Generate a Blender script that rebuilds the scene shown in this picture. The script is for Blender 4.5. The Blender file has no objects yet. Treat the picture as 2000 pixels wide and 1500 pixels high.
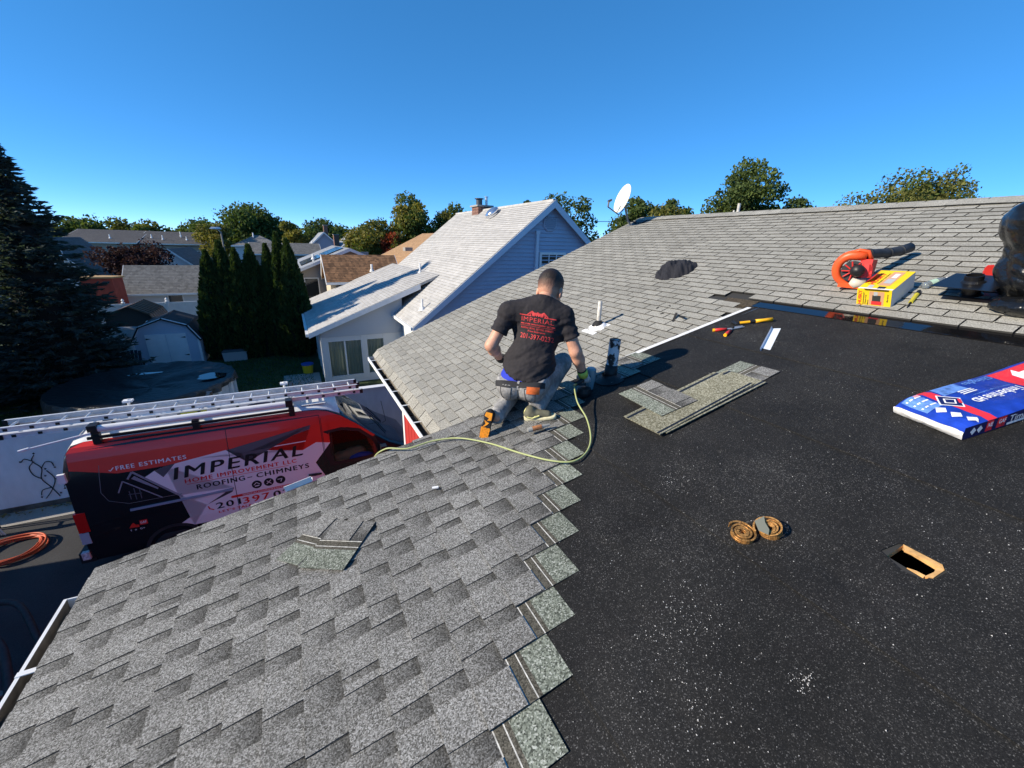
import bpy, bmesh, math, random
import numpy as np
from mathutils import Vector, Matrix, Quaternion, noise as mnoise
from mathutils.bvhtree import BVHTree

SC = bpy.context.scene
COL = SC.collection
PI = math.pi
R_ = math.radians

# ------------------------------------------------------------------ camera
cam_d = bpy.data.cameras.new('camera')
cam = bpy.data.objects.new('camera', cam_d)
COL.objects.link(cam)
SC.camera = cam
cam_d.sensor_width = 36.0
cam_d.lens = 14.4
cam_d.clip_start = 0.05
cam_d.clip_end = 3000
EYE = 5.9
cr = Vector((.88744, -.46025, .02477)); cu = Vector((.12838, .29843, .94576)); cf = Vector((.44268, .83613, -.32392))
cam.matrix_world = Matrix(((cr.x, cu.x, -cf.x, 0), (cr.y, cu.y, -cf.y, 0), (cr.z, cu.z, -cf.z, EYE), (0, 0, 0, 1)))

# ------------------------------------------------------------------ sky and sun
SUN = Vector((-.888, .124, .46)).normalized()          # direction towards the sun
w = bpy.data.worlds.new('World'); SC.world = w; w.use_nodes = True
nt = w.node_tree
sky = nt.nodes.new('ShaderNodeTexSky'); sky.sky_type = 'NISHITA'; sky.sun_disc = False
sky.sun_elevation = math.asin(SUN.z); sky.sun_rotation = math.atan2(SUN.x, SUN.y)
sky.altitude = 5000; sky.air_density = .45; sky.dust_density = 0.0; sky.ozone_density = 2.5
hs = nt.nodes.new('ShaderNodeHueSaturation'); hs.inputs['Saturation'].default_value = 1.58
gm = nt.nodes.new('ShaderNodeGamma'); gm.inputs[1].default_value = .6
nt.links.new(sky.outputs[0], gm.inputs[0]); nt.links.new(gm.outputs[0], hs.inputs['Color']); nt.links.new(hs.outputs[0], nt.nodes['Background'].inputs[0])
nt.nodes['Background'].inputs[1].default_value = 0.15
sd = bpy.data.lights.new('sun', 'SUN'); so = bpy.data.objects.new('sun', sd); COL.objects.link(so)
sd.energy = 2.0; sd.angle = R_(.53); sd.color = (1.0, .89, .72)
so.rotation_mode = 'QUATERNION'; so.rotation_quaternion = SUN.to_track_quat('Z', 'Y'); so.location = (-20, 3, 20)
SC.view_settings.view_transform = 'Standard'; SC.view_settings.look = 'None'
SC.view_settings.gamma = 1.0; SC.view_settings.use_curve_mapping = False
SC.view_settings.exposure = 1.84
SC.render.engine = 'CYCLES'
SC.cycles.max_bounces = 6; SC.cycles.transparent_max_bounces = 12

# ------------------------------------------------------------------ materials
MATS = {}
def mk(name, col, rough=.7, var=None, bump=None, metal=0., spec=.4, isl=0., coord='pos', var2=None, coat=0., trans=0., stretch=None):
    """procedural principled material; var=(scale, amount) value noise, isl = per-piece variation"""
    if name in MATS: return MATS[name]
    m = bpy.data.materials.new(name); m.use_nodes = True; MATS[name] = m
    n = m.node_tree.nodes; L = m.node_tree.links; b = n['Principled BSDF']
    b.inputs['Base Color'].default_value = (*col, 1); b.inputs['Roughness'].default_value = rough
    b.inputs['Metallic'].default_value = metal; b.inputs['Specular IOR Level'].default_value = spec
    b.inputs['Coat Weight'].default_value = coat
    if coord == 'pos': src = n.new('ShaderNodeNewGeometry').outputs['Position']
    else: src = n.new('ShaderNodeTexCoord').outputs['Object']
    if stretch:
        mp = n.new('ShaderNodeMapping'); mp.inputs['Scale'].default_value = stretch; L.new(src, mp.inputs[0]); src = mp.outputs[0]
    val = None
    def add(sock, amt):
        nonlocal val
        mr = n.new('ShaderNodeMapRange'); L.new(sock, mr.inputs[0])
        mr.inputs[3].default_value = 1 - amt; mr.inputs[4].default_value = 1 + amt
        if val is None: val = mr.outputs[0]
        else:
            mu = n.new('ShaderNodeMath'); mu.operation = 'MULTIPLY'; L.new(val, mu.inputs[0]); L.new(mr.outputs[0], mu.inputs[1]); val = mu.outputs[0]
    for v in (var, var2):
        if v:
            t = n.new('ShaderNodeTexNoise'); t.inputs['Scale'].default_value = v[0]; t.inputs['Detail'].default_value = 4
            L.new(src, t.inputs[0]); 
            mr0 = n.new('ShaderNodeMapRange'); mr0.inputs[1].default_value = .3; mr0.inputs[2].default_value = .7; L.new(t.outputs[0], mr0.inputs[0])
            add(mr0.outputs[0], v[1])
    if isl:
        g = n.new('ShaderNodeNewGeometry'); oi = n.new('ShaderNodeObjectInfo')
        ad = n.new('ShaderNodeMath'); ad.operation = 'ADD'; L.new(g.outputs['Random Per Island'], ad.inputs[0]); L.new(oi.outputs['Random'], ad.inputs[1])
        fr = n.new('ShaderNodeMath'); fr.operation = 'FRACT'; L.new(ad.outputs[0], fr.inputs[0]); add(fr.outputs[0], isl)
    if val is not None:
        mx = n.new('ShaderNodeVectorMath'); mx.operation = 'SCALE'; mx.inputs[0].default_value = col; L.new(val, mx.inputs['Scale'])
        L.new(mx.outputs[0], b.inputs['Base Color'])
    if bump:
        t = n.new('ShaderNodeTexNoise'); t.inputs['Scale'].default_value = bump[0]; t.inputs['Detail'].default_value = 5; L.new(src, t.inputs[0])
        bp = n.new('ShaderNodeBump'); bp.inputs['Strength'].default_value = bump[1]; bp.inputs['Distance'].default_value = bump[2] if len(bump) > 2 else .01
        L.new(t.outputs[0], bp.inputs['Height']); L.new(bp.outputs[0], b.inputs['Normal'])
    if trans:
        tr = n.new('ShaderNodeBsdfTranslucent'); tr.inputs[0].default_value = (col[0]*1.6, col[1]*1.7, col[2]*.8, 1)
        ms = n.new('ShaderNodeMixShader'); ms.inputs[0].default_value = trans
        L.new(b.outputs[0], ms.inputs[1]); L.new(tr.outputs[0], ms.inputs[2]); L.new(ms.outputs[0], n['Material Output'].inputs[0])
    return m

def granule(name, cols, scale, big=.12, isl=.1, shade=None, bump=.6, rough=.9, patch=None, wav=None):
    """mineral granules: a random colour for every cell, with a broad tone drift; shade = darker band along uv.y"""
    if name in MATS: return MATS[name]
    m = bpy.data.materials.new(name); m.use_nodes = True; MATS[name] = m
    n = m.node_tree.nodes; L = m.node_tree.links; b = n['Principled BSDF']
    b.inputs['Roughness'].default_value = rough; b.inputs['Specular IOR Level'].default_value = .25
    g = n.new('ShaderNodeNewGeometry')
    v = n.new('ShaderNodeTexVoronoi'); v.inputs['Scale'].default_value = scale; L.new(g.outputs['Position'], v.inputs['Vector'])
    sp = n.new('ShaderNodeSeparateColor'); L.new(v.outputs['Color'], sp.inputs[0])
    cr_ = n.new('ShaderNodeValToRGB'); e = cr_.color_ramp; e.interpolation = 'LINEAR'
    e.elements[0].position = cols[0][0]; e.elements[0].color = (*cols[0][1], 1)
    e.elements[1].position = cols[-1][0]; e.elements[1].color = (*cols[-1][1], 1)
    for p_, c_ in cols[1:-1]:
        k = e.elements.new(p_); k.color = (*c_, 1)
    key = sp.outputs[0]
    if patch:                                     # dusty patches push more granules to the light end
        tn = n.new('ShaderNodeTexNoise'); tn.inputs['Scale'].default_value = patch[0]; tn.inputs['Detail'].default_value = 5; L.new(g.outputs['Position'], tn.inputs[0])
        mr = n.new('ShaderNodeMapRange'); mr.inputs[1].default_value = .5; mr.inputs[2].default_value = .8; mr.inputs[3].default_value = 0; mr.inputs[4].default_value = patch[1]; L.new(tn.outputs[0], mr.inputs[0])
        ad = n.new('ShaderNodeMath'); ad.operation = 'ADD'; L.new(key, ad.inputs[0]); L.new(mr.outputs[0], ad.inputs[1]); key = ad.outputs[0]
    L.new(key, cr_.inputs[0])
    t = n.new('ShaderNodeTexNoise'); t.inputs['Scale'].default_value = 2.3; t.inputs['Detail'].default_value = 3; L.new(g.outputs['Position'], t.inputs[0])
    mr = n.new('ShaderNodeMapRange'); mr.inputs[1].default_value = .3; mr.inputs[2].default_value = .7; mr.inputs[3].default_value = 1-big; mr.inputs[4].default_value = 1+big; L.new(t.outputs[0], mr.inputs[0])
    oi = n.new('ShaderNodeObjectInfo'); ad = n.new('ShaderNodeMath'); ad.operation = 'ADD'; L.new(g.outputs['Random Per Island'], ad.inputs[0]); L.new(oi.outputs['Random'], ad.inputs[1])
    fr = n.new('ShaderNodeMath'); fr.operation = 'FRACT'; L.new(ad.outputs[0], fr.inputs[0])
    m2 = n.new('ShaderNodeMapRange'); m2.inputs[3].default_value = 1-isl; m2.inputs[4].default_value = 1+isl; L.new(fr.outputs[0], m2.inputs[0])
    mu = n.new('ShaderNodeMath'); mu.operation = 'MULTIPLY'; L.new(mr.outputs[0], mu.inputs[0]); L.new(m2.outputs[0], mu.inputs[1]); val = mu.outputs[0]
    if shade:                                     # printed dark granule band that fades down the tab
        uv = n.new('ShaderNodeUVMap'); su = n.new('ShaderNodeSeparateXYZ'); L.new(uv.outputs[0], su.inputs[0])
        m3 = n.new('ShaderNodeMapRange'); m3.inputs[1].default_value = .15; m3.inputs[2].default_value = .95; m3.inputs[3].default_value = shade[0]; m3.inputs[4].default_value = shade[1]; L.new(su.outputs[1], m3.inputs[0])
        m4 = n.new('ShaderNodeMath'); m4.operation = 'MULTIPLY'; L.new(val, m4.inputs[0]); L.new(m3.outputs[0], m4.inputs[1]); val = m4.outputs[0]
    sc = n.new('ShaderNodeVectorMath'); sc.operation = 'SCALE'; L.new(cr_.outputs[0], sc.inputs[0]); L.new(val, sc.inputs['Scale'])
    L.new(sc.outputs[0], b.inputs['Base Color'])
    bp = n.new('ShaderNodeBump'); bp.inputs['Strength'].default_value = bump; bp.inputs['Distance'].default_value = .003
    L.new(sp.outputs[1], bp.inputs['Height']); L.new(bp.outputs[0], b.inputs['Normal'])
    if wav:
        tw = n.new('ShaderNodeTexNoise'); tw.inputs['Scale'].default_value = wav[0]; tw.inputs['Detail'].default_value = 2; tw.inputs['Distortion'].default_value = .6; L.new(g.outputs['Position'], tw.inputs[0])
        b2 = n.new('ShaderNodeBump'); b2.inputs['Strength'].default_value = 1; b2.inputs['Distance'].default_value = wav[1]; L.new(tw.outputs[0], b2.inputs['Height']); L.new(b2.outputs[0], bp.inputs['Normal'])
    return m

def glass_mat(name, col=(.02, .025, .03), rough=.06):
    return mk(name, col, rough, spec=.8)

WHITE = mk('white_vinyl', (.83, .84, .85), .45, var=(3, .05))
WHITE2 = mk('white_painted_metal', (.8, .8, .79), .4, var=(6, .06))
BLACK = mk('black_plastic', (.012, .012, .013), .45)
RUBBER = mk('black_rubber', (.015, .015, .016), .8)
ALU = mk('aluminium', (.70, .71, .73), .42, metal=.25, var=(12, .10))
STEEL = mk('galvanised_steel', (.55, .57, .6), .35, metal=.7, var=(30, .15))
WOODY = mk('weathered_wood', (.25, .17, .1), .8, var=(14, .25))
PANE = glass_mat('window_glass')

# ------------------------------------------------------------------ mesh building
class MB:
    def __init__(s): s.v = []; s.f = []; s.m = []; s.uv = None; s.sm = False
    def add(s, vs, fs, mi=0):
        o = len(s.v); s.v += [tuple(p) for p in vs]
        for f in fs: s.f.append(tuple(i+o for i in f)); s.m.append(mi)
        return o
    def box(s, x0, x1, y0, y1, z0, z1, mi=0, M=None):
        vs = [Vector(p) for p in ((x0,y0,z0),(x1,y0,z0),(x1,y1,z0),(x0,y1,z0),(x0,y0,z1),(x1,y0,z1),(x1,y1,z1),(x0,y1,z1))]
        if M is not None: vs = [M @ p for p in vs]
        s.add(vs, ((3,2,1,0),(4,5,6,7),(0,1,5,4),(1,2,6,5),(2,3,7,6),(3,0,4,7)), mi); return s
    def hexa(s, b, t, mi=0):
        s.add(list(b)+list(t), ((3,2,1,0),(4,5,6,7),(0,1,5,4),(1,2,6,5),(2,3,7,6),(3,0,4,7)), mi); return s
    def prism(s, poly, fn, d0, d1, mi=0):
        """poly of (a,b); fn(a,b,d)->xyz"""
        n = len(poly); vs = [fn(a, b, d0) for a, b in poly]+[fn(a, b, d1) for a, b in poly]
        fs = [tuple(range(n-1, -1, -1)), tuple(range(n, 2*n))]+[(i, (i+1) % n, (i+1) % n+n, i+n) for i in range(n)]
        s.add(vs, fs, mi); return s
    def tube(s, pts, r, n=8, mi=0, caps=True):
        pts = [Vector(p) for p in pts]; k = len(pts); rs = r if isinstance(r, (list, tuple)) else [r]*k
        vs = []; prev = None
        for i in range(k):
            d = (pts[min(i+1, k-1)]-pts[max(i-1, 0)]).normalized()
            if prev is None:
                a = d.cross(Vector((0, 0, 1)))
                if a.length < .01: a = d.cross(Vector((1, 0, 0)))
            else: a = prev-d*prev.dot(d)
            a.normalize(); prev = a; b = d.cross(a)
            for j in range(n):
                t = 2*PI*j/n; vs.append(pts[i]+(a*math.cos(t)+b*math.sin(t))*rs[i])
        fs = [(i*n+j, i*n+(j+1) % n, (i+1)*n+(j+1) % n, (i+1)*n+j) for i in range(k-1) for j in range(n)]
        if caps: fs += [tuple(range(n-1, -1, -1)), tuple(range((k-1)*n, k*n))]
        s.add(vs, fs, mi); return s
    def lathe(s, prof, n=16, M=None, mi=0, close=True):
        vs = []; k = len(prof)
        for r, z in prof:
            for j in range(n):
                t = 2*PI*j/n; p = Vector((r*math.cos(t), r*math.sin(t), z)); vs.append(M @ p if M is not None else p)
        fs = [(i*n+j, i*n+(j+1) % n, (i+1)*n+(j+1) % n, (i+1)*n+j) for i in range(k-1) for j in range(n)]
        if close: fs += [tuple(range(n-1, -1, -1)), tuple(range((k-1)*n, k*n))]
        s.add(vs, fs, mi); return s
    def quad(s, a, b, c, d, mi=0): s.add((a, b, c, d), ((0, 1, 2, 3),), mi); return s
    def mesh(s, name, mats, o=(0, 0, 0)):
        me = bpy.data.meshes.new(name); o = Vector(o)
        vs = s.v if o.length == 0 else [(p[0]-o.x, p[1]-o.y, p[2]-o.z) for p in s.v]
        me.from_pydata(vs, [], s.f)
        for mt in (mats if isinstance(mats, (list, tuple)) else [mats]): me.materials.append(mt)
        if any(s.m): me.polygons.foreach_set('material_index', s.m)
        if s.sm: me.polygons.foreach_set('use_smooth', [True]*len(me.polygons))
        if s.uv is not None:
            ul = me.uv_layers.new(name='UVMap'); ul.data.foreach_set('uv', [c for q in s.uv for c in q])
        me.update(); return me
    def build(s, name, mats, parent=None, o=None, smooth=False):
        s.sm = s.sm or smooth
        if o is None: o = wloc(parent) if parent is not None else (0, 0, 0)
        ob = bpy.data.objects.new(name, s.mesh(name, mats, o)); COL.objects.link(ob)
        if parent is not None:
            ob.parent = parent
            if (Vector(o)-wloc(parent)).length > 0: ob.location = Vector(o)-wloc(parent)
        else: ob.location = o
        WL[ob.name] = Vector(o)
        return ob
    def local(s, name, mats, parent, smooth=False):
        """vertices are already in the parent's own frame"""
        s.sm = s.sm or smooth
        ob = bpy.data.objects.new(name, s.mesh(name, mats)); COL.objects.link(ob); ob.parent = parent; WL[ob.name] = Vector((0, 0, 0))
        return ob
WL = {}
def wloc(o): return WL.get(o.name, Vector((0, 0, 0)))
def tag(o, label, cat, group=None, kind=None):
    if label: o['label'] = label
    if cat: o['category'] = cat
    if group: o['group'] = group
    if kind: o['kind'] = kind
    return o
def thing(name, label, cat, loc=(0, 0, 0), group=None, q=None):
    o = bpy.data.objects.new(name, None); COL.objects.link(o); o.location = loc; o.empty_display_size = .2
    WL[o.name] = Vector(loc)
    if q is not None: o.rotation_mode = 'QUATERNION'; o.rotation_quaternion = q; WL[o.name] = Vector((0, 0, 0))
    return tag(o, label, cat, group)
def copy_tree(o, parent=None, loc=None, rz=None, scale=None, label=None):
    c = o.copy(); COL.objects.link(c)
    if parent is not None: c.parent = parent
    if loc is not None: c.location = loc
    if rz is not None: c.rotation_euler = (0, 0, rz)
    if scale is not None: c.scale = (scale,)*3 if not isinstance(scale, tuple) else scale
    if label: c['label'] = label
    for ch in list(o.children): copy_tree(ch, c)
    return c
def sheet(name, pts, z, mat, kind='structure'):
    m = MB(); m.add([(x, y, z) for x, y in pts], (tuple(range(len(pts))),)); ob = m.build(name, mat); ob['kind'] = kind; return ob

# lettering: the built-in font turned into a flat mesh scaled to a box
_txt = {}
def text_geo(body, bold=.0, space=1.):
    k = (body, bold, space)
    if k in _txt: return _txt[k]
    cu_ = bpy.data.curves.new('t', 'FONT'); cu_.body = body; cu_.offset = bold; cu_.resolution_u = 3; cu_.space_character = space
    ob = bpy.data.objects.new('t', cu_); COL.objects.link(ob)
    dg = bpy.context.evaluated_depsgraph_get(); me = bpy.data.meshes.new_from_object(ob.evaluated_get(dg))
    v = [(p.co.x, p.co.y) for p in me.vertices]; f = [tuple(p.vertices) for p in me.polygons]
    bpy.data.objects.remove(ob); bpy.data.curves.remove(cu_); bpy.data.meshes.remove(me)
    x0 = min(p[0] for p in v); x1 = max(p[0] for p in v); y0 = min(p[1] for p in v); y1 = max(p[1] for p in v)
    v = [((p[0]-x0)/(x1-x0), (p[1]-y0)/(y1-y0)) for p in v]
    _txt[k] = (v, f); return _txt[k]
def put_text(mb, body, fn, a0, a1, b0, b1, bold=.02, slant=0., mi=0, rise=0., space=1.):
    """fn(a,b)->xyz ; text fills a0..a1 x b0..b1, rise = extra b at the right end"""
    v, f = text_geo(body, bold, space); w_ = a1-a0; h_ = b1-b0
    mb.add([fn(a0+p[0]*w_+p[1]*slant, b0+p[1]*h_+p[0]*rise) for p in v], f, mi)
def conform(mb, poly, fn, step=.1, mi=0):
    """flat polygon cut into strips so that it can follow a curved panel"""
    bm = bmesh.new(); bm.faces.new([bm.verts.new((a, 0, b)) for a, b in poly])
    bmesh.ops.triangulate(bm, faces=bm.faces[:])
    zs = [p[1] for p in poly]; z = min(zs)+step
    while z < max(zs):
        bmesh.ops.bisect_plane(bm, geom=bm.verts[:]+bm.edges[:]+bm.faces[:], plane_co=(0, 0, z), plane_no=(0, 0, 1)); z += step
    bm.verts.index_update()
    mb.add([fn(v.co.x, v.co.z) for v in bm.verts], [tuple(v.index for v in f.verts) for f in bm.faces], mi); bm.free()

# implicit surfaces -> mesh (surface nets)
def surf_net(fn, lo, hi, h):
    lo = np.array(lo, float); n = np.ceil((np.array(hi)-lo)/h).astype(int)+1
    g = np.stack(np.meshgrid(*[lo[i]+h*np.arange(n[i]) for i in range(3)], indexing='ij'), -1)
    if n.prod() < 60000: F = fn(g.reshape(-1, 3)).reshape(n)
    else:                                         # coarse pass first, exact values only near the surface
        k = 5; nc = np.ceil(n/k).astype(int)
        cc = np.stack(np.meshgrid(*[lo[i]+h*(k*np.arange(nc[i])+(k-1)/2) for i in range(3)], indexing='ij'), -1)
        Fc = fn(cc.reshape(-1, 3)).reshape(nc)
        F = np.repeat(np.repeat(np.repeat(Fc, k, 0), k, 1), k, 2)[:n[0], :n[1], :n[2]].copy()
        band = np.abs(F) < h*k*1.35+.012
        F[band] = fn(g[band])
    S = F < 0
    c = np.zeros(n-1, int)
    cs = [(i, j, k) for i in (0, 1) for j in (0, 1) for k in (0, 1)]
    sl = lambda A, o: A[o[0]:o[0]+n[0]-1, o[1]:o[1]+n[1]-1, o[2]:o[2]+n[2]-1]
    for o in cs: c += sl(S, o)
    act = (c > 0) & (c < 8)
    idx = -np.ones(n-1, int); ids = np.argwhere(act); idx[act] = np.arange(len(ids))
    acc = np.zeros((len(ids), 3)); cnt = np.zeros(len(ids))
    for a in cs:
        for ax in range(3):
            if a[ax]: continue
            b = list(a); b[ax] = 1
            fa = F[ids[:, 0]+a[0], ids[:, 1]+a[1], ids[:, 2]+a[2]]; fb = F[ids[:, 0]+b[0], ids[:, 1]+b[1], ids[:, 2]+b[2]]
            m = (fa < 0) != (fb < 0); t = np.where(m, fa/(fa-fb+1e-12), 0)
            p = np.repeat(np.array([a], float), len(ids), 0); p[:, ax] = t
            acc[m] += p[m]; cnt[m] += 1
    V = lo+h*(ids+acc/np.maximum(cnt, 1)[:, None])
    faces = []
    for ax in range(3):
        o = [0, 0, 0]; o[ax] = 1
        s0 = S; A = s0[:n[0]-o[0], :n[1]-o[1], :n[2]-o[2]]; B = s0[o[0]:, o[1]:, o[2]:]
        e = np.argwhere(A != B); u, v_ = (ax+1) % 3, (ax+2) % 3
        e = e[(e[:, u] > 0) & (e[:, v_] > 0) & (e[:, u] < n[u]-1) & (e[:, v_] < n[v_]-1)]
        q = []
        for du, dv in ((1, 1), (0, 1), (0, 0), (1, 0)):
            k = e.copy(); k[:, u] -= du; k[:, v_] -= dv; q.append(idx[k[:, 0], k[:, 1], k[:, 2]])
        q = np.stack(q, 1); fl = ~A[e[:, 0], e[:, 1], e[:, 2]]
        q[fl] = q[fl][:, ::-1]; faces.append(q)
    return V, np.concatenate(faces)
def sd_cone(p, a, b, ra, rb):
    a = np.array(a); b = np.array(b); ab = b-a; t = np.clip(((p-a)@ab)/(ab@ab), 0, 1)
    return np.linalg.norm(p-(a+t[:, None]*ab), axis=1)-(ra+(rb-ra)*t)
def sd_ell(p, c, r, Rm=None):
    q = p-np.array(c)
    if Rm is not None: q = q@np.array(Rm)
    r = np.array(r); k0 = np.linalg.norm(q/r, axis=1); k1 = np.linalg.norm(q/(r*r), axis=1)
    return k0*(k0-1)/np.maximum(k1, 1e-6)
def smin(a, b, k):
    h = np.clip(.5+.5*(b-a)/k, 0, 1); return b*(1-h)+a*h-k*h*(1-h)
def noise3(p, s, seed=0):
    r = np.random.RandomState(seed); o = np.zeros(len(p))
    for i in range(7):
        d = r.normal(size=3); d /= np.linalg.norm(d); f = s*(1+.75*i); o += np.sin(p@d*f+r.rand()*7+1.5*np.sin(p@np.roll(d, 1)*f*.7))/(1+.6*i)
    return o/3
def np_obj(name, V, F, mat, parent=None, smooth=True, o=None):
    mb = MB(); mb.v = [tuple(x) for x in V.tolist()]; mb.f = [tuple(x) for x in F.tolist()]; mb.m = [0]*len(mb.f)
    return mb.build(name, mat, parent, o=o, smooth=smooth)

# roof planes: z = t*x + c
T1, C1 = .42, 3.324
T2, C2 = .225, 4.25
A1, A2 = math.atan(T1), math.atan(T2)
def p1(x, y, d=0): return Vector((x-d*math.sin(A1), y, T1*x+C1+d*math.cos(A1)))
def p2(x, y, d=0): return Vector((x-d*math.sin(A2), y, T2*x+C2+d*math.cos(A2)))
def rq(a, phi=0): return Quaternion((0, 1, 0), -a) @ Quaternion((0, 0, 1), phi)
# ================================================================== ground
LAWN = mk('lawn', (.035, .055, .018), .95, var=(1.3, .35), var2=(60, .4), bump=(80, .6, .03))
ASPH = mk('asphalt', (.035, .035, .037), .9, var=(1.1, .2), var2=(90, .35), bump=(150, .5, .005))
CONC = mk('concrete', (.33, .31, .28), .9, var=(2, .12), var2=(40, .12), bump=(60, .3, .004))
sheet('ground', [(-900, -600), (900, -600), (900, 1200), (-900, 1200)], 0, LAWN)
sheet('driveway', [(-22, -12), (1.6, -12), (1.6, 11.2), (-22, 11.2)], .006, ASPH)
sheet('path', [(-22, 11.2), (8, 11.2), (8, 11.78), (-22, 11.78)], .01, CONC)
sheet('patio', [(-.9, 18.6), (.55, 18.6), (.55, 20.3), (-.9, 20.3)], .012, CONC)
# dry leaves and straw blown along the foot of the fence
rng = np.random.RandomState(5)
mb = MB()
for i in range(900):
    x = rng.uniform(-9, 2.5); y = 11.72-abs(rng.normal(0, .1)); s = rng.uniform(.015, .05); a = rng.uniform(0, 7); z = .015+rng.rand()*.05
    c, d = math.cos(a)*s, math.sin(a)*s
    mb.add([(x-c, y-d, z), (x+d*.4, y-c*.4, z+rng.rand()*.02), (x+c, y+d, z+.005), (x-d*.4, y+c*.4, z)], ((0, 1, 2, 3),))
lv = mb.build('fallen_leaves', mk('dry_leaves', (.26, .17, .06), .9, isl=.5)); tag(lv, 'dry leaves and straw along the foot of the white fence', 'leaves', kind='stuff')

# ================================================================== the house being re-roofed
house = thing('house', 'grey shingled house with red walls under re-roofing, half bare black underlayment', 'house', (1.6, 2, 0))
OLD = granule('old_shingle_granules', [(.0, (.135, .130, .114)), (.35, (.265, .258, .228)), (.7, (.345, .335, .30)), (1., (.44, .43, .39))], 220, big=.10, isl=.10, bump=.5)
EDGE = mk('shingle_asphalt_edge', (.035, .034, .032), .95)
DECK = mk('roof_felt_dark', (.03, .03, .03), .9)
REDW = mk('barn_red_siding', (.42, .035, .03), .6, var=(3, .12))
FASC = mk('white_trim', (.78, .78, .77), .5, var=(5, .06))
NEAR, FAR = -4.0, 8.1            # the house runs along y
XE, XR = 1.17, 7.62              # eave and ridge of the main slope
YS = 2.885                        # far edge of the low-slope extension
XL = 4.82                        # upper edge of the low-slope extension
mb = MB()                                             # main deck, and the slope beyond the ridge
def slope_pt(x, d=0): return (x, T1*x+C1+d) if x <= XR else (x, T1*(2*XR-x)+C1+d)
mb.hexa([(XE+.3, NEAR, T1*(XE+.3)+C1-.06), (XR, NEAR, T1*XR+C1-.06), (XR, FAR-.02, T1*XR+C1-.06), (XE+.3, FAR-.02, T1*(XE+.3)+C1-.06)],
        [(XE+.3, NEAR, T1*(XE+.3)+C1-.012), (XR, NEAR, T1*XR+C1-.012), (XR, FAR-.02, T1*XR+C1-.012), (XE+.3, FAR-.02, T1*(XE+.3)+C1-.012)])
zr = T1*XR+C1
mb.hexa([(XR, NEAR, zr-.06), (XR+6.4, NEAR, zr-.06-T1*6.4), (XR+6.4, FAR, zr-.06-T1*6.4), (XR, FAR, zr-.06)],
        [(XR, NEAR, zr-.01), (XR+6.4, NEAR, zr-.01-T1*6.4), (XR+6.4, FAR, zr-.01-T1*6.4), (XR, FAR, zr-.01)])
main_roof = mb.build('old_roof', [DECK], house)
main_roof['label'] = 'weathered light grey three-tab shingle slope up to the ridge'

# eave profile: the lowest courses roll over the edge
EXP1 = .127; TABW = .305
def prof1(s):
    """distance s up the slope from the eave -> (x, z, angle)"""
    x0, z0 = XE+.42*math.cos(A1), T1*(XE+.42*math.cos(A1))+C1
    if s >= .42: return x0+(s-.42)*math.cos(A1), z0+(s-.42)*math.sin(A1), A1
    x, z = x0, z0; k = 14; ds = (.42-s)/k
    for i in range(k):
        q = .42-(i+.5)*ds; a = A1+(max(0, .24-q)/.24)**1.5*R_(44); x -= ds*math.cos(a); z -= ds*math.sin(a)
    return x, z, A1+(max(0, .24-s)/.24)**1.5*R_(44)
def tab_geo(w_, l_=.158, t=.0045):
    m = MB(); e = .004
    m.add([(0, -w_, -.012), (0, 0, -.012), (l_, 0, -.002), (l_, -w_, -.002), (0, -w_, t*.8), (0, 0, t*.8), (e, -w_+.001, t), (e, -.001, t), (l_, -.001, t), (l_, -w_+.001, t)],
          ((4, 6, 9, 3, 0), (5, 1, 2, 8, 7), (0, 1, 5, 4)), 1)
    m.f += [(4, 5, 7, 6), (6, 7, 8, 9)]; m.m += [0, 0]
    return m
rnd = random.Random(11)
tabs = []
ncrs = int((XR-XE)/math.cos(A1)/EXP1)
for i in range(ncrs+1):
    s0 = i*EXP1; x0, z0, a0 = prof1(s0); x1, z1, a1 = prof1(s0+EXP1)
    ang = math.atan2(z1-z0, x1-x0); y = FAR+.02-(.1525 if i % 2 else 0)*1-(i % 3)*.02; first = True
    yt = FAR+.02
    while yt > NEAR:
        w_ = TABW if not first else (TABW if i % 2 == 0 else .15)
        first = False
        yb = yt-w_
        if not (yb < YS-.05 and x0 < XL-.04) and not (4.45 < x0 < 4.80 and 2.85 < yb < 3.35 and x0-4.45 > (yb-2.85)*.5):
            tabs.append((x0, yt-rnd.random()*.004, z0, ang-.085, w_-.010-rnd.random()*.003, rnd.uniform(-.006, .006)))
        yt = yb
def tab_mat(t):
    x, y, z, an, w_, tw = t
    h = .016
    return Matrix.Translation((x-math.sin(an)*h, y, z+math.cos(an)*h)) @ Matrix.Rotation(-an, 4, 'Y') @ Matrix.Rotation(tw*.6, 4, 'Z')
cpos = Vector((0, 0, EYE))
def vis_size(t):
    d = (Vector((t[0], t[1], t[2]))-cpos); 
    if d.dot(cf) < .3: return -1
    u = d.dot(cr)/d.dot(cf); v = d.dot(cu)/d.dot(cf)
    return -1 if abs(u) > 1.3 or abs(v) > .98 else 1/d.length
order = sorted(range(len(tabs)), key=lambda i: -vis_size(tabs[i]))
near_set = set(order[:300])
full_tab = tab_geo(TABW-.0115).mesh('shingle', [OLD, EDGE]); half_tab = tab_geo(.1395).mesh('shingle', [OLD, EDGE])
hw = wloc(main_roof)
mb = MB()
for i, t in enumerate(tabs):
    if i in near_set:
        o = bpy.data.objects.new('shingle', full_tab if t[4] > .2 else half_tab); COL.objects.link(o); o.parent = main_roof
        o.matrix_local = Matrix.Translation(-hw) @ tab_mat(t)
    else:
        g = tab_geo(t[4]); Mx = tab_mat(t); o_ = len(mb.v); mb.v += [tuple(Mx @ Vector(p)) for p in g.v]; mb.f += [tuple(q+o_ for q in f) for f in g.f]; mb.m += g.m
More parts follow.
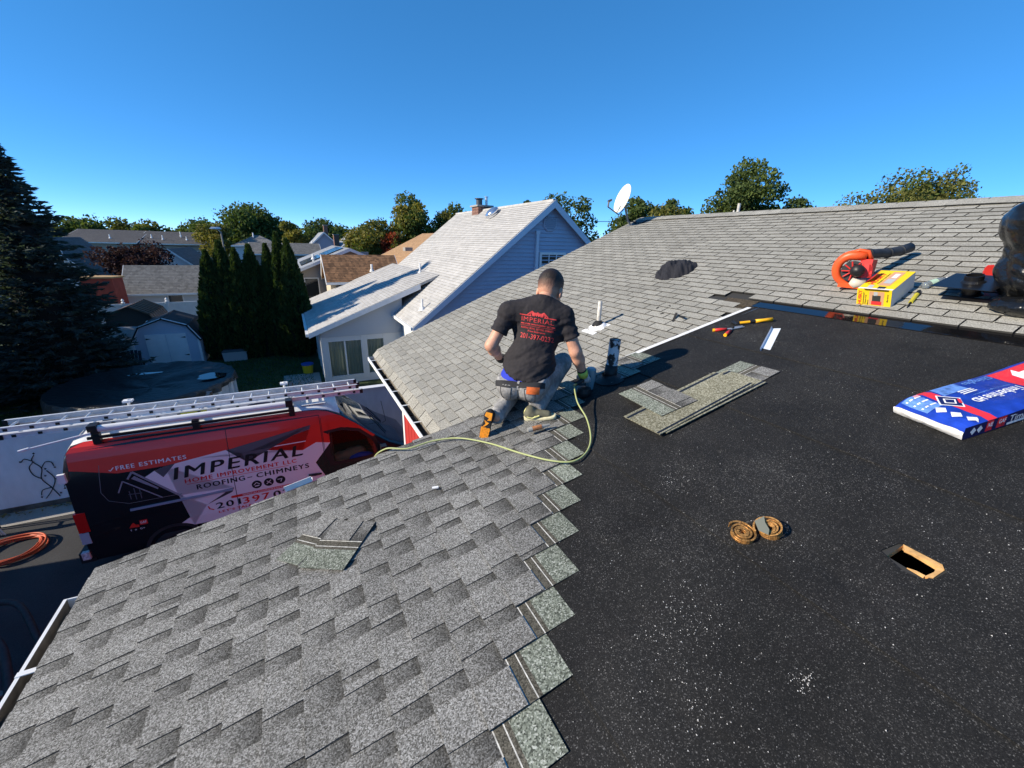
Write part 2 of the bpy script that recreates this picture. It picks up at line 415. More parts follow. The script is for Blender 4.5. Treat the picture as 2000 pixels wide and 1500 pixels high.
far_tabs = mb.build('shingle_field', [OLD, EDGE], main_roof); far_tabs['kind'] = 'stuff'
# torn-off corner beside the flashing: bare brown and black strips
STAIN = granule('bare_shingle_brown', [(0, (.02, .017, .014)), (.6, (.07, .055, .038)), (1., (.2, .16, .11))], 200, isl=.3)
for x, y, w_, l_, mt in ((4.50, 3.33, .36, .12, STAIN), (4.62, 3.62, .28, .14, DECK), (4.64, 3.34, .40, .15, STAIN), (4.46, 3.0, .1, .3, DECK)):
    g = tab_geo(w_, l_); an = A1-.02; Mx = Matrix.Translation(p1(x, y, .006)) @ Matrix.Rotation(-an, 4, 'Y')
    m = MB(); m.add([Mx @ Vector(p) for p in g.v], g.f); m.build('shingle', [mt], main_roof)['label'] = 'bare dark strip where a tab was torn off'
# ridge cap pieces
ridge = MB().box(XR-.05, XR+.05, NEAR, FAR+.02, zr-.02, zr+.004).build('ridge', [DECK], house)
capm = MB(); l_ = .26; hw_ = .15
for sgn in (-1, 1):
    capm.add([(0, 0, .012), (sgn*hw_, 0, .012-T1*hw_), (sgn*hw_, l_, .002-T1*hw_), (0, l_, .002), (0, 0, .004), (sgn*hw_, 0, .004-T1*hw_)],
             ((0, 1, 2, 3), (0, 4, 5, 1)) if sgn < 0 else ((3, 2, 1, 0), (1, 5, 4, 0)))
capme = capm.mesh('ridge_shingle', [OLD]); y = NEAR
while y < FAR-.2:
    o = bpy.data.objects.new('ridge_shingle', capme); COL.objects.link(o); o.parent = ridge; o.location = Vector((XR, y, zr+.022+rnd.uniform(0, .004)))-wloc(ridge); o.rotation_euler = (R_(2.2), rnd.uniform(-.02, .02), rnd.uniform(-.02, .02)); y += .142
# gutters
def gutter(name, x, y0, y1, z, label, leaves=True):
    prof = [(0, .0), (-.015, -.10), (-.105, -.10), (-.13, -.055), (-.128, .005), (-.112, .005), (-.113, -.05), (-.098, -.088), (-.02, -.088), (-.012, 0)]
    mb = MB(); mb.prism(prof, lambda a, b, d: (x+a, d, z+b), y0, y1)
    for i_ in (5, 6, 7, 8): mb.m[2+i_] = 1
    g = mb.build(name, [WHITE2, mk('dirty_gutter_inside', (.17, .15, .12), .8, var=(12, .4))], house); g['label'] = label
    mb = MB(); k = 12
    for i in range(int((y1-y0)*k)):
        yy = y0+.01+i/k; h = [rnd.uniform(-.075, -.03) for _ in range(3)]
        mb.box(x-.095+rnd.uniform(0, .01), x-.022, yy, yy+1/k*.98, z-.087, z+h[0])
    mb.build('gutter_debris', [mk('gutter_debris', (.03, .024, .018), .95, var=(40, .5), bump=(60, 1, .02))], g)
    yy = y0+.25
    while yy < y1:
        MB().box(x-.13, x+.03, yy, yy+.028, z+.004, z+.009).build('hanger', [WHITE2], g); yy += .62
    for ye in (y0, y1): MB().prism([(0, 0), (-.015, -.1), (-.105, -.1), (-.13, -.055), (-.128, .004)], lambda a, b, d: (x+a, d, z+b), ye-.004, ye+.004).build('end_cap', [WHITE2], g)
    return g
xe0, ze0, _ = prof1(.0)
gutter('gutter', xe0+.02, 2.6, FAR+.02, ze0-.02, 'white gutter with dark debris along the main eave')
MB().box(xe0+.025, xe0+.05, 2.9, FAR, ze0-.16, ze0+.004).build('fascia', [FASC], house)
# low-slope extension: sheets of underlayment, one with a hole cut through it
UND = granule('mineral_underlayment', [(0, (.0088, .0085, .0082)), (.78, (.0182, .0177, .0171)), (.90, (.033, .032, .031)), (.965, (.060, .058, .056)), (1., (.13, .128, .124))], 320, big=.3, isl=.08, bump=.8, rough=.8, patch=(1.3, .10), wav=(2.2, .03))
YN = -3.6; XB = -1.2
HOLE = [(2.035, .365), (2.05, .495), (2.155, .485), (2.135, .35)]
mb = MB()
o4 = [(XB, YN), (XB, YS-.03), (XL-.02, YS-.03), (XL-.02, YN)]
for i in range(4):                                            # deck boards with the real opening
    a, b = o4[i], o4[(i+1) % 4]; c, d = HOLE[(i+1) % 4], HOLE[i]
    mb.add([p2(*a, -.004), p2(*b, -.004), p2(*c, -.004), p2(*d, -.004)], ((3, 2, 1, 0),))
    mb.add([p2(*a, -.03), p2(*b, -.03), p2(*c, -.03), p2(*d, -.03)], ((0, 1, 2, 3),))
    mb.add([p2(*c, -.004), p2(*d, -.004), p2(*d, -.03), p2(*c, -.03)], ((0, 1, 2, 3),), 1)
    mb.add([p2(*a, -.004), p2(*b, -.004), p2(*b, -.03), p2(*a, -.03)], ((0, 1, 2, 3),), 1)
PLY = mk('raw_plywood', (.62, .36, .14), .7, var=(30, .3))
low_roof = mb.build('low_roof', [DECK, PLY], house)
low_roof['label'] = 'low-slope extension roof, black underlayment partly covered by new shingles'
edges = [-1.2, -.25, .72, 1.62, 2.62, 3.55, 4.66]
for i in range(6):
    x0, x1 = edges[i], edges[i+1]+.06; h0, h1 = .004+.0035, .004
    m = MB()
    def ring(outer, inner):
        for k in range(4):
            a, b = outer[k], outer[(k+1) % 4]; c, d = inner[(k+1) % 4], inner[k]
            dz = lambda q: .0015+(.0035 if q[0] < x0+.001 else 0)
            m.add([p2(*a, dz(a)), p2(*b, dz(b)), p2(*c, .003), p2(*d, .003)], ((3, 2, 1, 0),))
    if x0 < 2.04 < x1 and x0 < 2.2 < x1:
        hl = [(2.022, .372), (2.01, .43), (2.055, .52), (2.14, .50), (2.16, .478), (2.15, .36), (2.12, .336), (2.06, .345)]
        out = [(x0, YN), (x0, .43), (x0, YS), (2.14, YS), (x1, YS), (x1, .36), (x1, YN), (2.06, YN)]
        for k in range(8):
            a, b = out[k], out[(k+1) % 8]; c, d = hl[(k+1) % 8], hl[k]
            dz = lambda q: .0075 if q[0] == x0 else .0015
            m.add([p2(*a, dz(a)), p2(*b, dz(b)), p2(*c, .003), p2(*d, .003)], ((3, 2, 1, 0),))
    else:
        m.add([p2(x0, YN, .0085), p2(x0, YS, .0085), p2(x1, YS, .0015), p2(x1, YN, .0015)], ((3, 2, 1, 0),))
    m.add([p2(x0, YN, .0085), p2(x0, YS, .0085), p2(x0, YS, -.002), p2(x0, YN, -.002)], ((0, 1, 2, 3),))
    u = m.build('underlayment_sheet', [UND], low_roof)
# torn splinters of plywood round the hole
m = MB(); m.sm = False
for poly in ([(2.155, .486), (2.15, .36), (2.127, .345), (2.135, .40), (2.128, .47)], [(2.127, .345), (2.06, .352), (2.045, .372), (2.09, .362), (2.118, .366)], [(2.035, .372), (2.04, .425), (2.05, .40), (2.05, .372)]):
    m.prism(poly, lambda a, b, d: p2(a, b, d), -.012, .0005)
m.build('hole_edge', [PLY], low_roof)['label'] = 'splintered bright plywood edge of the cut hole'
MB().box(1.7, 2.5, 0, .9, 3.9, 4.15).build('hole_dark_box', [mk('painted_hole_dark', (.01, .01, .01), 1)], low_roof)  # near-black box under the hole, its colour painting the darkness inside
# shiny flashing strip at the pitch change
m = MB(); m.add([p2(4.60, YN, .010), p2(4.60, YS+.03, .010), p2(4.80, YS+.03, .012), p2(4.80, YN, .012), p2(4.60, YN, .004), p2(4.60, YS+.03, .004), p1(5.0, YS+.03, .008), p1(5.0, YN, .008)], ((3, 2, 1, 0), (0, 1, 5, 4), (2, 6, 7, 3)[::-1]))
m.build('flashing', [mk('wet_black_membrane', (.006, .006, .007), .06, spec=.6, bump=(9, .15, .01))], low_roof)['label'] = 'glossy black flashing strip where the pitch changes'
m = MB(); m.add([p2(2.78, YS-.012, .012), p2(4.55, YS-.012, .012), p2(4.55, YS+.035, .012), p2(2.78, YS+.035, .012), p2(2.78, YS+.035, -.04), p2(4.55, YS+.035, -.04)], ((0, 1, 2, 3), (3, 2, 5, 4)))
m.build('drip_edge', [WHITE2], low_roof)['label'] = 'bare white metal drip edge'
m = MB(); m.box(XB, XL, YS-.05, YS-.02, -.18, -.031, 0, Matrix(((1, 0, 0, 0), (0, 1, 0, 0), (T2, 0, 1, C2), (0, 0, 0, 1)))); m.build('rake_board', [FASC], low_roof)
# new laminated shingles
GRN = [(0, (.052, .050, .045)), (.3, (.122, .120, .111)), (.62, (.200, .197, .186)), (1., (.36, .357, .345))]
TOOTH = granule('new_shingle_tooth', [(p_, tuple(c_*1.07 for c_ in q_)) for p_, q_ in GRN], 250, big=.14, isl=.12, bump=.7)
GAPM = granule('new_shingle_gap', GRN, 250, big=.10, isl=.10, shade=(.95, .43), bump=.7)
NAIL = granule('nail_strip', [(0, (.035, .033, .025)), (1., (.14, .13, .105))], 220, isl=.05)
LINE = mk('sealant_line', (.55, .54, .5), .7, var=(60, .4))
HEAD = granule('headlap_granules', [(0, (.05, .056, .045)), (.4, (.15, .168, .135)), (.8, (.26, .285, .235)), (1., (.45, .47, .42))], 190, big=.12, isl=.12)
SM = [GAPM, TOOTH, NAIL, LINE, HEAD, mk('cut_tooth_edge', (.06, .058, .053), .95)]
H_SH = .337; EXP2 = .143
def shingle_mesh(L, seed):
    r = random.Random(seed); m = MB(); uv = []
    def face(vs, mi, vv=None):
        m.add(vs, (tuple(range(len(vs))),), mi)
        uv.extend(vv if vv else [(0, 0)]*len(vs))
    t = .0035; tt = .0085
    rows = [(0, .150, 0), (.150, .1545, 3), (.1545, .190, 2), (.190, .1945, 3), (.1945, .212, 2), (.212, H_SH, 4)]
    for a, b, mi in rows:
        face([(a, 0, t), (b, 0, t), (b, L, t), (a, L, t)], mi, [(0, a/EXP2), (0, b/EXP2), (1, b/EXP2), (1, a/EXP2)])
    face([(0, 0, 0), (0, 0, t), (0, L, t), (0, L, 0)], 5); face([(0, 0, 0), (H_SH, 0, 0), (H_SH, 0, t), (0, 0, t)], 5); face([(0, L, 0), (0, L, t), (H_SH, L, t), (H_SH, L, 0)], 5)
    face([(H_SH, 0, 0), (H_SH, L, 0), (H_SH, L, t), (H_SH, 0, t)], 4)
    y = r.uniform(-.08, .03)
    while y < L:
        wd = r.choice((.085, .11, .13, .15, .18)); a, b = max(0, y), min(L, y+wd)
        if b-a > .015:
            c = r.uniform(-.006, .006); d = r.uniform(-.006, .006); T = .150
            q = [(0, a, tt), (T, min(max(a+c, 0), L), tt), (T, min(max(b+d, 0), L), tt), (0, b, tt)]; lo = [(p[0], p[1], t) for p in q]
            face(q, 1, [(0, 0), (0, 1), (1, 1), (1, 0)])
            for k in range(4): face([lo[k], lo[(k+1) % 4], q[(k+1) % 4], q[k]][::-1] if k in (0, 2) else [lo[k], lo[(k+1) % 4], q[(k+1) % 4], q[k]][::-1], 5)
        y += wd+r.choice((.05, .075, .10, .12))
    m.uv = uv
    return m.mesh('shingle', SM)
variants = [shingle_mesh(1.0, 100+i) for i in range(9)]
lw = wloc(low_roof); sh_n = 0
def lay(xb, y0, L, mesh, dz=0., tw=0., tilt=.038):
    o = bpy.data.objects.new('shingle', mesh); COL.objects.link(o); o.parent = low_roof
    o.rotation_mode = 'QUATERNION'; o.rotation_quaternion = Quaternion((0, 1, 0), -(A2-tilt)) @ Quaternion((0, 0, 1), tw)
    o.location = p2(xb, y0, .019+dz)-lw
    return o
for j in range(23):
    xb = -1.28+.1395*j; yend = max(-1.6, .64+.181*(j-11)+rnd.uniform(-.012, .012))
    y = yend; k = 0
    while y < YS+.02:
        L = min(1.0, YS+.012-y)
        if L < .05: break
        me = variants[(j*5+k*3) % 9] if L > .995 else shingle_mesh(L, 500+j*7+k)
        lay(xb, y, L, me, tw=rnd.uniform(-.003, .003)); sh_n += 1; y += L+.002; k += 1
# two starter pieces further along the rake
lay(2.32, 2.55, .36, shingle_mesh(.36, 901), dz=-.005, tilt=.015); lay(2.62, 2.62, .29, shingle_mesh(.29, 902), dz=-.006, tilt=.015)
ge = p2(-1.24, 0)
gutter('gutter', -1.245, YN, 2.72, ge.z-.03, 'white gutter along the low eave at the lower left')
MB().box(-1.24, -1.215, YN, 2.88, ge.z-.19, ge.z-.004).build('fascia', [FASC], house)
# walls
m = MB(); m.box(1.62, 12.4, NEAR+.3, 7.6, 0, 3.86); m.build('wall', [REDW], house)
m = MB()
for i in range(48): m.box(1.60, 1.618, -3.6+i*.235, -3.6+i*.235+.215, .3, 3.84)
m.build('siding', [REDW], house)
m = MB(); m.box(1.59, 1.70, 7.5, 7.62, 0, 3.84); m.build('corner_board', [FASC], house)
m = MB(); m.prism([(1.62, 3.86), (XR, zr-.1), (12.4, 3.86)], lambda a, b, d: (a, d, b), 7.5, 7.6); m.build('gable_wall', [REDW], house)
m = MB(); m.prism([(-1.0, 0), (1.59, 0), (1.59, 4.5), (-1.0, 3.95)], lambda a, b, d: (a, d, b), YN+.1, 2.6); m.build('porch_wall', [REDW], house)
# the cheek between the two pitches
m = MB(); m.add([(1.3, YS-.06, T1*1.3+C1), (4.8, YS-.06, T1*4.8+C1), (1.3, YS-.06, T2*1.3+C2-.03)], ((0, 1, 2),)); m.build('cheek_wall', [FASC], house)
# far rake trim of the main slope
m = MB(); m.hexa([(xe0+.03, FAR-.02, ze0-.1), (XR, FAR-.02, zr-.14), (XR, FAR+.0, zr-.14), (xe0+.03, FAR, ze0-.1)], [(xe0+.03, FAR-.02, ze0), (XR, FAR-.02, zr-.012), (XR, FAR, zr-.012), (xe0+.03, FAR, ze0)]); m.build('rake_board', [FASC], house)
# plumbing vents
GAL = mk('old_white_pipe', (.52, .5, .46), .6, var=(18, .3), var2=(5, .25))
v = p1(3.62, 4.37)
m = MB(); m.tube([(v.x, v.y, v.z-.05), (v.x, v.y, v.z+.36)], .028, 14); m.lathe([(.024, .355), (.024, .2)], 14, Matrix.Translation(v), 0, False)
vp = m.build('vent_pipe', [GAL], house, smooth=False); vp['label'] = 'thin rusty white vent pipe with a white flashing boot'
m = MB(); m.lathe([(.031, .10), (.05, .085), (.075, .055), (.08, .04)], 16, Matrix.Translation(v), 0, False); m.build('collar', [RUBBER], vp, smooth=True)
Mb = Matrix.Translation(v) @ Matrix.Rotation(-A1, 4, 'Y')
m = MB(); m.box(-.19, .12, -.13, .13, .006, .016, 0, Mb); m.lathe([(.125, .016), (.10, .04), (.075, .055)], 18, Mb, 0, False); m.build('flashing_boot', [WHITE2], vp)
v = p2(2.37, 2.64)
PT = mk('tar_smeared_pipe', (.5, .5, .5), .55)
ptn = PT.node_tree; tx = ptn.nodes.new('ShaderNodeTexNoise'); tx.inputs['Scale'].default_value = 13; tx.inputs['Detail'].default_value = 5
g_ = ptn.nodes.new('ShaderNodeNewGeometry'); ptn.links.new(g_.outputs['Position'], tx.inputs[0])
rp = ptn.nodes.new('ShaderNodeValToRGB'); rp.color_ramp.elements[0].position = .43; rp.color_ramp.elements[0].color = (.015, .015, .017, 1); rp.color_ramp.elements[1].position = .48; rp.color_ramp.elements[1].color = (.55, .55, .56, 1)
ptn.links.new(tx.outputs[0], rp.inputs[0]); ptn.links.new(rp.outputs[0], ptn.nodes['Principled BSDF'].inputs['Base Color'])
m = MB(); m.tube([(v.x, v.y, v.z-.05), (v.x+.01, v.y, v.z+.17), (v.x+.018, v.y, v.z+.36)], [.052, .049, .048], 18)
vp = m.build('vent_pipe', [PT], house); vp['label'] = 'short wide vent pipe smeared with black tar beside the worker'
m = MB(); m.tube([(v.x, v.y, v.z+.0), (v.x+.008, v.y, v.z+.14)], [.060, .053], 18, 0); m.lathe([(.13, .012), (.07, .03), (.058, .06)], 18, Matrix.Translation(v) @ Matrix.Rotation(-A2, 4, 'Y'), 0, False); m.build('tar_collar', [mk('roof_tar', (.008, .008, .009), .5, bump=(40, .6, .01))], vp, smooth=True)
for nm, r in (('cap', .05),):
    m = MB(); m.lathe([(.049, .36), (.049, .365), (.042, .365), (.042, .30)], 18, Matrix.Translation((v.x+.018, v.y, v.z)), 0, False); m.build('pipe_rim', [BLACK], vp)
# finial vent beyond the ridge
v = Vector((8.5, 6.1, T1*(2*XR-8.5)+C1))
m = MB(); m.tube([v, v+Vector((0, 0, .66))], .03, 10); m.lathe([(.1, .0), (.12, .30), (.07, .40), (.03, .44)], 12, Matrix.Translation(v), 0, False); m.tube([v+Vector((-.13, 0, 0)), v+Vector((-.13, 0, .52))], .02, 8)
m.build('vent_pipe', [GAL], house)['label'] = 'white vent stack just beyond the ridge'
# ================================================================== things lying on the roof
def on2(x, y, d=.006): return p2(x, y, d)
# black fleece left in a heap
def cloth_f(p):
    q = p-np.array(p1(5.3, 4.68)); u = q@np.array([math.cos(A1), 0, math.sin(A1)]); v = q[:, 1]; h = q@np.array([-math.sin(A1), 0, math.cos(A1)])
    a, b = .8*u+.6*v, -.6*u+.8*v
    r = np.sqrt((u/.36)**2+(v/.31)**2); top = .15*np.clip(1-r**2.4, -.5, 1)*(1+.35*noise3(p, 7, 1))+.05*noise3(np.stack([a*.7, b*2.4, h*0], 1), 10, 3)+.016*noise3(np.stack([a*.5, b*2.4, h*0], 1), 26, 4)
    edge = .06*noise3(p, 13, 9)
    return np.maximum(np.maximum(h-top, -h+.004), (r-1)*.3+edge)
V, F = surf_net(cloth_f, (4.75, 4.2, 5.2), (5.85, 5.15, 5.95), .013)
cl = np_obj('fleece_jacket', V, F, mk('black_fleece', (.016, .0165, .022), .95, var=(50, .3)), None, o=p1(5.3, 4.68)); tag(cl, 'crumpled black fleece jacket lying on the grey shingles', 'jacket')
# bent tar strip
m = MB(); 
for a, b, w_ in (((4.07, 3.50), (4.20, 3.56), .035), ((4.20, 3.56), (4.13, 3.41), .03)):
    a3, b3 = p1(*a, .006), p1(*b, .05); n_ = Vector((0, w_, 0)) if a[1] != 3.56 else Vector((w_, 0, .01))
    m.hexa([a3, b3, b3+n_, a3+n_], [a3+Vector((0, 0, .006)), b3+Vector((0, 0, .006)), b3+n_+Vector((0, 0, .006)), a3+n_+Vector((0, 0, .006))])
    a = b
tag(m.build('tar_strip', [RUBBER], o=p1(4.1, 3.5)), 'small bent black tar strip on the old shingles', 'strip')
CR = ('upper tiny black shingle crumb on the old shingles', 'middle tiny black shingle crumb on the old shingles', 'lowest tiny black shingle crumb, nearest the tar strip')
for k, (x, y) in enumerate(((4.28, 3.98), (4.37, 3.86), (4.18, 3.80))):
    tag(MB().box(-.02, .02, -.008, .008, 0, .006, 0, Matrix.Translation(p1(x, y, .016)) @ Matrix.Rotation(-A1, 4, 'Y') @ Matrix.Rotation(k*1.3, 4, 'Z')).build('shingle_crumb', [RUBBER], o=p1(x, y, .01)), CR[k], 'crumb', 'shingle crumbs')
# leaf blower
ORG = mk('orange_plastic', (.75, .10, .025), .4, var=(9, .08)); REDP = mk('red_plastic', (.6, .035, .03), .4)
bl = thing('leaf_blower', 'orange and red hand-held leaf blower with long black tube', 'leaf blower', p1(5.28, 2.33, .012))
B0 = wloc(bl); ax = Vector((-.90, -.43, 0)).normalized(); sx = Vector((-.43, .90, 0)).normalized(); up = Vector((-.18, 0, 1)).normalized()
def bp_(s, h, d): return B0+sx*s+up*h+ax*d
m = MB(); pts = []; rs = []
for i in range(19):
    t = R_(-108+i*11.2); r = .150; pts.append(bp_(-.01+math.cos(t)*r*1.0, .20+math.sin(t)*r*1.15, 0)); rs.append(.030+.0016*i if i > 2 else .022+.005*i)
pts.append(bp_(-.12, .375, -.01)); rs.append(.062); m.tube(pts, rs, 12); m.build('volute', [ORG], bl, smooth=True)
m = MB(); m.tube([bp_(-.02, .19, -.05), bp_(-.02, .19, .045)], .115, 20); fh = m.build('fan_housing', [mk('engine_dark', (.03, .03, .032), .5)], bl)
m = MB()
for i in range(9): m.tube([bp_(-.02, .19, .072), bp_(-.02+.11*math.cos(i*.7), .19+.11*math.sin(i*.7), .074)], .008, 6)
m.build('grille', [REDP], fh)
m = MB(); m.lathe([(.0, .15), (.055, .145), (.07, .10), (.07, .04), (.075, .0)], 16, Matrix.Translation(bp_(-.06, .20, .05)) @ ax.to_track_quat('Z', 'Y').to_matrix().to_4x4(), 0, False); m.build('starter_cover', [BLACK], bl, smooth=True)
m = MB(); m.tube([bp_(-.14, .27, .03), bp_(-.14, .12, .06)], [.06, .07], 8); m.box(-.06, .05, -.06, .06, -.08, .09, 0, Matrix.Translation(bp_(-.15, .24, .0))); m.tube([bp_(-.10, .16, .07), bp_(-.19, .17, .06)], .045, 10); m.build('engine_cover', [REDP], bl)
m = MB(); m.tube([bp_(-.015, .07, .09), bp_(-.06, .055, .10), bp_(-.15, .06, .09)], [.045, .062, .045], 14); m.build('fuel_tank', [mk('cloudy_plastic', (.55, .5, .42), .4)], bl, smooth=True)
m = MB(); m.tube([bp_(.02, .40, .02), bp_(-.05, .43, .03), bp_(-.13, .42, .03), bp_(-.17, .33, .02)], [.022, .02, .02, .024], 10); m.build('handle', [ORG], bl, smooth=True)
m = MB(); m.prism([(.10, 0), (-.10, -.01), (-.10, .03), (.04, .06), (.10, .05)], lambda a, b, d: bp_(a, b, d), .06, .13); m.build('foot', [ORG], bl)
tb = [bp_(-.10, .37, -.01), p1(5.50, 2.26, .33), p1(5.78, 2.20, .22), p1(5.98, 2.17, .16), p1(6.12, 2.14, .14)]
m = MB(); m.tube(tb, [.05, .052, .054, .056, .058], 14, 0, True); 
for i in range(1, 4): 
    d_ = (tb[i+1]-tb[i]).normalized(); m.tube([tb[i]-d_*.012, tb[i]+d_*.012], .062, 14)
m.build('blower_tube', [mk('grey_black_tube', (.03, .032, .036), .55, var=(14, .4))], bl, smooth=True)
bl.scale = (.88, .88, .88)
# printed carton of clean-up bags
q_ = rq(A1, R_(2)); bx_ = thing('carton', 'yellow printed carton of contractor clean-up bags with an open torn top', 'box', p1(4.965, 1.80, .013), q=q_)
YEL = mk('yellow_carton', (.80, .55, .01), .5, var=(8, .08)); CWH = mk('carton_white', (.68, .68, .68), .6); CRED = mk('carton_red', (.62, .03, .03), .5); CDK = mk('carton_dark', (.03, .03, .03), .6); CTAN = mk('carton_tan', (.55, .3, .17), .6); CGR = mk('carton_grey', (.4, .42, .44), .6)
bw, blen, bh = .27, .43, .165
MB().box(0, blen, 0, bw, 0, bh).local('carton_body', [CWH], bx_)
m = MB(); m.box(-.003, -.0005, 0, bw, 0, bh); m.box(0, blen, 0, bw, bh+.0005, bh+.003); m.local('printed_panel', [YEL], bx_)
m = MB(); fr = lambda a, b, d=.0045: (-d, bw-a, b)           # front face: a = from image left
tp = lambda a, b, d=.0045: (b, bw-a, bh+d)                    # top face: b = upslope
def rect(mb, f, a0, a1, b0, b1, mi=0, d=.0045): mb.add([f(a0, b0, d), f(a1, b0, d), f(a1, b1, d), f(a0, b1, d)], ((0, 1, 2, 3),), mi)
pm = [CRED, CDK, CTAN, CGR, CWH]
rect(m, fr, .10, .215, .012, .148, 2); rect(m, fr, .125, .19, .05, .11, 1, .0055); rect(m, fr, .12, .20, .012, .05, 0, .0055); rect(m, fr, .135, .165, .105, .145, 3, .0055)
rect(m, tp, .12, .21, .09, .40, 2); rect(m, tp, .14, .20, .14, .24, 3, .0055); rect(m, tp, .15, .19, .26, .36, 4, .0055); rect(m, tp, .14, .20, .02, .07, 1)
rect(m, tp, 0, bw, .004, .028, 4); rect(m, tp, .06, .10, .03, .09, 3)
m.local('print', pm, bx_)
m = MB()
vert = lambda f, x, dd=.006: (lambda a, b: f(x-b, a, dd))
put_text(m, 'HUSKY', vert(fr, .040), .01, .155, 0, .028, .03, mi=0)
for i, s_ in enumerate(('Contractor', 'Clean-Up', 'Bags')): put_text(m, s_, vert(fr, .061+i*.019), .01, .01+.014*len(s_)*.9, 0, .013, .02, mi=1)
put_text(m, 'Strong', vert(fr, .252), .05, .13, 0, .016, .02, mi=1)
put_text(m, 'HUSKY', vert(tp, .085), .10, .36, 0, .05, .03, mi=0); put_text(m, 'Clean-Up Bags', vert(tp, .118), .12, .36, 0, .02, .02, mi=1)
m.local('lettering', [CRED, CDK], bx_)
m = MB(); m.add([(.0, .02, bh+.004), (.0, .22, bh+.004), (-.03, .21, bh+.02), (-.03, .03, bh+.02)], ((0, 1, 2, 3),)); m.add([(.12, bw, bh+.003), (.34, bw, bh+.003), (.33, bw-.05, bh+.05), (.14, bw-.05, bh+.045)], ((0, 1, 2, 3),), 0); m.local('torn_flap', [CRED], bx_)
# drinks bottle
PET = mk('clear_plastic', (.55, .62, .66), .08, spec=.7); PET.node_tree.nodes['Principled BSDF'].inputs['Transmission Weight'].default_value = .75
bt = thing('water_bottle', 'clear crushed plastic drink bottle lying behind the yellow carton', 'bottle', p1(5.36, 1.745, .04), q=rq(A1, R_(-25)) @ Quaternion((0, 1, 0), R_(90)))
m = MB(); m.lathe([(.0, 0), (.03, .002), (.034, .02), (.031, .05), (.034, .08), (.030, .11), (.034, .14), (.030, .165), (.014, .20), (.014, .215)], 16, None, 0, False); m.local('bottle_body', [PET], bt, True)
MB().lathe([(.0161, .205), (.0161, .222), (0, .223)], 12, None, 0, False).local('bottle_cap', [WHITE], bt)
m = MB(); m.lathe([(.0335, .06), (.0345, .062), (.0345, .12), (.0335, .122)], 16, None, 0, False); m.local('bottle_label', [mk('bottle_label', (.35, .5, .4), .5)], bt)
# knife beside the carton
def stick(name, a, b, parts, label, cat):
    o = thing(name, label, cat, a); d = Vector(b)-Vector(a)
    for nm, t0, t1, r0, r1, mt in parts:
        MB().tube([Vector(a)+d*t0, Vector(a)+d*t1], [r0, r1], 10).build(nm, [mt], o)
    return o
KY = mk('knife_yellow', (.45, .4, .03), .5)
stick('utility_knife', p1(4.98, 1.685, .02), p1(5.28, 1.735, .03), [('blade', 0, .3, .003, .010, BLACK), ('handle', .3, .8, .017, .019, KY), ('grip', .8, 1., .0195, .016, BLACK)], 'black and yellow utility knife leaning beside the yellow carton', 'knife')
# black roof flashings
FL = mk('black_flashing', (.008, .008, .009), .3, spec=.5)
for k, (dz, rot, lab) in enumerate(((.012, 6, 'black square pipe flashing lying underneath another'), (.13, -4, 'black square pipe flashing with collar, resting on top of another'))):
    f_ = thing('pipe_flashing', lab, 'flashing', p1(5.33, 1.405, dz), q=rq(A1-(.12 if k else 0), R_(rot)), group='black pipe flashings')
    s_ = .20 if k else .16
    m = MB(); m.box(-s_, s_, -s_, s_, 0, .004); m.local('base_plate', [FL], f_)
    sg = 1
    m = MB(); m.lathe([(.082, .004), (.072, .014), (.063, .022), (.061, .11 if k == 0 else .062), (.056, .11 if k == 0 else .062), (.056, .0)], 24, None, 0, False); m.local('collar', [FL], f_)
# rubbish bags
BAG = mk('black_bag_film', (.007, .0075, .0085), .24, spec=.5, bump=(16, .5, .02))
def bag_f(p):
    d = sd_ell(p, p1(5.42, .99, .16), (.29, .30, .22)); d = smin(d, sd_ell(p, p1(5.46, .97, .36), (.26, .26, .2)), .2)
    d = smin(d, sd_ell(p, p1(5.54, 1.05, .58), (.28, .31, .19)), .18); d = smin(d, sd_ell(p, p1(5.44, 1.14, .60), (.13, .15, .12)), .12)
    c = np.array(p1(5.47, .99, .4)); q = p-c; th = np.arctan2(q[:, 1], q[:, 0])
    wr = -.012*np.abs(np.sin(th*4.5+q[:, 2]*4+2.0*noise3(p, 4, 1)))+.012*noise3(p, 8, 2)-.020*np.abs(noise3(np.stack([th*.10, th*.05, q[:, 2]*.8+th*.10], 1), 20, 6))
    return np.maximum(d+wr, -(p[:, 2]-(T1*p[:, 0]+C1)-.012)*.9)
V, F = surf_net(bag_f, (4.9, .5, 5.2), (6.0, 1.7, 6.75), .0125)
bag = np_obj('rubbish_bag', V, F, BAG, None, o=p1(5.42, .8)); tag(bag, 'big bulging black rubbish bag standing at the right edge', 'rubbish bag')
def bag2_f(p):
    d = sd_ell(p, p1(5.13, .95, .05), (.17, .27, .085)); return np.maximum(d+.016*noise3(p, 17, 5)+.008*noise3(p, 40, 5), -(p[:, 2]-(T1*p[:, 0]+C1)-.012)*.9)
V, F = surf_net(bag2_f, (4.8, .6, 5.2), (5.45, 1.35, 5.8), .012)
tag(np_obj('bag_roll', V, F, BAG, None, o=p1(5.13, 1.0)), 'flat folded black bag end spread at the foot of the tall bag', 'bag')
rc = thing('red_scoop', 'small red plastic scoop half hidden behind the black flashings', 'scoop', p1(5.66, 1.42, .012), q=rq(A1, .4))
m = MB(); m.prism([(-.05, 0), (.05, 0), (.06, .13), (.03, .17), (-.03, .17), (-.06, .13)], lambda a, b, d: (d, a*.6, b*.7), 0, .012); m.local('back', [REDP], rc)
m = MB(); m.box(0, .06, -.035, -.028, 0, .05); m.box(0, .06, .028, .035, 0, .05); m.local('side', [REDP], rc)
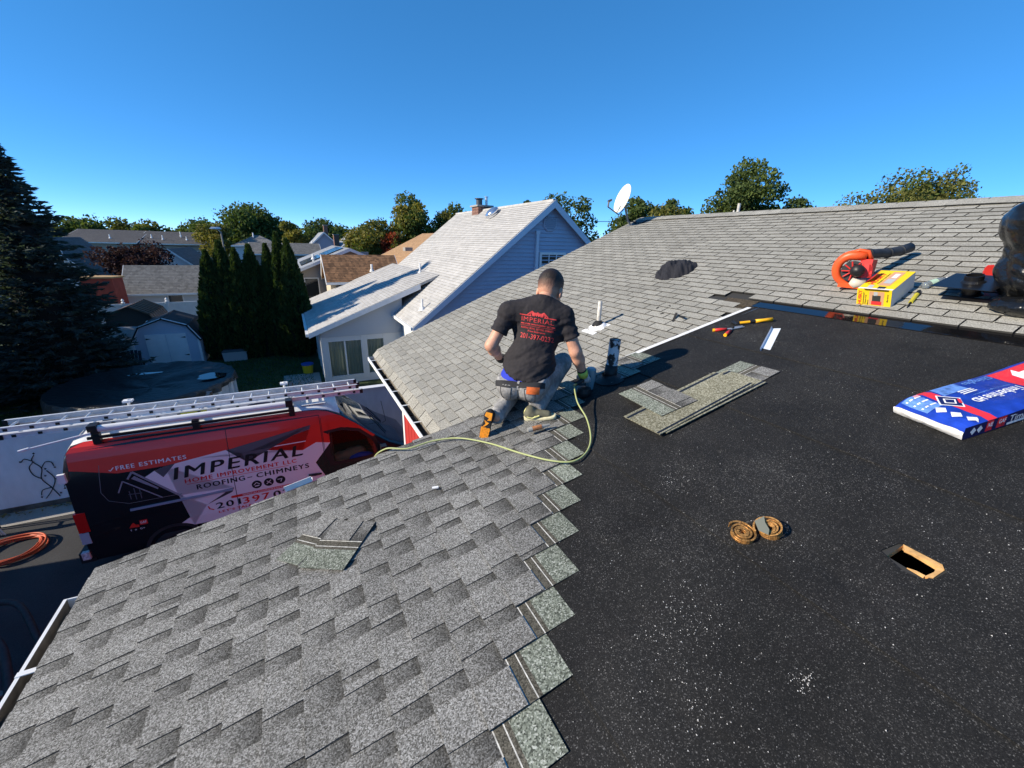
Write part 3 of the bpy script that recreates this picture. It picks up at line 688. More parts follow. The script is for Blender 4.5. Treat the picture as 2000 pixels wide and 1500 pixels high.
# hammer
hm = thing('roofing_hammer', 'black hammer with bright yellow and black grip on the underlayment', 'hammer', on2(4.05, 2.60, .02))
a, b = on2(4.00, 2.66, .03), on2(4.275, 2.455, .03); d = b-a
m = MB(); m.tube([a, a+d*.45], [.011, .012], 8); m.tube([a+d*.45, a+d*.55], .016, 8); m.build('shaft', [BLACK], hm)
HY = mk('yellow_grip', (.85, .42, .01), .45); MB().tube([a+d*.12, a+d*.4], .0135, 8).build('shaft_sleeve', [HY], hm); MB().tube([a+d*.55, a+d*.75, a+d], [.019, .016, .021], 10).build('grip', [HY], hm, smooth=True)
pr_ = Vector((-d.y, d.x, 0)).normalized(); m = MB(); m.tube([a-pr_*.07, a-pr_*.02, a+pr_*.05], [.015, .013, .018], 8); m.tube([a+pr_*.05, a+pr_*.065], .02, 10); m.build('head', [BLACK], hm)
# snips
sn = thing('tin_snips', 'grey tin snips with two red handles lying open near the hammer', 'snips', on2(3.88, 2.60, .02)); j0 = on2(3.885, 2.60, .022)
for e_, nm, mt in ((on2(3.75, 2.715, .022), 'handle', 0), (on2(3.70, 2.54, .022), 'handle', 1)):
    m = MB(); m.tube([j0, j0+(e_-j0)*.35], .008, 8); m.build('arm', [STEEL], sn); h_ = MB().tube([j0+(e_-j0)*.3, j0+(e_-j0)*.7, e_], [.014, .017, .015], 10).build('handle', [REDP], sn, smooth=True)
    MB().tube([j0+(e_-j0)*.92, e_+(e_-j0)*.02], .0165, 10).build('grip_end', [HY], h_)
for e_ in (on2(4.0, 2.575, .022), on2(3.985, 2.545, .022)):
    m = MB(); m.tube([j0, (j0+e_)/2, e_], [.014, .013, .003], 6); m.build('blade', [STEEL], sn)
m = MB(); m.lathe([(.013, 0), (.013, .02), (0, .021)], 10, Matrix.Translation(j0), 0, False); m.build('pivot', [BLACK], sn)
# bent white flashing strip
m = MB(); c4 = [(3.571, 2.089), (3.618, 2.040), (4.14, 2.28), (4.10, 2.335)]
m.add([on2(*c4[0], .008), on2(*c4[1], .008), on2(*c4[2], .008), on2(*c4[3], .008), on2(3.565, 2.095, .034), on2(4.095, 2.342, .034)], ((0, 1, 2, 3), (0, 3, 5, 4)))
tag(m.build('metal_flashing', [mk('white_flashing', (.78, .82, .86), .35)], o=on2(3.6, 2.1)), 'bent white metal flashing strip lying on the black underlayment', 'flashing')
# loose shingles
BACK = granule('shingle_back_sand', [(0, (.10, .095, .06)), (.5, (.21, .20, .14)), (1., (.36, .35, .27))], 130, isl=.05, big=.25)
STRP = mk('release_tape', (.012, .012, .015), .3)
def back_mesh(L):
    m = MB(); t = .006
    for a, b, mi in ((0, .012, 0), (.012, .03, 1), (.03, .29, 0), (.29, .312, 1), (.312, .337, 0)): m.add([(a, 0, t), (b, 0, t), (b, L, t), (a, L, t)], ((0, 1, 2, 3),), mi)
    m.add([(0, 0, 0), (.337, 0, 0), (.337, L, 0), (0, L, 0), (0, 0, t), (.337, 0, t), (.337, L, t), (0, L, t)], ((0, 1, 5, 4), (1, 2, 6, 5), (2, 3, 7, 6), (3, 0, 4, 7)), 0)
    return m.mesh('loose_shingle', [BACK, STRP])
def loose(mesh, x, y, ang, dz, label, tip=0):
    o = bpy.data.objects.new('loose_shingle', mesh); COL.objects.link(o); o.rotation_mode = 'QUATERNION'; o.rotation_quaternion = rq(A2, R_(ang)) @ Quaternion((0, 1, 0), tip); o.location = on2(x, y, dz); WL[o.name] = o.location.copy()
    return tag(o, label, 'shingle', 'loose shingles')
loose(shingle_mesh(1.0, 71), 3.30, 1.745, 90, .008, 'loose laminated shingle, granules up, at the bottom of the pile on the underlayment')
loose(back_mesh(1.02), 3.07, 1.70, 90, .018, 'loose shingle turned back side up, sandy tan with black tape edges')
loose(back_mesh(.98), 2.98, 1.735, 91.5, .026, 'second loose shingle turned sandy back up, slightly shifted on the first')
loose(shingle_mesh(.47, 73), 2.55, 1.83, 4, .036, 'cut half shingle lying granules up across the tan upturned ones').rotation_quaternion = rq(A2, R_(180-3)); bpy.data.objects['loose_shingle.003'].location = on2(2.54, 2.31, .036)
loose(shingle_mesh(.276, 74), .049, 2.31, -129.6, .030, 'large shingle offcut with green headlap lying loose on the new shingles', -.004)
loose(shingle_mesh(.17, 75), -.02, 2.42, -140, .026, 'small greenish shingle offcut tucked beside the larger one')
# bundle of shingles in printed wrapping
BLUE = mk('wrap_blue', (.012, .045, .36), .32, var=(16, .25), var2=(3, .2)); WRED = mk('wrap_red', (.72, .03, .045), .35, var=(20, .1)); WWH = mk('wrap_white', (.82, .83, .85), .4); WLB = mk('wrap_scuffed', (.12, .25, .62), .4, var=(30, .4)); NAVY = mk('wrap_navy', (.01, .014, .09), .35)
bu = thing('shingle_bundle', 'blue and red printed bundle of shingles in plastic wrap', 'bundle', on2(3.10, .643, .008), q=rq(A2, R_(-14.5)))
BL, BW, BH = 1.0, .345, .090
m = MB(); gx, gy = 26, 10
def top_h(a, b): return BH-.018*(max(0, .10-a)/.10)**2*2-.010*math.sin(b/BW*PI)*0-.005*math.sin(a*9+b*7)+.004*math.sin(b*40+a*13)*.4-(.012 if b < .012 or b > BW-.012 else 0)
idx = {}
vs = []; fs = []
for i in range(gx+1):
    for j in range(gy+1):
        a, b = i*BL/gx, j*BW/gy; idx[i, j] = len(vs); vs.append((a, b, top_h(a, b)))
fs += [(idx[i, j], idx[i+1, j], idx[i+1, j+1], idx[i, j+1]) for i in range(gx) for j in range(gy)]
m.add(vs, fs)
for j in (0, gy):
    base = len(m.v); m.add([(i*BL/gx, j*BW/gy, 0) for i in range(gx+1)], ()); 
    for i in range(gx): f = (base+i, base+i+1, idx[i+1, j], idx[i, j]); m.f.append(f if j == 0 else f[::-1]); m.m.append(0)
base = len(m.v); m.add([(BL, 0, 0), (BL, BW, 0)], ()); m.f.append((base, base+1, idx[gx, gy], idx[gx, 0])); m.m.append(0)
m.local('wrapper', [BLUE], bu)
m = MB(); ee = []
for j in range(13):                                                # torn white end, bulging
    b = j*BW/12; bul = .025*math.sin(b/BW*PI)+.006*math.sin(b*60)
    ee.append([(.004, b, top_h(0, b)-.003), (-bul-.004, b, .052+.008*math.sin(b*33)), (-bul*.8-.004, b, .030), (-bul*.4, b, .012+.006*math.sin(b*51)), (.004, b, .0)])
vs = [p for r in ee for p in r]; m.add(vs, [(j*5+k, j*5+k+1, (j+1)*5+k+1, (j+1)*5+k) for j in range(12) for k in range(4)]); m.local('torn_end', [mk('white_film', (.80, .80, .80), .35, var=(14, .08), bump=(22, .5, .01))], bu, True)
tpb = lambda a, b, d=.002: (a, b, top_h(a, b)+d)
def strip(mb, poly, mi, d=.0015, n=10):
    """quad on the bundle top, split so it follows the film"""
    P = [Vector((*p, 0)) for p in poly]; vs = []
    for i in range(n+1):
        for j in range(n+1):
            u, v_ = i/n, j/n; q = P[0]*(1-u)*(1-v_)+P[1]*u*(1-v_)+P[2]*u*v_+P[3]*(1-u)*v_; vs.append(tpb(q.x, q.y, d))
    mb.add(vs, [(i*(n+1)+j, (i+1)*(n+1)+j, (i+1)*(n+1)+j+1, i*(n+1)+j+1) for i in range(n) for j in range(n)], mi)
m = MB(); PM = [WRED, WWH, WLB, BLUE, NAVY, mk('flag_pink', (.7, .3, .33), .4)]
strip(m, [(.155, 0), (.215, 0), (.205, BW), (.145, BW)], 0); strip(m, [(.64, .12), (.999, .12), (.999, BW-.01), (.64, BW-.01)], 0)
strip(m, [(.02, .19), (.13, .19), (.12, .33), (.02, .33)], 2, .0015)
for i in range(6): strip(m, [(.03, .20+i*.021), (.125, .20+i*.021), (.125, .209+i*.021), (.03, .209+i*.021)], 1 if i % 2 else 2, .0022, 3)
strip(m, [(.09, .31), (.125, .31), (.125, .335), (.09, .335)], 5, .003, 3)
for k in range(3): c = (.075+.012*k, .165-.065*k); strip(m, [(c[0]-.03, c[1]), (c[0], c[1]-.028), (c[0]+.03, c[1]), (c[0], c[1]+.028)], 1, .002, 3)
strip(m, [(.115, .20), (.185, .125), (.26, .20), (.185, .275)], 1, .003, 6); strip(m, [(.125, .20), (.185, .135), (.25, .20), (.185, .265)], 4, .004, 6)
strip(m, [(.15, .20), (.185, .165), (.225, .20), (.185, .235)], 1, .005, 4); strip(m, [(.16, .20), (.185, .175), (.214, .20), (.185, .225)], 4, .006, 4); strip(m, [(.20, .165), (.21, .155), (.245, .19), (.235, .20)], 0, .0065, 3)
strip(m, [(.22, .25), (.40, .25), (.40, .33), (.22, .33)], 2, .0015, 5)
for i in range(3): strip(m, [(.31, .215+i*.014), (.41, .215+i*.014), (.41, .222+i*.014), (.31, .222+i*.014)], 1, .002, 3)
strip(m, [(.80, .20), (.999, .20), (.999, .26), (.80, .26)], 1, .003, 3); strip(m, [(.74, .205), (.80, .16), (.80, .30), (.74, .255)], 1, .003, 3)
m.local('print', PM, bu)
m = MB(); inv = lambda a, b: tpb(.70-a, .175-b, .0035)      # reads upside down from the camera
def inv_at(a0, b0): return lambda a, b: tpb(a0-a, b0-b, .0035)
put_text(m, 'Timberline', inv_at(.625, .165), 0, .265, 0, .055, .01, mi=0); put_text(m, 'HD', inv_at(.345, .168), 0, .065, 0, .045, .03, mi=0)
put_text(m, 'Shingles', inv_at(.63, .325), 0, .20, 0, .05, .01, mi=1); put_text(m, 'Lifetime High Definition', inv_at(.60, .195), 0, .26, 0, .014, .01, mi=1)
m.local('lettering', [WWH, WLB], bu)
sd_ = lambda a, b, d=.003: (a, -d, b)
def rs(mb, a0, a1, b0, b1, mi, d=.002): mb.add([sd_(a0, b0, d), sd_(a1, b0, d), sd_(a1, b1, d), sd_(a0, b1, d)], ((0, 1, 2, 3),), mi)
m = MB(); rs(m, 0, BL, .0, .076, 4, .001); rs(m, .15, .195, .008, .074, 0); rs(m, .225, .285, .008, .074, 0); rs(m, .30, .9, .006, .02, 1)
for k, c in enumerate((.06, .105)): m.add([sd_(c-.02, .04), sd_(c, .016), sd_(c+.02, .04), sd_(c, .064)], ((0, 1, 2, 3),), 1)
m.local('side_print', PM, bu)
m = MB(); sf = lambda a, b: sd_(a, b, .0045); put_text(m, 'NE', sf, .156, .19, .035, .062, .02); put_text(m, 'GAF', sf, .231, .28, .035, .062, .02); put_text(m, 'Timberline HD', sf, .305, .68, .025, .066, .005)
m.local('side_lettering', [WWH], bu)
# coils of roofing nails
BR = mk('brass_nails', (.46, .24, .075), .45, metal=.35, isl=.5); WIRE = mk('copper_wire', (.55, .25, .08), .4, metal=.6)
for k, (x, y, tip, tz, lab) in enumerate(((1.702, .893, .16, 0, 'flat coil of brassy roofing nails leaning on the other coil'), (1.812, .832, -.22, 1, 'taller coil of brassy roofing nails with a grey top, right of the flatter coil'))):
    nc = thing('nail_coil', lab, 'nail coil', on2(x, y, .008), q=rq(A2, .3+k) @ Quaternion((1, 0, 0), tip), group='coils of roofing nails')
    m = MB(); n_ = 190
    for i in range(n_):
        t = i*.30*(1-.0); r = .016+.046*i/n_; t = 2*math.sqrt(max(0, (r-.016)))*62
        cx, cy = r*math.cos(t), r*math.sin(t); h = .028+.012*k*(i/n_)
        m.tube([(cx, cy, .002), (cx, cy, h)], .0013, 4); m.lathe([(.0042, h), (.0042, h+.0012)], 6, Matrix.Translation((cx, cy, 0)))
    m.local('nails', [BR], nc)
    m = MB()
    for hz in (.012, .024): m.tube([((.016+.046*i/120)*math.cos(2*math.sqrt(.046*i/120)*62), (.016+.046*i/120)*math.sin(2*math.sqrt(.046*i/120)*62), hz) for i in range(121)], .0011, 4)
    m.local('wire', [WIRE], nc)
    if k: m = MB(); m.add([(.02, .0, .0475), (.05, -.02, .0475), (.05, .03, .048), (.0, .052, .0478), (-.04, .035, .0475), (-.018, .012, .0475)], ((0, 1, 2, 3, 4, 5),)); m.local('paper_label', [mk('label_grey', (.16, .17, .14), .6)], nc)
# knife by the boot, chalk stub, white offcut at the rake
stick('utility_knife', on2(1.385, 2.325, .068), on2(1.545, 2.285, .062), [('handle', 0, .2, .016, .019, mk('dusty_grey', (.3, .3, .28), .6)), ('grip', .2, .62, .0185, .018, mk('rust_brown', (.36, .15, .06), .6, var=(60, .4))), ('blade_holder', .62, 1., .015, .008, mk('dusty_grey', (.3, .3, .28), .6))], 'worn brown and grey utility knife on the shingles beside the worker\'s shoe', 'knife')
tag(MB().box(-.02, .02, -.006, .006, 0, .009, 0, Matrix.Translation(on2(.64, 2.19, .035)) @ Matrix.Rotation(-A2, 4, 'Y') @ Matrix.Rotation(-.5, 4, 'Z')).build('chalk_stub', [WHITE], o=on2(.64, 2.19, .033)), 'tiny white chalk stub on the new grey shingles', 'chalk')
m = MB(); m.box(-.09, .09, -.005, .05, 0, .004, 0, Matrix.Translation(on2(-.14, 2.90, .022)) @ Matrix.Rotation(-A2, 4, 'Y')); m.box(-.09, .09, -.003, .001, 0, .04, 0, Matrix.Translation(on2(-.14, 2.90, .022)) @ Matrix.Rotation(-A2, 4, 'Y'))
tag(m.build('trim_offcut', [WHITE2], o=on2(-.14, 2.90, .022)), 'short white metal trim offcut at the roof edge above the van', 'trim')
# scattered loose granules and dust on the underlayment
rng = np.random.RandomState(8); m = MB()
for cx, cy, sp_, n_ in ((1.743, 1.35, .06, 160), (1.33, .393, .02, 120), (1.2, .75, .09, 260), (1.0, .55, .12, 260), (2.3, .3, .25, 200), (1.5, 1.0, .45, 500), (2.6, 1.4, .6, 420), (3.4, 1.7, .7, 300)):
    for i in range(n_//2):
        x, y = cx+rng.normal()*sp_, cy+rng.normal()*sp_*.8; s = rng.uniform(.001, .0032)
        if 1.98 < x < 2.2 and .3 < y < .55: continue
        p = on2(x, y, .0065+s*.3); a = rng.rand()*6
        m.add([p+Vector((math.cos(a+k*2.1)*s, math.sin(a+k*2.1)*s, T2*math.cos(a+k*2.1)*s)) for k in range(3)]+[p+Vector((0, 0, s))], ((0, 1, 3), (1, 2, 3), (2, 0, 3)))
tag(m.build('granules', [mk('pale_granules', (.42, .42, .42), .8, isl=.4)], o=on2(1.5, 1, 0)), 'pale loose granules scattered over the black underlayment', 'granules', kind='stuff')
# satellite dish
ds = thing('satellite_dish', 'cream satellite dish on a bent mast at the far end of the ridge', 'satellite dish', p1(7.25, 7.92, .012)); D0 = wloc(ds)
nrm = Vector((-.91, .17, .30)).normalized(); dc = Vector((6.86, 7.86, 6.93)); Md = Matrix.Translation(dc) @ nrm.to_track_quat('Z', 'Y').to_matrix().to_4x4() @ Matrix.Diagonal((.84, .96, 1, 1))
m = MB(); prof = [(.33*i/8, .055*(i/8)**2-.055) for i in range(9)]; m.lathe([(max(r, .001), z) for r, z in prof]+[(.335, .002)]+[(r, z-.012) for r, z in reversed(prof)], 32, Md, 0, False)
rf = m.build('reflector', [mk('cream_dish', (.72, .68, .55), .5, var=(5, .12))], ds, smooth=True)
m = MB(); m.tube([D0, D0+Vector((-.10, 0, .10)), dc-nrm*.12+Vector((0, 0, -.18)), dc-nrm*.07], .024, 10); m.box(-.09, .09, -.06, .06, -.0, .012, 0, Matrix.Translation(D0) @ Matrix.Rotation(-A1, 4, 'Y')); m.build('mast', [mk('grey_mast', (.16, .17, .18), .5)], ds)
lnb = dc+nrm*.36+Vector((0, 0, -.30))
m = MB(); m.tube([dc-nrm*.07+Vector((0, 0, -.2)), dc+nrm*.05+Vector((0, 0, -.36)), lnb], .014, 8); m.tube([lnb, lnb+Vector((.02, 0, .13))], .018, 8); m.tube([lnb+Vector((0, 0, .11)), lnb+Vector((.09, 0, .15))], [.03, .022], 10); m.build('feed_arm', [mk('dark_grey_arm', (.07, .075, .085), .5)], ds)
m = MB(); m.tube([D0+Vector((.18, -.1, .05)), D0+Vector((-.1, 0, .1))], .012, 6); m.box(-.05, .12, -.28, .0, .0, .02, 0, Matrix.Translation(D0+Vector((.12, -.02, .06))) @ Matrix.Rotation(-A1, 4, 'Y')); m.build('mount_foot', [BLACK], ds)
# ================================================================== the kneeling worker
SKIN = mk('skin', (.58, .30, .20), .52, var=(11, .22), var2=(70, .10), spec=.4, bump=(160, .25, .003))
TEE = mk('black_cotton', (.019, .0165, .0195), .85, var=(40, .2), bump=(26, .5, .012))
JEAN = mk('washed_grey_denim', (.25, .245, .24), .85, var=(9, .45), var2=(45, .22), bump=(30, .5, .012))
HAIR = mk('dark_hair', (.018, .012, .009), .6, var=(90, .5), bump=(160, .8, .006))
def vv(*a): return np.array(a, float)
J = dict(neck=vv(1.705, 2.735, 5.47), head=vv(1.805, 2.80, 5.555), LS=vv(1.475, 2.86, 5.40), RS=vv(1.83, 2.63, 5.38), chest=vv(1.675, 2.745, 5.27), waist=vv(1.575, 2.70, 5.03), pel=vv(1.525, 2.685, 4.875),
         RE=vv(1.895, 2.53, 5.115), RW=vv(2.02, 2.575, 4.905), LE=vv(1.325, 2.87, 5.135), LW=vv(1.47, 3.02, 4.99), RH=vv(1.60, 2.63, 4.855), LH=vv(1.455, 2.755, 4.84), RK=vv(1.965, 2.80, 4.945), RA=vv(1.565, 2.53, 4.69), LK=vv(1.60, 2.965, 4.70), LA=vv(1.245, 2.585, 4.655))
fwd = vv(.68, .73, 0); fwd /= np.linalg.norm(fwd); lft = vv(-fwd[1], fwd[0], 0)
hup = vv(.30, .22, .93); hup /= np.linalg.norm(hup); hf = vv(.80, .50, -.50); hf -= hup*(hf@hup); hf /= np.linalg.norm(hf); hl = np.cross(hup, hf)
HM = np.stack([hf, hl, hup], 1)                       # head frame: forward, left, up
hc = J['head']
HS = 1.18
def hp(f, l, u): return hc+(hf*f+hl*l+hup*u)*HS
def head_f(p):
    d = sd_ell(p, hp(-.012, 0, .035), vv(.098, .078, .098)*HS, HM); d = smin(d, sd_ell(p, hp(.035, 0, -.045), vv(.066, .060, .085)*HS, HM), .045)
    d = smin(d, sd_ell(p, hp(.088, 0, -.022), vv(.020, .014, .026)*HS, HM), .02)         # nose
    d = smin(d, sd_ell(p, hp(.075, 0, .025), vv(.022, .05, .012)*HS, HM), .02)           # brow
    d = smin(d, sd_ell(p, hp(.075, 0, -.075), vv(.018, .026, .010)*HS, HM), .012)        # lips
    d = smin(d, sd_ell(p, hp(.06, 0, -.108), vv(.028, .03, .022)*HS, HM), .02)           # chin
    for s in (-1, 1):
        d = np.maximum(d, -sd_ell(p, hp(.087, s*.03, .004), vv(.014, .015, .010)*HS, HM)) # eye sockets
        d = smin(d, sd_ell(p, hp(.074, s*.03, .004), vv(.012, .012, .011)*HS, HM), .004)
        e = sd_ell(p, hp(-.008, s*.083, -.015), vv(.022, .012, .036)*HS, HM); e = np.maximum(e, -sd_ell(p, hp(.0, s*.093, -.012), vv(.012, .007, .022)*HS, HM)); d = smin(d, e, .008)
    return d
def arm(p, S, E_, W, k=.03):
    d = sd_cone(p, J[S], J[E_], .056, .046); fm = J[E_]*.65+J[W]*.35
    d = smin(d, sd_cone(p, J[E_], fm, .045, .050), .03); return smin(d, sd_cone(p, fm, J[W], .049, .031), .02)
def torso(p, g=0.):
    d = sd_ell(p, J['chest'], (.110+g, .190+g, .20+g), np.stack([fwd, lft, vv(0, 0, 1)], 1))
    d = smin(d, sd_cone(p, J['LS'], J['RS'], .060+g, .060+g), .07)
    for S in ('LS', 'RS'): d = smin(d, sd_cone(p, J['neck']-vv(0, 0, .005), J[S], .062+g, .05+g), .05)
    d = smin(d, sd_ell(p, J['waist'], (.112+g, .182+g, .17+g), np.stack([fwd, lft, vv(0, 0, 1)], 1)), .08)
    return smin(d, sd_ell(p, J['pel'], (.135+g, .190+g, .12+g), np.stack([fwd, lft, vv(0, 0, 1)], 1)), .07)
def legs(p, g=0.):
    d = smin(sd_cone(p, J['RH'], J['RK'], .095+g, .066+g), sd_cone(p, J['RK'], J['RA'], .062+g, .046+g), .03)
    e = smin(sd_cone(p, J['LH'], J['LK'], .095+g, .068+g), sd_cone(p, J['LK'], J['LA'], .064+g, .048+g), .03)
    return np.minimum(d, e) if g < 0 else smin(d, e, .02)
def hand(p, W, palm, dr, lt, curl):
    """palm, four fingers and a thumb; dr = pointing, lt = across, curl = bending towards"""
    c = W+dr*.055; Mh = np.stack([dr, lt, np.cross(dr, lt)], 1)
    d = smin(sd_cone(p, W, c, .028, .03), sd_ell(p, c, (.048, .042, .018), Mh), .02)
    for i, (o, L) in enumerate(((-.030, .075), (-.010, .085), (.010, .08), (.029, .062))):
        b = c+dr*.036+lt*o; k1 = b+dr*L*.30+curl*L*.32; k2 = k1-dr*L*.10+curl*L*.38; 
        f_ = smin(sd_cone(p, b, k1, .0105, .0095), sd_cone(p, k1, k2, .0095, .008), .004); d = smin(d, f_, .006)
    t0 = W+dr*.02-lt*.03; t1 = t0+dr*.035-lt*.022+curl*.025; t2 = t1+dr*.022+curl*.03
    return smin(d, smin(sd_cone(p, t0, t1, .014, .0115), sd_cone(p, t1, t2, .0115, .009), .005), .008)
rdir = J['RW']-J['RE']; rdir /= np.linalg.norm(rdir); rl = np.cross(rdir, fwd); rl /= np.linalg.norm(rl); rcurl = np.cross(rl, rdir)
ldir = J['LW']-J['LE']; ldir /= np.linalg.norm(ldir); ll = np.cross(ldir, vv(0, 0, 1)); ll /= np.linalg.norm(ll); lcurl = np.cross(ll, ldir)
def body_f(p):
    d = head_f(p); d = smin(d, sd_cone(p, J['neck']-vv(0, 0, .02), hc-hup*.05-hf*.015, .068, .060), .025)
    d = smin(d, torso(p), .04); d = smin(d, arm(p, 'RS', 'RE', 'RW'), .025); d = smin(d, arm(p, 'LS', 'LE', 'LW'), .025)
    d = smin(d, legs(p, -.006), .04)
    d = np.minimum(d, hand(p, J['RW'], 0, rdir, rl, rcurl)); return np.minimum(d, hand(p, J['LW'], 0, ldir, ll, lcurl))
V, F = surf_net(body_f, (1.1, 2.35, 4.5), (2.25, 3.25, 5.8), .0088)
PO = p2(1.55, 2.65)
person = np_obj('person', V, F, SKIN, None, o=PO); tag(person, 'kneeling roofer in black printed T-shirt and grey jeans, nailing shingles', 'person')
# hair: short cap with a fade at the nape
def hair_f(p):
    q = (p-hc)@HM/HS; d = sd_ell(p, hp(-.012, 0, .036), vv(.1005, .0805, .1015)*HS, HM)-.0065*np.clip((q[:, 2]-.02)/.06, 0, 1)-.0012+.0016*noise3(p, 140, 2)
    d = smin(d, sd_cone(p, hc-hup*.02-hf*.03, hc-hup*.055-hf*.028, .069*1.05, .062*1.05), .02)
    line = -.062+.55*np.maximum(q[:, 0]+.015, 0)+.004*noise3(p, 40, 7)                       # nape, round the ear, up to the brow
    line = np.where(q[:, 0] > .03, np.maximum(line, .055-.4*(q[:, 0]-.03)*0), line)
    return np.maximum(np.maximum(d, (line-q[:, 2])*.8), q[:, 0]-.088)
V, F = surf_net(hair_f, hc-.18, hc+.20, .0055); hr = np_obj('hair', V, F, HAIR, person)
hn = HAIR.node_tree; g1 = hn.nodes.new('ShaderNodeNewGeometry'); dp = hn.nodes.new('ShaderNodeVectorMath'); dp.operation = 'DOT_PRODUCT'; dp.inputs[1].default_value = hup; hn.links.new(g1.outputs['Position'], dp.inputs[0])
nz = hn.nodes.new('ShaderNodeTexNoise'); nz.inputs['Scale'].default_value = 130; hn.links.new(g1.outputs['Position'], nz.inputs[0]); ma = hn.nodes.new('ShaderNodeMath'); ma.operation = 'MULTIPLY_ADD'; ma.inputs[1].default_value = .035; hn.links.new(nz.outputs[0], ma.inputs[0]); hn.links.new(dp.outputs['Value'], ma.inputs[2])
mr_ = hn.nodes.new('ShaderNodeMapRange'); z0_ = float(hc@hup)+.0175; mr_.inputs[1].default_value = z0_-.02; mr_.inputs[2].default_value = z0_+.068; hn.links.new(ma.outputs[0], mr_.inputs[0])
rp_ = hn.nodes.new('ShaderNodeValToRGB'); rp_.color_ramp.elements[0].color = (.54, .28, .185, 1); rp_.color_ramp.elements[1].color = (.020, .013, .010, 1); e_ = rp_.color_ramp.elements.new(.45); e_.color = (.16, .085, .06, 1); hn.links.new(mr_.outputs[0], rp_.inputs[0]); hn.links.new(rp_.outputs[0], hn.nodes['Principled BSDF'].inputs['Base Color'])
def beard_f(p):
    d = sd_ell(p, hp(.036, 0, -.05), vv(.069, .063, .086)*HS, HM); q = (p-hc)@HM/HS
    return np.maximum(np.maximum(d, q[:, 2]+.055-.5*(.03-q[:, 0])), .012-q[:, 0])
V, F = surf_net(beard_f, hc-.16, hc+.16, .006); np_obj('beard', V, F, mk('beard_stubble', (.06, .035, .025), .7), person)
# T-shirt
hemz = lambda p: 4.985+.50*((p-J['pel'])@fwd)+.16*((p-J['pel'])@lft)
def tee_f(p):
    d = torso(p, .016)
    for S, E_ in (('RS', 'RE'), ('LS', 'LE')):
        m_ = J[S]*.42+J[E_]*.58; d = smin(d, sd_cone(p, J[S], m_, .066, .068), .035)
    q = p-J['waist']; s = q@lft
    d = d-.014*np.exp(-((p[:, 2]-5.0)/.06)**2)
    d = d+.016*noise3(np.stack([s*.6, p[:, 2]*2.4+s*1.3, p[:, 0]*.3], 1), 13, 8)*np.clip((5.22-p[:, 2])/.12, .12, 1.2)+.005*noise3(p*vv(1, 1, 1.7), 32, 3)
    for S, E_ in (('RS', 'RE'), ('LS', 'LE')):
        ax_ = (J[E_]-J[S])/np.linalg.norm(J[E_]-J[S]); t = (p-J[S])@ax_
        near = np.linalg.norm(p-J[S]-np.outer(np.clip(t, 0, .4), ax_), axis=1) < .12
        d = np.where(near & (t > .175), np.maximum(d, t-.185), d)
        d = d+np.where(near & (t > .02), .004*np.sin(t*95+noise3(p, 12, 1)*2), 0)
    d = np.maximum(d, hemz(p)-p[:, 2]); nk = J['neck']+vv(.01, .01, .035)
    d = np.maximum(d, (p-nk)@(hup*.85+fwd*.25))
    return d
V, F = surf_net(tee_f, (1.2, 2.35, 4.8), (2.1, 3.2, 5.65), .0085); tee = np_obj('t_shirt', V, F, TEE, person)
# belt strip of blue underwear and the jeans
def brief_f(p):
    d = torso(p, .010); return np.maximum(np.maximum(d, 4.90-p[:, 2]), p[:, 2]-5.02)
V, F = surf_net(brief_f, (1.25, 2.4, 4.82), (1.85, 3.05, 5.08), .009); np_obj('underwear', V, F, mk('royal_blue_cotton', (.015, .035, .42), .8), person)
wz = lambda p: 4.945+.30*((p-J['pel'])@fwd)-.05*((p-J['pel'])@lft)
def jean_f(p):
    d = sd_ell(p, J['pel'], (.150, .205, .135), np.stack([fwd, lft, vv(0, 0, 1)], 1)); d = smin(d, legs(p, .013), .035)
    d = smin(d, sd_ell(p, J['pel']-fwd*.085+lft*.085-vv(0, 0, .02), (.10, .11, .11)), .06); d = smin(d, sd_ell(p, J['pel']-fwd*.085-lft*.085-vv(0, 0, .02), (.10, .11, .11)), .06)
    d = d+.006*noise3(p*vv(1, 1, 1.8), 17, 4)+.003*noise3(p, 42, 5)
    c = J['pel']-fwd*.17; q = p-c; d = d+.007*np.exp(-((q@lft)/.012)**2-((p[:, 2]-4.84)/.07)**2)         # seat seam
    d = np.maximum(d, p[:, 2]-wz(p))
    for K, An in (('RK', 'RA'), ('LK', 'LA')):
        ax_ = (J[An]-J[K])/np.linalg.norm(J[An]-J[K]); t = (p-J[K])@ax_; L = np.linalg.norm(J[An]-J[K])
        near = np.linalg.norm(p-J[K]-np.outer(np.clip(t, 0, L+.2), ax_), axis=1) < .10
        d = np.where(near & (t > L-.06), np.maximum(d, t-(L+.025)), d)
    return d
V, F = surf_net(jean_f, (1.1, 2.35, 4.5), (2.15, 3.15, 5.05), .0088); jeans = np_obj('jeans', V, F, JEAN, person)
bv_j = BVHTree.FromPolygons([Vector(v) for v in V.tolist()], F.tolist())
def snap(bv, p, off, frm=None):
    o = Vector(frm) if frm is not None else Vector((0, 0, EYE)); d = (Vector(p)-o).normalized(); h = bv.ray_cast(o, d)
    if h[0] is None: h = bv.find_nearest(Vector(p))
    n_ = h[1] if h[1].dot(d) < 0 else -h[1]
    return h[0]+n_*off
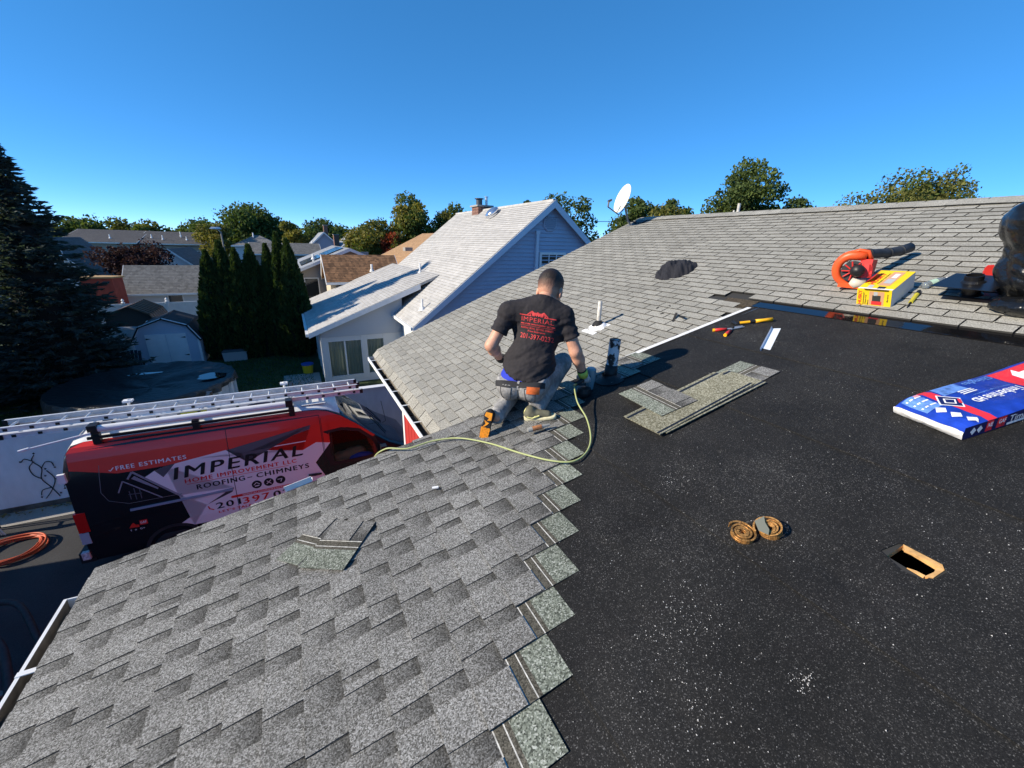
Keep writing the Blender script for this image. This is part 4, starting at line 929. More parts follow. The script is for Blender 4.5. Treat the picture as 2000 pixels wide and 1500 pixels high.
# waistband, belt loop, pockets and the orange patch
def seat(s, z): return J['pel']-fwd*.17+lft*s+vv(0, 0, z)
back = -fwd; frm = lambda p: p+back*.5+vv(0, 0, .15)
def patch(name, rows, mat, off, parent):
    m = MB(); vs = []; R, C = len(rows), len(rows[0])
    for r in rows:
        for p in r: vs.append(snap(bv_j, p, off, frm(np.array(p))))
    m.add(vs, [(i*C+j, i*C+j+1, (i+1)*C+j+1, (i+1)*C+j) for i in range(R-1) for j in range(C-1)]); return m.build(name, [mat], parent, smooth=True)
patch('waistband', [[seat(s, z-.02-.05*s) for s in np.linspace(-.19, .20, 18)] for z in (.062, .04, .018)], mk('dark_waistband', (.022, .022, .024), .8), .006, jeans)
patch('belt_loop', [[seat(s, z) for s in (-.006, .012)] for z in (.055, .03, .0, -.02)], JEAN, .010, jeans)
patch('leather_patch', [[seat(s, z-.04*(s+.09)) for s in np.linspace(-.16, -.07, 6)] for z in (.012, -.006, -.024, -.042)], mk('orange_patch', (.62, .13, .025), .6, var=(60, .2)), .007, jeans)
SEAM = mk('denim_seam', (.05, .05, .052), .9)
for s0, s1 in ((.05, .14), (-.14, -.05)):
    for z0, z1, a, b in ((-.01, -.01, s0, s1), (-.01, -.10, s0, s0+.012), (-.01, -.10, s1, s1-.012), (-.10, -.118, s0+.012, (s0+s1)/2), (-.118, -.10, (s0+s1)/2, s1-.012)):
        pts = [snap(bv_j, seat(a+(b-a)*t, z0+(z1-z0)*t), .002, frm(seat(a+(b-a)*t, z0+(z1-z0)*t))) for t in np.linspace(0, 1, 6)]; MB().tube(pts, .0022, 5).build('pocket_seam', [SEAM], jeans)
pts = [snap(bv_j, seat(.003, z), .002, frm(seat(.003, z))) for z in np.linspace(-.02, -.17, 9)]; MB().tube(pts, .003, 5).build('seat_seam', [SEAM], jeans)
# print on the back of the shirt
bv = BVHTree.FromPolygons([Vector(v.co)+PO for v in tee.data.vertices], [tuple(p.vertices) for p in tee.data.polygons])
pc = np.array([1.612, 2.655, 5.29]); bs = -lft*.985-vv(0, 0, .10); bu_ = vv(.0, .0, 1.)+fwd*.18; tow = -fwd+vv(0, 0, .18)
def back_pt(a, b, off=.0022): 
    p = pc+bs*a+bu_*b; return snap(bv, p, off, p+tow*.4)
PRT = mk('red_shirt_print', (.62, .05, .05), .7)
m = MB()
put_text(m, 'IMPERIAL', back_pt, -.125, .125, .044, .076, 0., space=1.1); put_text(m, 'HOME IMPROVEMENT LLC', back_pt, -.10, .105, .021, .032, .02)
put_text(m, 'ROOFING  SIDING  GUTTERS  CHIMNEYS', back_pt, -.128, .128, -.011, .002, .015); put_text(m, 'Free Estimates', back_pt, -.07, .065, -.032, -.019, .02); put_text(m, '201-397-0232', back_pt, -.13, .13, -.085, -.047, 0.)
m.build('shirt_lettering', [PRT], tee)
m = MB()
def bar(a, b, w_=.0045, n_=7):
    a, b = np.array(a, float), np.array(b, float); d_ = (b-a)/np.linalg.norm(b-a); n2 = np.array([-d_[1], d_[0]])*w_/2; vs = []
    for t in np.linspace(0, 1, n_): c = a+(b-a)*t; vs += [back_pt(*(c-n2)), back_pt(*(c+n2))]
    m.add(vs, [(2*i, 2*i+2, 2*i+3, 2*i+1) for i in range(n_-1)])
for a, b in (((-.14, .088), (-.05, .088)), ((.05, .088), (.14, .088)), ((-.13, .026), (-.105, .026)), ((.108, .026), (.135, .026)), ((-.085, .088), (-.045, .122)), ((-.045, .122), (-.005, .09)), ((.085, .088), (.045, .122)), ((.045, .122), (.005, .09)), ((-.03, .088), (0, .118)), ((0, .118), (.03, .088)), ((-.045, .122), (-.06, .09)), ((.045, .122), (.062, .09)), ((-.04, .09), (.0, .117)), ((.04, .09), (.0, .117))): bar(a, b, .008)
bar((-.045, .105), (.045, .105), .018, 9); bar((-.135, .012), (.138, .012), .002, 15)
m.build('shirt_emblem', [PRT], tee)
# shoes
SHO = mk('shoe_olive', (.13, .125, .085), .8, var=(30, .3)); SOLE = mk('shoe_sole_cream', (.62, .58, .38), .7); SBK = mk('shoe_black', (.012, .012, .013), .7); SOR = mk('orange_outsole', (.80, .30, .02), .6, var=(50, .2))
def shoe(name, heel, toe, upv, mats, label):
    """heel/toe: points on the sole line; upv: away from the sole"""
    heel, toe, upv = np.array(heel), np.array(toe), np.array(upv, float); f_ = (toe-heel)/np.linalg.norm(toe-heel); upv = upv-f_*(upv@f_); upv /= np.linalg.norm(upv); sd2 = np.cross(upv, f_); Mx = np.stack([f_, sd2, upv], 1); L = np.linalg.norm(toe-heel); K = L/.29
    P = lambda a, s, u: heel+f_*a*K+sd2*s*K+upv*u*K
    def up_f(p):
        d = sd_ell(p, P(.055, 0, .055), vv(.055, .040, .05)*K, Mx); d = smin(d, sd_cone(p, P(.09, 0, .06), P(.22, 0, .04), .045*K, .034*K), .03); d = smin(d, sd_cone(p, P(.055, 0, .07), P(.065, 0, .10), .043*K, .042*K), .02)
        q = (p-heel)@upv; return np.maximum(d, .026*K-q)
    def so_f(p):
        q = (p-heel)@Mx/K; w_ = .036+.012*np.clip((q[:, 0]-.08)/.12, 0, 1)
        r = np.sqrt(((q[:, 0]-.145)/.150)**4+(q[:, 1]/w_)**4)
        return np.maximum(np.maximum((r-1)*.035, q[:, 2]-.030-.012*np.clip((.06-q[:, 0])/.06, 0, 1)), -q[:, 2])*K
    lo = np.minimum(heel, toe)-.16; hi = np.maximum(heel, toe)+.16
    V, F = surf_net(up_f, lo, hi, .006); s_ = np_obj(name, V, F, mats[0], person); s_['label'] = label
    V, F = surf_net(so_f, lo, hi, .006); np_obj('sole', V, F, mats[1], s_)
    return s_, P, K
rheel = p2(1.475, 2.545, .022); rtoe = p2(1.665, 2.40, .022)
s_, P, K = shoe('shoe', rheel, rtoe, (-.2, 0, 1), [SHO, SOLE], 'olive and cream running shoe, planted flat')
m = MB(); m.tube([P(.03, -.042, .05), P(.08, -.047, .035), P(.15, -.046, .055), P(.10, -.046, .05)], .006, 6); m.build('side_stripe', [mk('pale_yellow', (.62, .6, .25), .6)], s_)
m = MB(); m.tube([P(.04, .0, .115), P(.02, .0, .09), P(.01, 0, .06)], .012, 8); m.build('heel_tab', [mk('pale_yellow', (.62, .6, .25), .6)], s_, smooth=True)
ltoe = np.array(p2(1.115, 2.555, .03)); lheel = np.array([1.165, 2.535, 4.735])
s_, P, K = shoe('shoe', lheel, ltoe+np.array([-.0, -.02, -.02]), (.62, .75, .25), [SBK, SBK], 'running shoe on its toes, orange sole towards the camera')
m = MB()
for a in np.linspace(.175, .265, 4):
    for s in np.linspace(-.033, .033, 5): m.lathe([(.0085*K, -.007), (.0085*K, .002)], 6, Matrix.Translation(P(a+.006*(round(s*60) % 2), s, 0)) @ Vector((P(0, 0, 1)-P(0, 0, 0))).to_track_quat('Z', 'Y').to_matrix().to_4x4())
m.build('tread_studs', [SOR], s_)
m = MB()
for poly in ([(.02, -.03), (.02, .03), (.06, .036), (.075, -.01), (.10, .005), (.09, -.034)], [(.10, .03), (.12, -.02), (.16, .012), (.17, .036), (.135, .01)], [(.17, -.044), (.17, .044), (.25, .040), (.285, .0), (.25, -.042)]): m.prism(poly, lambda a, b, d: P(a, b, d), -.004, .003)
m.build('outsole', [SOR], s_)
# gloves and nail gun
GLB = mk('glove_black', (.02, .02, .02), .8); GLY = mk('glove_cuff', (.55, .62, .10), .7); GLG = mk('glove_grey', (.45, .43, .42), .8, var=(40, .5))
def glove_f(p): return hand(p, J['RW']-rdir*.0, 0, rdir, rl, rcurl)-.0045
c = J['RW']+rdir*.06; V, F = surf_net(glove_f, c-.16, c+.16, .0062); gl = np_obj('glove', V, F, GLG, person); gl['label'] = 'grey and black work glove with yellow cuff'
m = MB(); m.tube([J['RW']-rdir*.035, J['RW']-rdir*.01, J['RW']+rdir*.03], [.041, .043, .040], 16); m.build('cuff', [GLY], gl, smooth=True)
m = MB(); m.tube([J['RW']-rdir*.055, J['RW']-rdir*.03], [.036, .0395], 16); m.build('cuff_edge', [GLB], gl)
def glove_l(p): return hand(p, J['LW'], 0, ldir, ll, lcurl)-.004
c = J['LW']+ldir*.06; V, F = surf_net(glove_l, c-.16, c+.16, .0065); np_obj('glove', V, F, GLB, person)['label'] = 'black work glove on the hidden left hand'
GP = Vector(J['RW']+rdir*.075)
gun = thing('nail_gun', 'black pneumatic nail gun gripped in the worker\'s gloved hand', 'nail gun', p2(2.05, 2.56, .03))
m = MB(); m.tube([GP+Vector((-.13, -.06, .0)), GP+Vector((.0, .0, .012)), GP+Vector((.09, .04, .016))], [.017, .019, .022], 12); m.build('grip', [BLACK], gun, smooth=True)
m = MB(); m.tube([GP+Vector((.09, .04, -.12)), GP+Vector((.09, .04, .0)), GP+Vector((.09, .04, .07)), GP+Vector((.09, .04, .085))], [.026, .042, .044, .03], 16); m.build('cylinder_head', [mk('gun_blue_grey', (.22, .32, .36), .35, metal=.3)], gun)
m = MB(); m.lathe([(.01, -.055), (.055, -.05), (.06, -.02), (.055, .015), (.01, .02)], 18, Matrix.Translation(GP+Vector((-.02, -.03, -.075)))); m.build('magazine', [BLACK], gun, smooth=False)
m = MB(); m.box(-.012, .012, -.012, .012, -.165, -.1, 0, Matrix.Translation(GP+Vector((.085, .035, 0)))); m.build('nose', [STEEL], gun)
m = MB(); m.tube([GP+Vector((-.13, -.06, 0)), GP+Vector((-.165, -.078, -.008))], .009, 10); m.build('air_fitting', [mk('brass_fitting', (.6, .42, .15), .3, metal=.8)], gun)
# air hose
hp_ = [GP+Vector((-.165, -.078, -.008)), Vector((1.80, 2.33, 4.775)), Vector((1.765, 2.16, 4.712)), Vector((1.672, 1.985, 4.655)), p2(1.565, 1.885, .018), p2(1.44, 1.85, .03), p2(1.33, 1.93, .045), p2(1.22, 2.13, .05), p2(1.11, 2.39, .05), p2(.965, 2.62, .05), p2(.80, 2.73, .05), p2(.61, 2.77, .05), p2(.46, 2.90, .045), Vector((.36, 3.02, 4.20)), Vector((.30, 3.12, 3.6)), Vector((.2, 3.3, 2.0)), Vector((-.3, 3.6, .3)), Vector((-1.2, 4.2, .03))]
def spline(P, n_=10):
    P = [Vector(p) for p in P]; out = []
    for i in range(len(P)-1):
        a, b, c, d = P[max(i-1, 0)], P[i], P[i+1], P[min(i+2, len(P)-1)]
        for k in range(n_):
            t = k/n_; out.append(.5*((2*b)+(c-a)*t+(2*a-5*b+4*c-d)*t*t+(3*b-a-3*c+d)*t**3))
    return out+[P[-1]]
tag(MB().tube(spline(hp_), .0062, 8).build('air_hose', [mk('yellow_green_hose', (.38, .42, .18), .5)], o=p2(1.4, 1.9), smooth=True), 'yellow-green air hose looping over the shingles to the nail gun', 'hose')
# ================================================================== white fence behind the van
def vinyl_fence(label, a, b, h, panel=2.4, group=None, post_cap=True, mat=None):
    a, b = Vector((*a, 0)), Vector((*b, 0)); L = (b-a).length; d = (b-a)/L; nn = Vector((-d.y, d.x, 0)); f = thing('vinyl_fence', label, 'fence', a, group); n_ = max(1, round(L/panel)); mt = mat or WHITE
    def bx(mb, s0, s1, t0, t1, z0, z1): 
        p = lambda s, t, z: a+d*s+nn*t+Vector((0, 0, z)); mb.hexa([p(s0, t0, z0), p(s1, t0, z0), p(s1, t1, z0), p(s0, t1, z0)], [p(s0, t0, z1), p(s1, t0, z1), p(s1, t1, z1), p(s0, t1, z1)])
    for i in range(n_):
        s0, s1 = i*L/n_, (i+1)*L/n_
        mb = MB(); k = max(4, int((s1-s0)/.16))
        for j in range(k): bx(mb, s0+(s1-s0)*j/k+.002, s0+(s1-s0)*(j+1)/k-.002, -.012, .012, .08, h-.1)
        mb.build('panel', [mt], f)
        mb = MB(); bx(mb, s0, s1, -.03, .03, h-.12, h); bx(mb, s0, s1, -.03, .03, .05, .18); mb.build('rail', [mt], f)
    for i in range(n_+1):
        mb = MB(); s = i*L/n_; bx(mb, s-.065, s+.065, -.065, .065, 0, h+.05); o_ = mb.build('post', [mt], f)
        if post_cap:
            c = a+d*s+Vector((0, 0, h+.05)); m2 = MB(); m2.lathe([(.10, 0), (.10, .03), (.05, .06), (.045, .09), (.075, .13), (.07, .18), (.02, .24)], 8, Matrix.Translation(c)); m2.build('post_cap', [mt], o_)
    return f
# smooth white masonry wall along the drive
wl = thing('garden_wall', 'long white rendered wall behind the van', 'wall', (-2, 11.9, 0))
MB().box(-16, 9, 11.82, 11.98, 0, 1.80).build('wall_face', [mk('white_render', (.80, .80, .82), .8, var=(.8, .06), var2=(7, .06), stretch=(1, 1, .4))], wl)
MB().box(-16, 9, 11.79, 12.01, 1.80, 1.845).build('coping', [mk('wall_cap', (.72, .72, .74), .7)], wl)
MB().box(-16, 9, 11.80, 11.818, 0, .12).build('dark_base', [mk('dark_base_strip', (.12, .11, .09), .9, var=(6, .5))], wl)  # dark mottled strip along the foot of the wall
# wrought metal vine ornament on the wall
vn = thing('metal_vine', 'black wrought metal vine ornament fixed to the white wall', 'wall ornament', (-5.45, 11.78, .2))
IR = mk('black_iron', (.015, .015, .016), .6)
def vp_(a, b): return Vector((-5.62+a, 11.80, .2+b))
for pts in ([(.28, .0), (.20, .25), (.10, .5), (.16, .75), (.06, .95), (.12, 1.08)], [(.05, .0), (.2, .2), (.30, .45), (.22, .68)], [(.10, .5), (.0, .62), (-.02, .80), (.05, .9)], [(.16, .75), (.25, .88), (.34, .86), (.36, .76)], [(.20, .25), (.05, .22), (.0, .10)], [(.30, .45), (.40, .40), (.44, .30), (.40, .22)], [(.06, .95), (-.04, 1.02), (-.10, .96)]):
    MB().tube(spline([vp_(*p) for p in pts], 6), .009, 6).build('stem', [IR], vn)
for a, b, t in ((-.10, .95, 2.2), (.12, 1.1, 1.2), (.05, .91, .5), (.36, .75, -1.2), (.22, .7, 1.8), (.40, .2, -1.5), (.0, .08, -1.7), (.45, .32, .2), (.15, .55, .3), (.3, .1, -1)):
    dx, dz = math.cos(t)*.05, math.sin(t)*.05; m = MB(); m.add([vp_(a, b)-Vector((0, .004, 0)), vp_(a+dx*.5-dz*.45, b+dz*.5+dx*.45)-Vector((0, .008, 0)), vp_(a+dx, b+dz)-Vector((0, .004, 0)), vp_(a+dx*.5+dz*.45, b+dz*.5-dx*.45)-Vector((0, .004, 0))], ((0, 1, 2, 3),)); m.build('leaf', [IR], vn)

# ================================================================== van
YC = 9.48
van = thing('work_van', 'red, black and white lettered roofing work van with roof rack', 'van', (-.9, YC, 0))
VBLK = mk('van_black', (.010, .010, .012), .22, spec=.5, coat=.5); VRED = mk('vinyl_red', (.72, .03, .02), .28, spec=.5, coat=.3, var=(1.2, .06)); VWHT = mk('vinyl_white', (.80, .79, .80), .35, coat=.2); VROOF = mk('van_roof_white', (.74, .75, .77), .3, coat=.4)
VGRY = mk('van_grey_graphic', (.10, .10, .115), .35); VGR2 = mk('van_grey_house', (.27, .27, .30), .35); VGLS = glass_mat('van_glass', (.012, .014, .016), .05); VLBL = mk('van_rail_blue', (.26, .33, .42), .3)
WT = [(.40, .95), (.55, 1.0), (.9, 1.03), (1.35, 1.02), (2.0, .975), (2.35, .92), (2.5, .875), (2.57, .82), (2.61, .72), (2.63, .55)]
def Wz(z):
    if z <= WT[0][0]: return WT[0][1]
    for (a, b), (c, d) in zip(WT, WT[1:]):
        if z <= c: return b+(d-b)*(z-a)/(c-a)
    return WT[-1][1]
ST = [(-3.74, 2.30), (-3.70, 2.48), (-3.62, 2.585), (-3.45, 2.63), (-2.8, 2.64), (-2, 2.64), (-1, 2.64), (-.2, 2.635), (.1, 2.62), (.28, 2.58), (.52, 2.46), (.8, 2.24), (1.1, 1.99), (1.45, 1.70), (1.7, 1.56), (1.95, 1.42), (2.10, 1.20), (2.16, .95)]
def taper(x): return 1. if x < 1.2 else max(.80, 1-.16*((x-1.2)/.95)**1.7)
ZR = [.42, .55, .75, .95, 1.2, 1.45, 1.75, 1.98, 2.12]
def section(x, zt):
    pts = []; sh = zt-.16 if zt < 2.3 else None
    zs = [z for z in ZR]
    for z in ZR:
        zz = min(z, max(.5, zt-.18)); pts.append((Wz(zz)*taper(x), zz))
    if zt >= 2.28:
        for z in (2.22, 2.32, 2.42, 2.5, 2.56, 2.60):
            zz = z-(2.64-zt)*((z-2.12)/.5); pts.append((Wz(z)*1.0, min(zz, zt-.005)))
        pts += [(.60, zt), (.3, zt+.012), (0, zt+.015)]
    else:
        wb = Wz(min(2.1, zt-.16))*taper(x); s0 = pts[-1][1]
        for k, (fw, fz) in enumerate(((.985, .25), (.965, .5), (.935, .7), (.89, .85), (.82, .94), (.74, .98))): pts.append((wb*fw, s0+(zt-s0)*fz))
        pts += [(wb*.6, zt), (wb*.3, zt+.02), (0, zt+.025)]
    return pts
secs = [section(x, z) for x, z in ST]; NP = len(secs[0]); mb = MB(); mb.sm = True
for sgn in (-1, 1):
    base = len(mb.v)
    for (x, zt), s in zip(ST, secs):
        for w_, z in s: mb.v.append((x, YC+sgn*w_, z))
    for i in range(len(ST)-1):
        for j in range(NP-1):
            xm = (ST[i][0]+ST[i+1][0])/2; zm = (secs[i][j][1]+secs[i+1][j+1][1])/2
            wind = 9.5 <= i < 13 and j >= 9
            if .25 < xm < 1.02 and 1.45 < secs[i][j][1]+.02 and secs[i][j+1][1] < 2.20 and j < 8 and xm < 1.05: continue   # door window opening
            mi = 2 if wind and j > 12 else (1 if (j >= 14 and xm < .55) else 0)
            f = (base+i*NP+j, base+(i+1)*NP+j, base+(i+1)*NP+j+1, base+i*NP+j+1); mb.f.append(f if sgn < 0 else f[::-1]); mb.m.append(mi)
for i_, x in ((0, ST[0][0]),):                                         # rear face
    l = [(x, YC-w_, z) for w_, z in secs[0]]+[(x, YC+w_, z) for w_, z in reversed(secs[0][:-1])]; mb.add(l, (tuple(range(len(l)))[::-1],), 0)
body = mb.build('body', [VBLK, VROOF, VGLS], van)
MB().box(-3.6, 1.6, YC-.85, YC+.85, .42, .62).build('chassis_floor', [BLACK], van)
# side graphics, each following the panel
def sd3(off): return lambda x, z: (x, YC-Wz(z)-off, z)
def gfx(name, polys, mat, off, label=None):
    for p in polys:
        m = MB(); conform(m, p, sd3(off), .07); o = m.build(name, [mat], van)
        if label: o['label'] = label
    return o
gfx('red_graphic', [[(-3.66, 2.19), (-3.08, 2.02), (-2.71, 2.01), (-2.43, 2.01), (-2.04, 2.05), (-1.52, 2.11), (-.05, 2.34), (-.26, 1.84), (-.0, 1.96), (.26, 1.90), (.24, 2.13), (.30, 2.17), (.62, 2.17), (.86, 2.10), (1.12, 1.86), (1.16, 1.90), (.80, 2.22), (.52, 2.43), (.28, 2.545), (.1, 2.58), (-.2, 2.595), (-3.45, 2.595), (-3.60, 2.55), (-3.655, 2.46)]], VRED, .004, 'red vinyl along the top of the van side')
gfx('red_graphic', [[(-1.55, .72), (-.6, .60), (-.2, .66), (-.9, .82)]], VRED, .004)
gfx('white_graphic', [[(-2.45, 2.0), (-2.04, 2.05), (-1.52, 2.11), (-.05, 2.34), (-.26, 1.84), (.0, 1.96), (.26, 1.90), (-.06, 1.52), (.14, 1.06), (.12, .62), (-.9, .66), (-2.24, .72), (-2.44, .80), (-1.98, 1.09), (-1.51, 1.34), (-2.26, 1.33), (-2.75, 1.86), (-2.60, 1.95)]], VWHT, .0035, 'white vinyl panel carrying the firm name')
gfx('white_graphic', [[(-2.16, 1.25), (-1.55, 1.30), (-1.98, 1.09)]], VWHT, .004)
gfx('shadow_graphic', [[(-1.52, 2.105), (-.06, 2.335), (-.09, 2.25), (-1.2, 2.0), (-1.22, 1.8), (-1.3, 2.03)], [(-1.51, 1.335), (-2.0, 1.32), (-1.55, 1.25), (-1.62, 1.29), (-1.98, 1.09)], [(-2.60, 1.95), (-2.45, 2.0), (-2.3, 2.02), (-2.5, 1.8)]], VGRY, .0048)
def rect_bar(a, b, w_): 
    a, b = Vector(a), Vector(b); d = (b-a).normalized(); n2 = Vector((-d.y, d.x))*w_/2; return [tuple(a-n2), tuple(b-n2), tuple(b+n2), tuple(a+n2)]
gfx('house_graphic', [rect_bar((-2.90, 2.0), (-2.30, 1.36), .035), rect_bar((-2.90, 2.0), (-2.98, 1.88), .03), rect_bar((-3.05, 1.86), (-2.58, 1.42), .02), rect_bar((-3.05, 1.86), (-3.14, 1.66), .02), [(-2.88, 1.92), (-2.60, 1.62), (-2.62, 1.60), (-2.93, 1.88)]], VGR2, .0052, 'grey picture of house gables')
gfx('window_graphic', [rect_bar((-3.0, 1.50), (-3.0, 1.66), .014), rect_bar((-2.93, 1.48), (-2.93, 1.70), .014), rect_bar((-2.86, 1.48), (-2.86, 1.66), .014), rect_bar((-3.02, 1.60), (-2.84, 1.58), .014)], VGRY, .0052)
gfx('panel_outline', [rect_bar((-3.29, 2.21), (-3.355, 1.72), .008), rect_bar((-3.355, 1.72), (-3.29, 1.55), .008), rect_bar((-3.29, 1.55), (-3.04, 1.43), .008), rect_bar((-3.04, 1.43), (-2.30, 1.42), .008)], mk('panel_edge_grey', (.16, .17, .18), .4), .0055)
gfx('door_gap', [rect_bar((-1.475, 2.50), (-1.50, .62), .010), rect_bar((-1.475, 2.50), (.115, 2.50), .010), rect_bar((.115, 2.50), (.125, .62), .010), rect_bar((.135, 2.44), (.15, .62), .008)], BLACK, .006)
m = MB(); m.box(-3.05, -1.53, YC-Wz(1.31)-.024, YC-Wz(1.31)-.004, 1.285, 1.325); m.build('slide_rail', [VLBL], van)
m = MB(); m.tube([(-.22, YC-Wz(1.26)-.02, 1.275), (-.1, YC-Wz(1.26)-.035, 1.27), (.02, YC-Wz(1.26)-.02, 1.255)], [.022, .028, .018], 10); m.build('door_handle', [BLACK], van, smooth=True)
L_ = sd3(.0075)
def letter(body_, mat, a0, a1, b0, b1, bold=.010, slant=0., rise=0., off=.0075, label=None):
    m = MB(); k_ = (b1-b0)*.085; put_text(m, body_, sd3(off), a0, a1-k_, b0, b1-k_*.35, 0., slant, 0, rise, 1.2); put_text(m, body_, sd3(off+.0008), a0+k_, a1, b0+k_*.35, b1, 0., slant, 0, rise, 1.2); o = m.build('lettering', [mat], van)
    if label: o['label'] = label
letter('IMPERIAL', BLACK, -2.37, -.27, 1.715, 1.945, .012, .05, .02, label='large black lettering of the firm name'); letter('ROOFING', BLACK, -2.07, -1.31, 1.44, 1.54); letter('-', BLACK, -1.27, -1.19, 1.475, 1.49); letter('CHIMNEYS', BLACK, -1.12, -.19, 1.44, 1.54); letter('201', BLACK, -1.85, -1.45, .955, 1.085); letter('0232', BLACK, -.90, -.26, .93, 1.075)
letter('HOME', VRED, -2.22, -1.80, 1.605, 1.685); letter('IMPROVEMENT', VRED, -1.73, -.71, 1.605, 1.685); letter('LLC', VRED, -.64, -.40, 1.605, 1.685); letter('397', VRED, -1.42, -.96, .94, 1.08); letter("LET'S", VRED, -1.83, -1.57, .86, .91, .02); letter('TALK', VRED, -1.53, -1.28, .86, .91, .02)
conf = MB(); conform(conf, [(-2.2, 1.575), (-.55, 1.568), (-.55, 1.576), (-2.2, 1.583)], sd3(.006)); conf.build('underline', [VRED], van)
gfx('website_bar', [[(-1.60, 1.14), (-1.575, 1.165), (-.26, 1.165), (-.235, 1.14), (-.26, 1.115), (-1.575, 1.115)]], VRED, .006)
letter('IMPERIALHOMEIMPROVEMENT.COM', VWHT, -1.40, -.40, 1.125, 1.155, .01, off=.009); letter('FREE', VWHT, -3.09, -2.84, 2.075, 2.15, off=.0095); letter('ESTIMATES', VWHT, -2.78, -2.12, 2.075, 2.15, off=.0095); letter('GAF', VWHT, -2.975, -2.885, .995, 1.045, off=.0095); letter('f  o  G+', VWHT, -3.13, -2.93, .885, .92, .02, off=.0095)
gfx('tick_mark', [rect_bar((-3.18, 2.10), (-3.16, 2.08), .014), rect_bar((-3.163, 2.08), (-3.115, 2.135), .014)], VWHT, .0085)
gfx('badge', [[(-2.985, .97), (-2.875, .97), (-2.875, 1.06), (-2.985, 1.06)], [(-3.14, .95), (-3.0, .94), (-3.0, .985), (-3.05, 1.0), (-3.07, 1.04), (-3.10, 1.01)]], VRED, .006, 'small red supplier badge')
gfx('phone_symbol', [rect_bar((-1.97, 1.05), (-1.955, .99), .02), rect_bar((-1.958, .995), (-1.89, .955), .02)], VRED, .0065)
for cx in (-1.14, -.935, -.73): m = MB(); conform(m, [(cx+.085*math.cos(t*PI/12), 1.30+.085*math.sin(t*PI/12)) for t in range(24)], sd3(.006)); m.build('icon_disc', [BLACK], van)
m = MB()
for cx in (-1.14, -.935, -.73):
    for q in ([rect_bar((cx-.05, 1.30), (cx, 1.345), .012), rect_bar((cx, 1.345), (cx+.05, 1.30), .012), rect_bar((cx-.035, 1.27), (cx+.04, 1.275), .02)] if cx < -1 else [rect_bar((cx-.04, 1.27), (cx+.04, 1.34), .014), rect_bar((cx-.03, 1.335), (cx+.04, 1.26), .012)] if cx < -.8 else [rect_bar((cx-.05, 1.32), (cx+.03, 1.32), .014), rect_bar((cx+.03, 1.33), (cx, 1.26), .014)]): conform(m, q, sd3(.0085))
m.build('icon', [VWHT], van)
# door window: frame ring, glass, and what lies on the seats
ow = [(.16, 2.16), (.50, 2.19), (.86, 2.10), (1.17, 1.84), (1.30, 1.42), (.75, 1.38), (.20, 1.38), (.15, 1.7)]
iw = [(.25, 2.11), (.50, 2.13), (.83, 2.04), (1.10, 1.78), (1.20, 1.48), (.75, 1.44), (.30, 1.46), (.24, 1.7)]
m = MB()
for k in range(8):
    a, b, c, d = ow[k], ow[(k+1) % 8], iw[(k+1) % 8], iw[k]; m.add([sd3(.0055)(*a), sd3(.0055)(*b), sd3(.0055)(*c), sd3(.0055)(*d)], ((0, 1, 2, 3),))
m.build('window_frame', [BLACK], van)
VG = bpy.data.materials.new('side_glass'); VG.use_nodes = True; n_ = VG.node_tree.nodes; tr_ = n_.new('ShaderNodeBsdfTransparent'); tr_.inputs[0].default_value = (.72, .75, .75, 1); gs_ = n_.new('ShaderNodeBsdfGlossy'); gs_.inputs['Roughness'].default_value = .03; fr_ = n_.new('ShaderNodeFresnel'); ms_ = n_.new('ShaderNodeMixShader')
[VG.node_tree.links.new(*q) for q in ((fr_.outputs[0], ms_.inputs[0]), (tr_.outputs[0], ms_.inputs[1]), (gs_.outputs[0], ms_.inputs[2]), (ms_.outputs[0], n_['Material Output'].inputs[0]))]
m = MB(); conform(m, iw, sd3(-.006), .2); m.build('side_window', [VG], van)
m = MB(); m.box(.15, .32, YC-.80, YC-.25, .62, 1.95); m.box(.15, .75, YC-.80, YC-.25, .62, 1.15); m.build('seat', [mk('seat_grey', (.05, .05, .055), .9)], van)
V, F = surf_net(lambda p: smin(sd_ell(p, (.48, YC-.72, 1.36), (.22, .16, .16)), sd_ell(p, (.75, YC-.68, 1.42), (.24, .16, .13)), .05)+.02*noise3(p, 18, 2), (.1, YC-1.0, 1.0), (1.1, YC-.4, 1.8), .022)
tag(np_obj('canvas_bundle', V, F, mk('tan_canvas', (.30, .21, .11), .9), None, o=(.6, YC-.7, 1.2)), 'tan canvas bundle on the van seat behind the side window', 'bundle')
V, F = surf_net(lambda p: sd_ell(p, (.85, YC-.84, 1.36), (.26, .085, .11))+.012*noise3(p, 20, 5), (.5, YC-1.1, 1.1), (1.25, YC-.6, 1.65), .018)
tag(np_obj('blue_bag', V, F, mk('blue_bag', (.02, .05, .42), .5), None, o=(.85, YC-.8, 1.25)), 'bright blue bag seen through the van side window', 'bag')
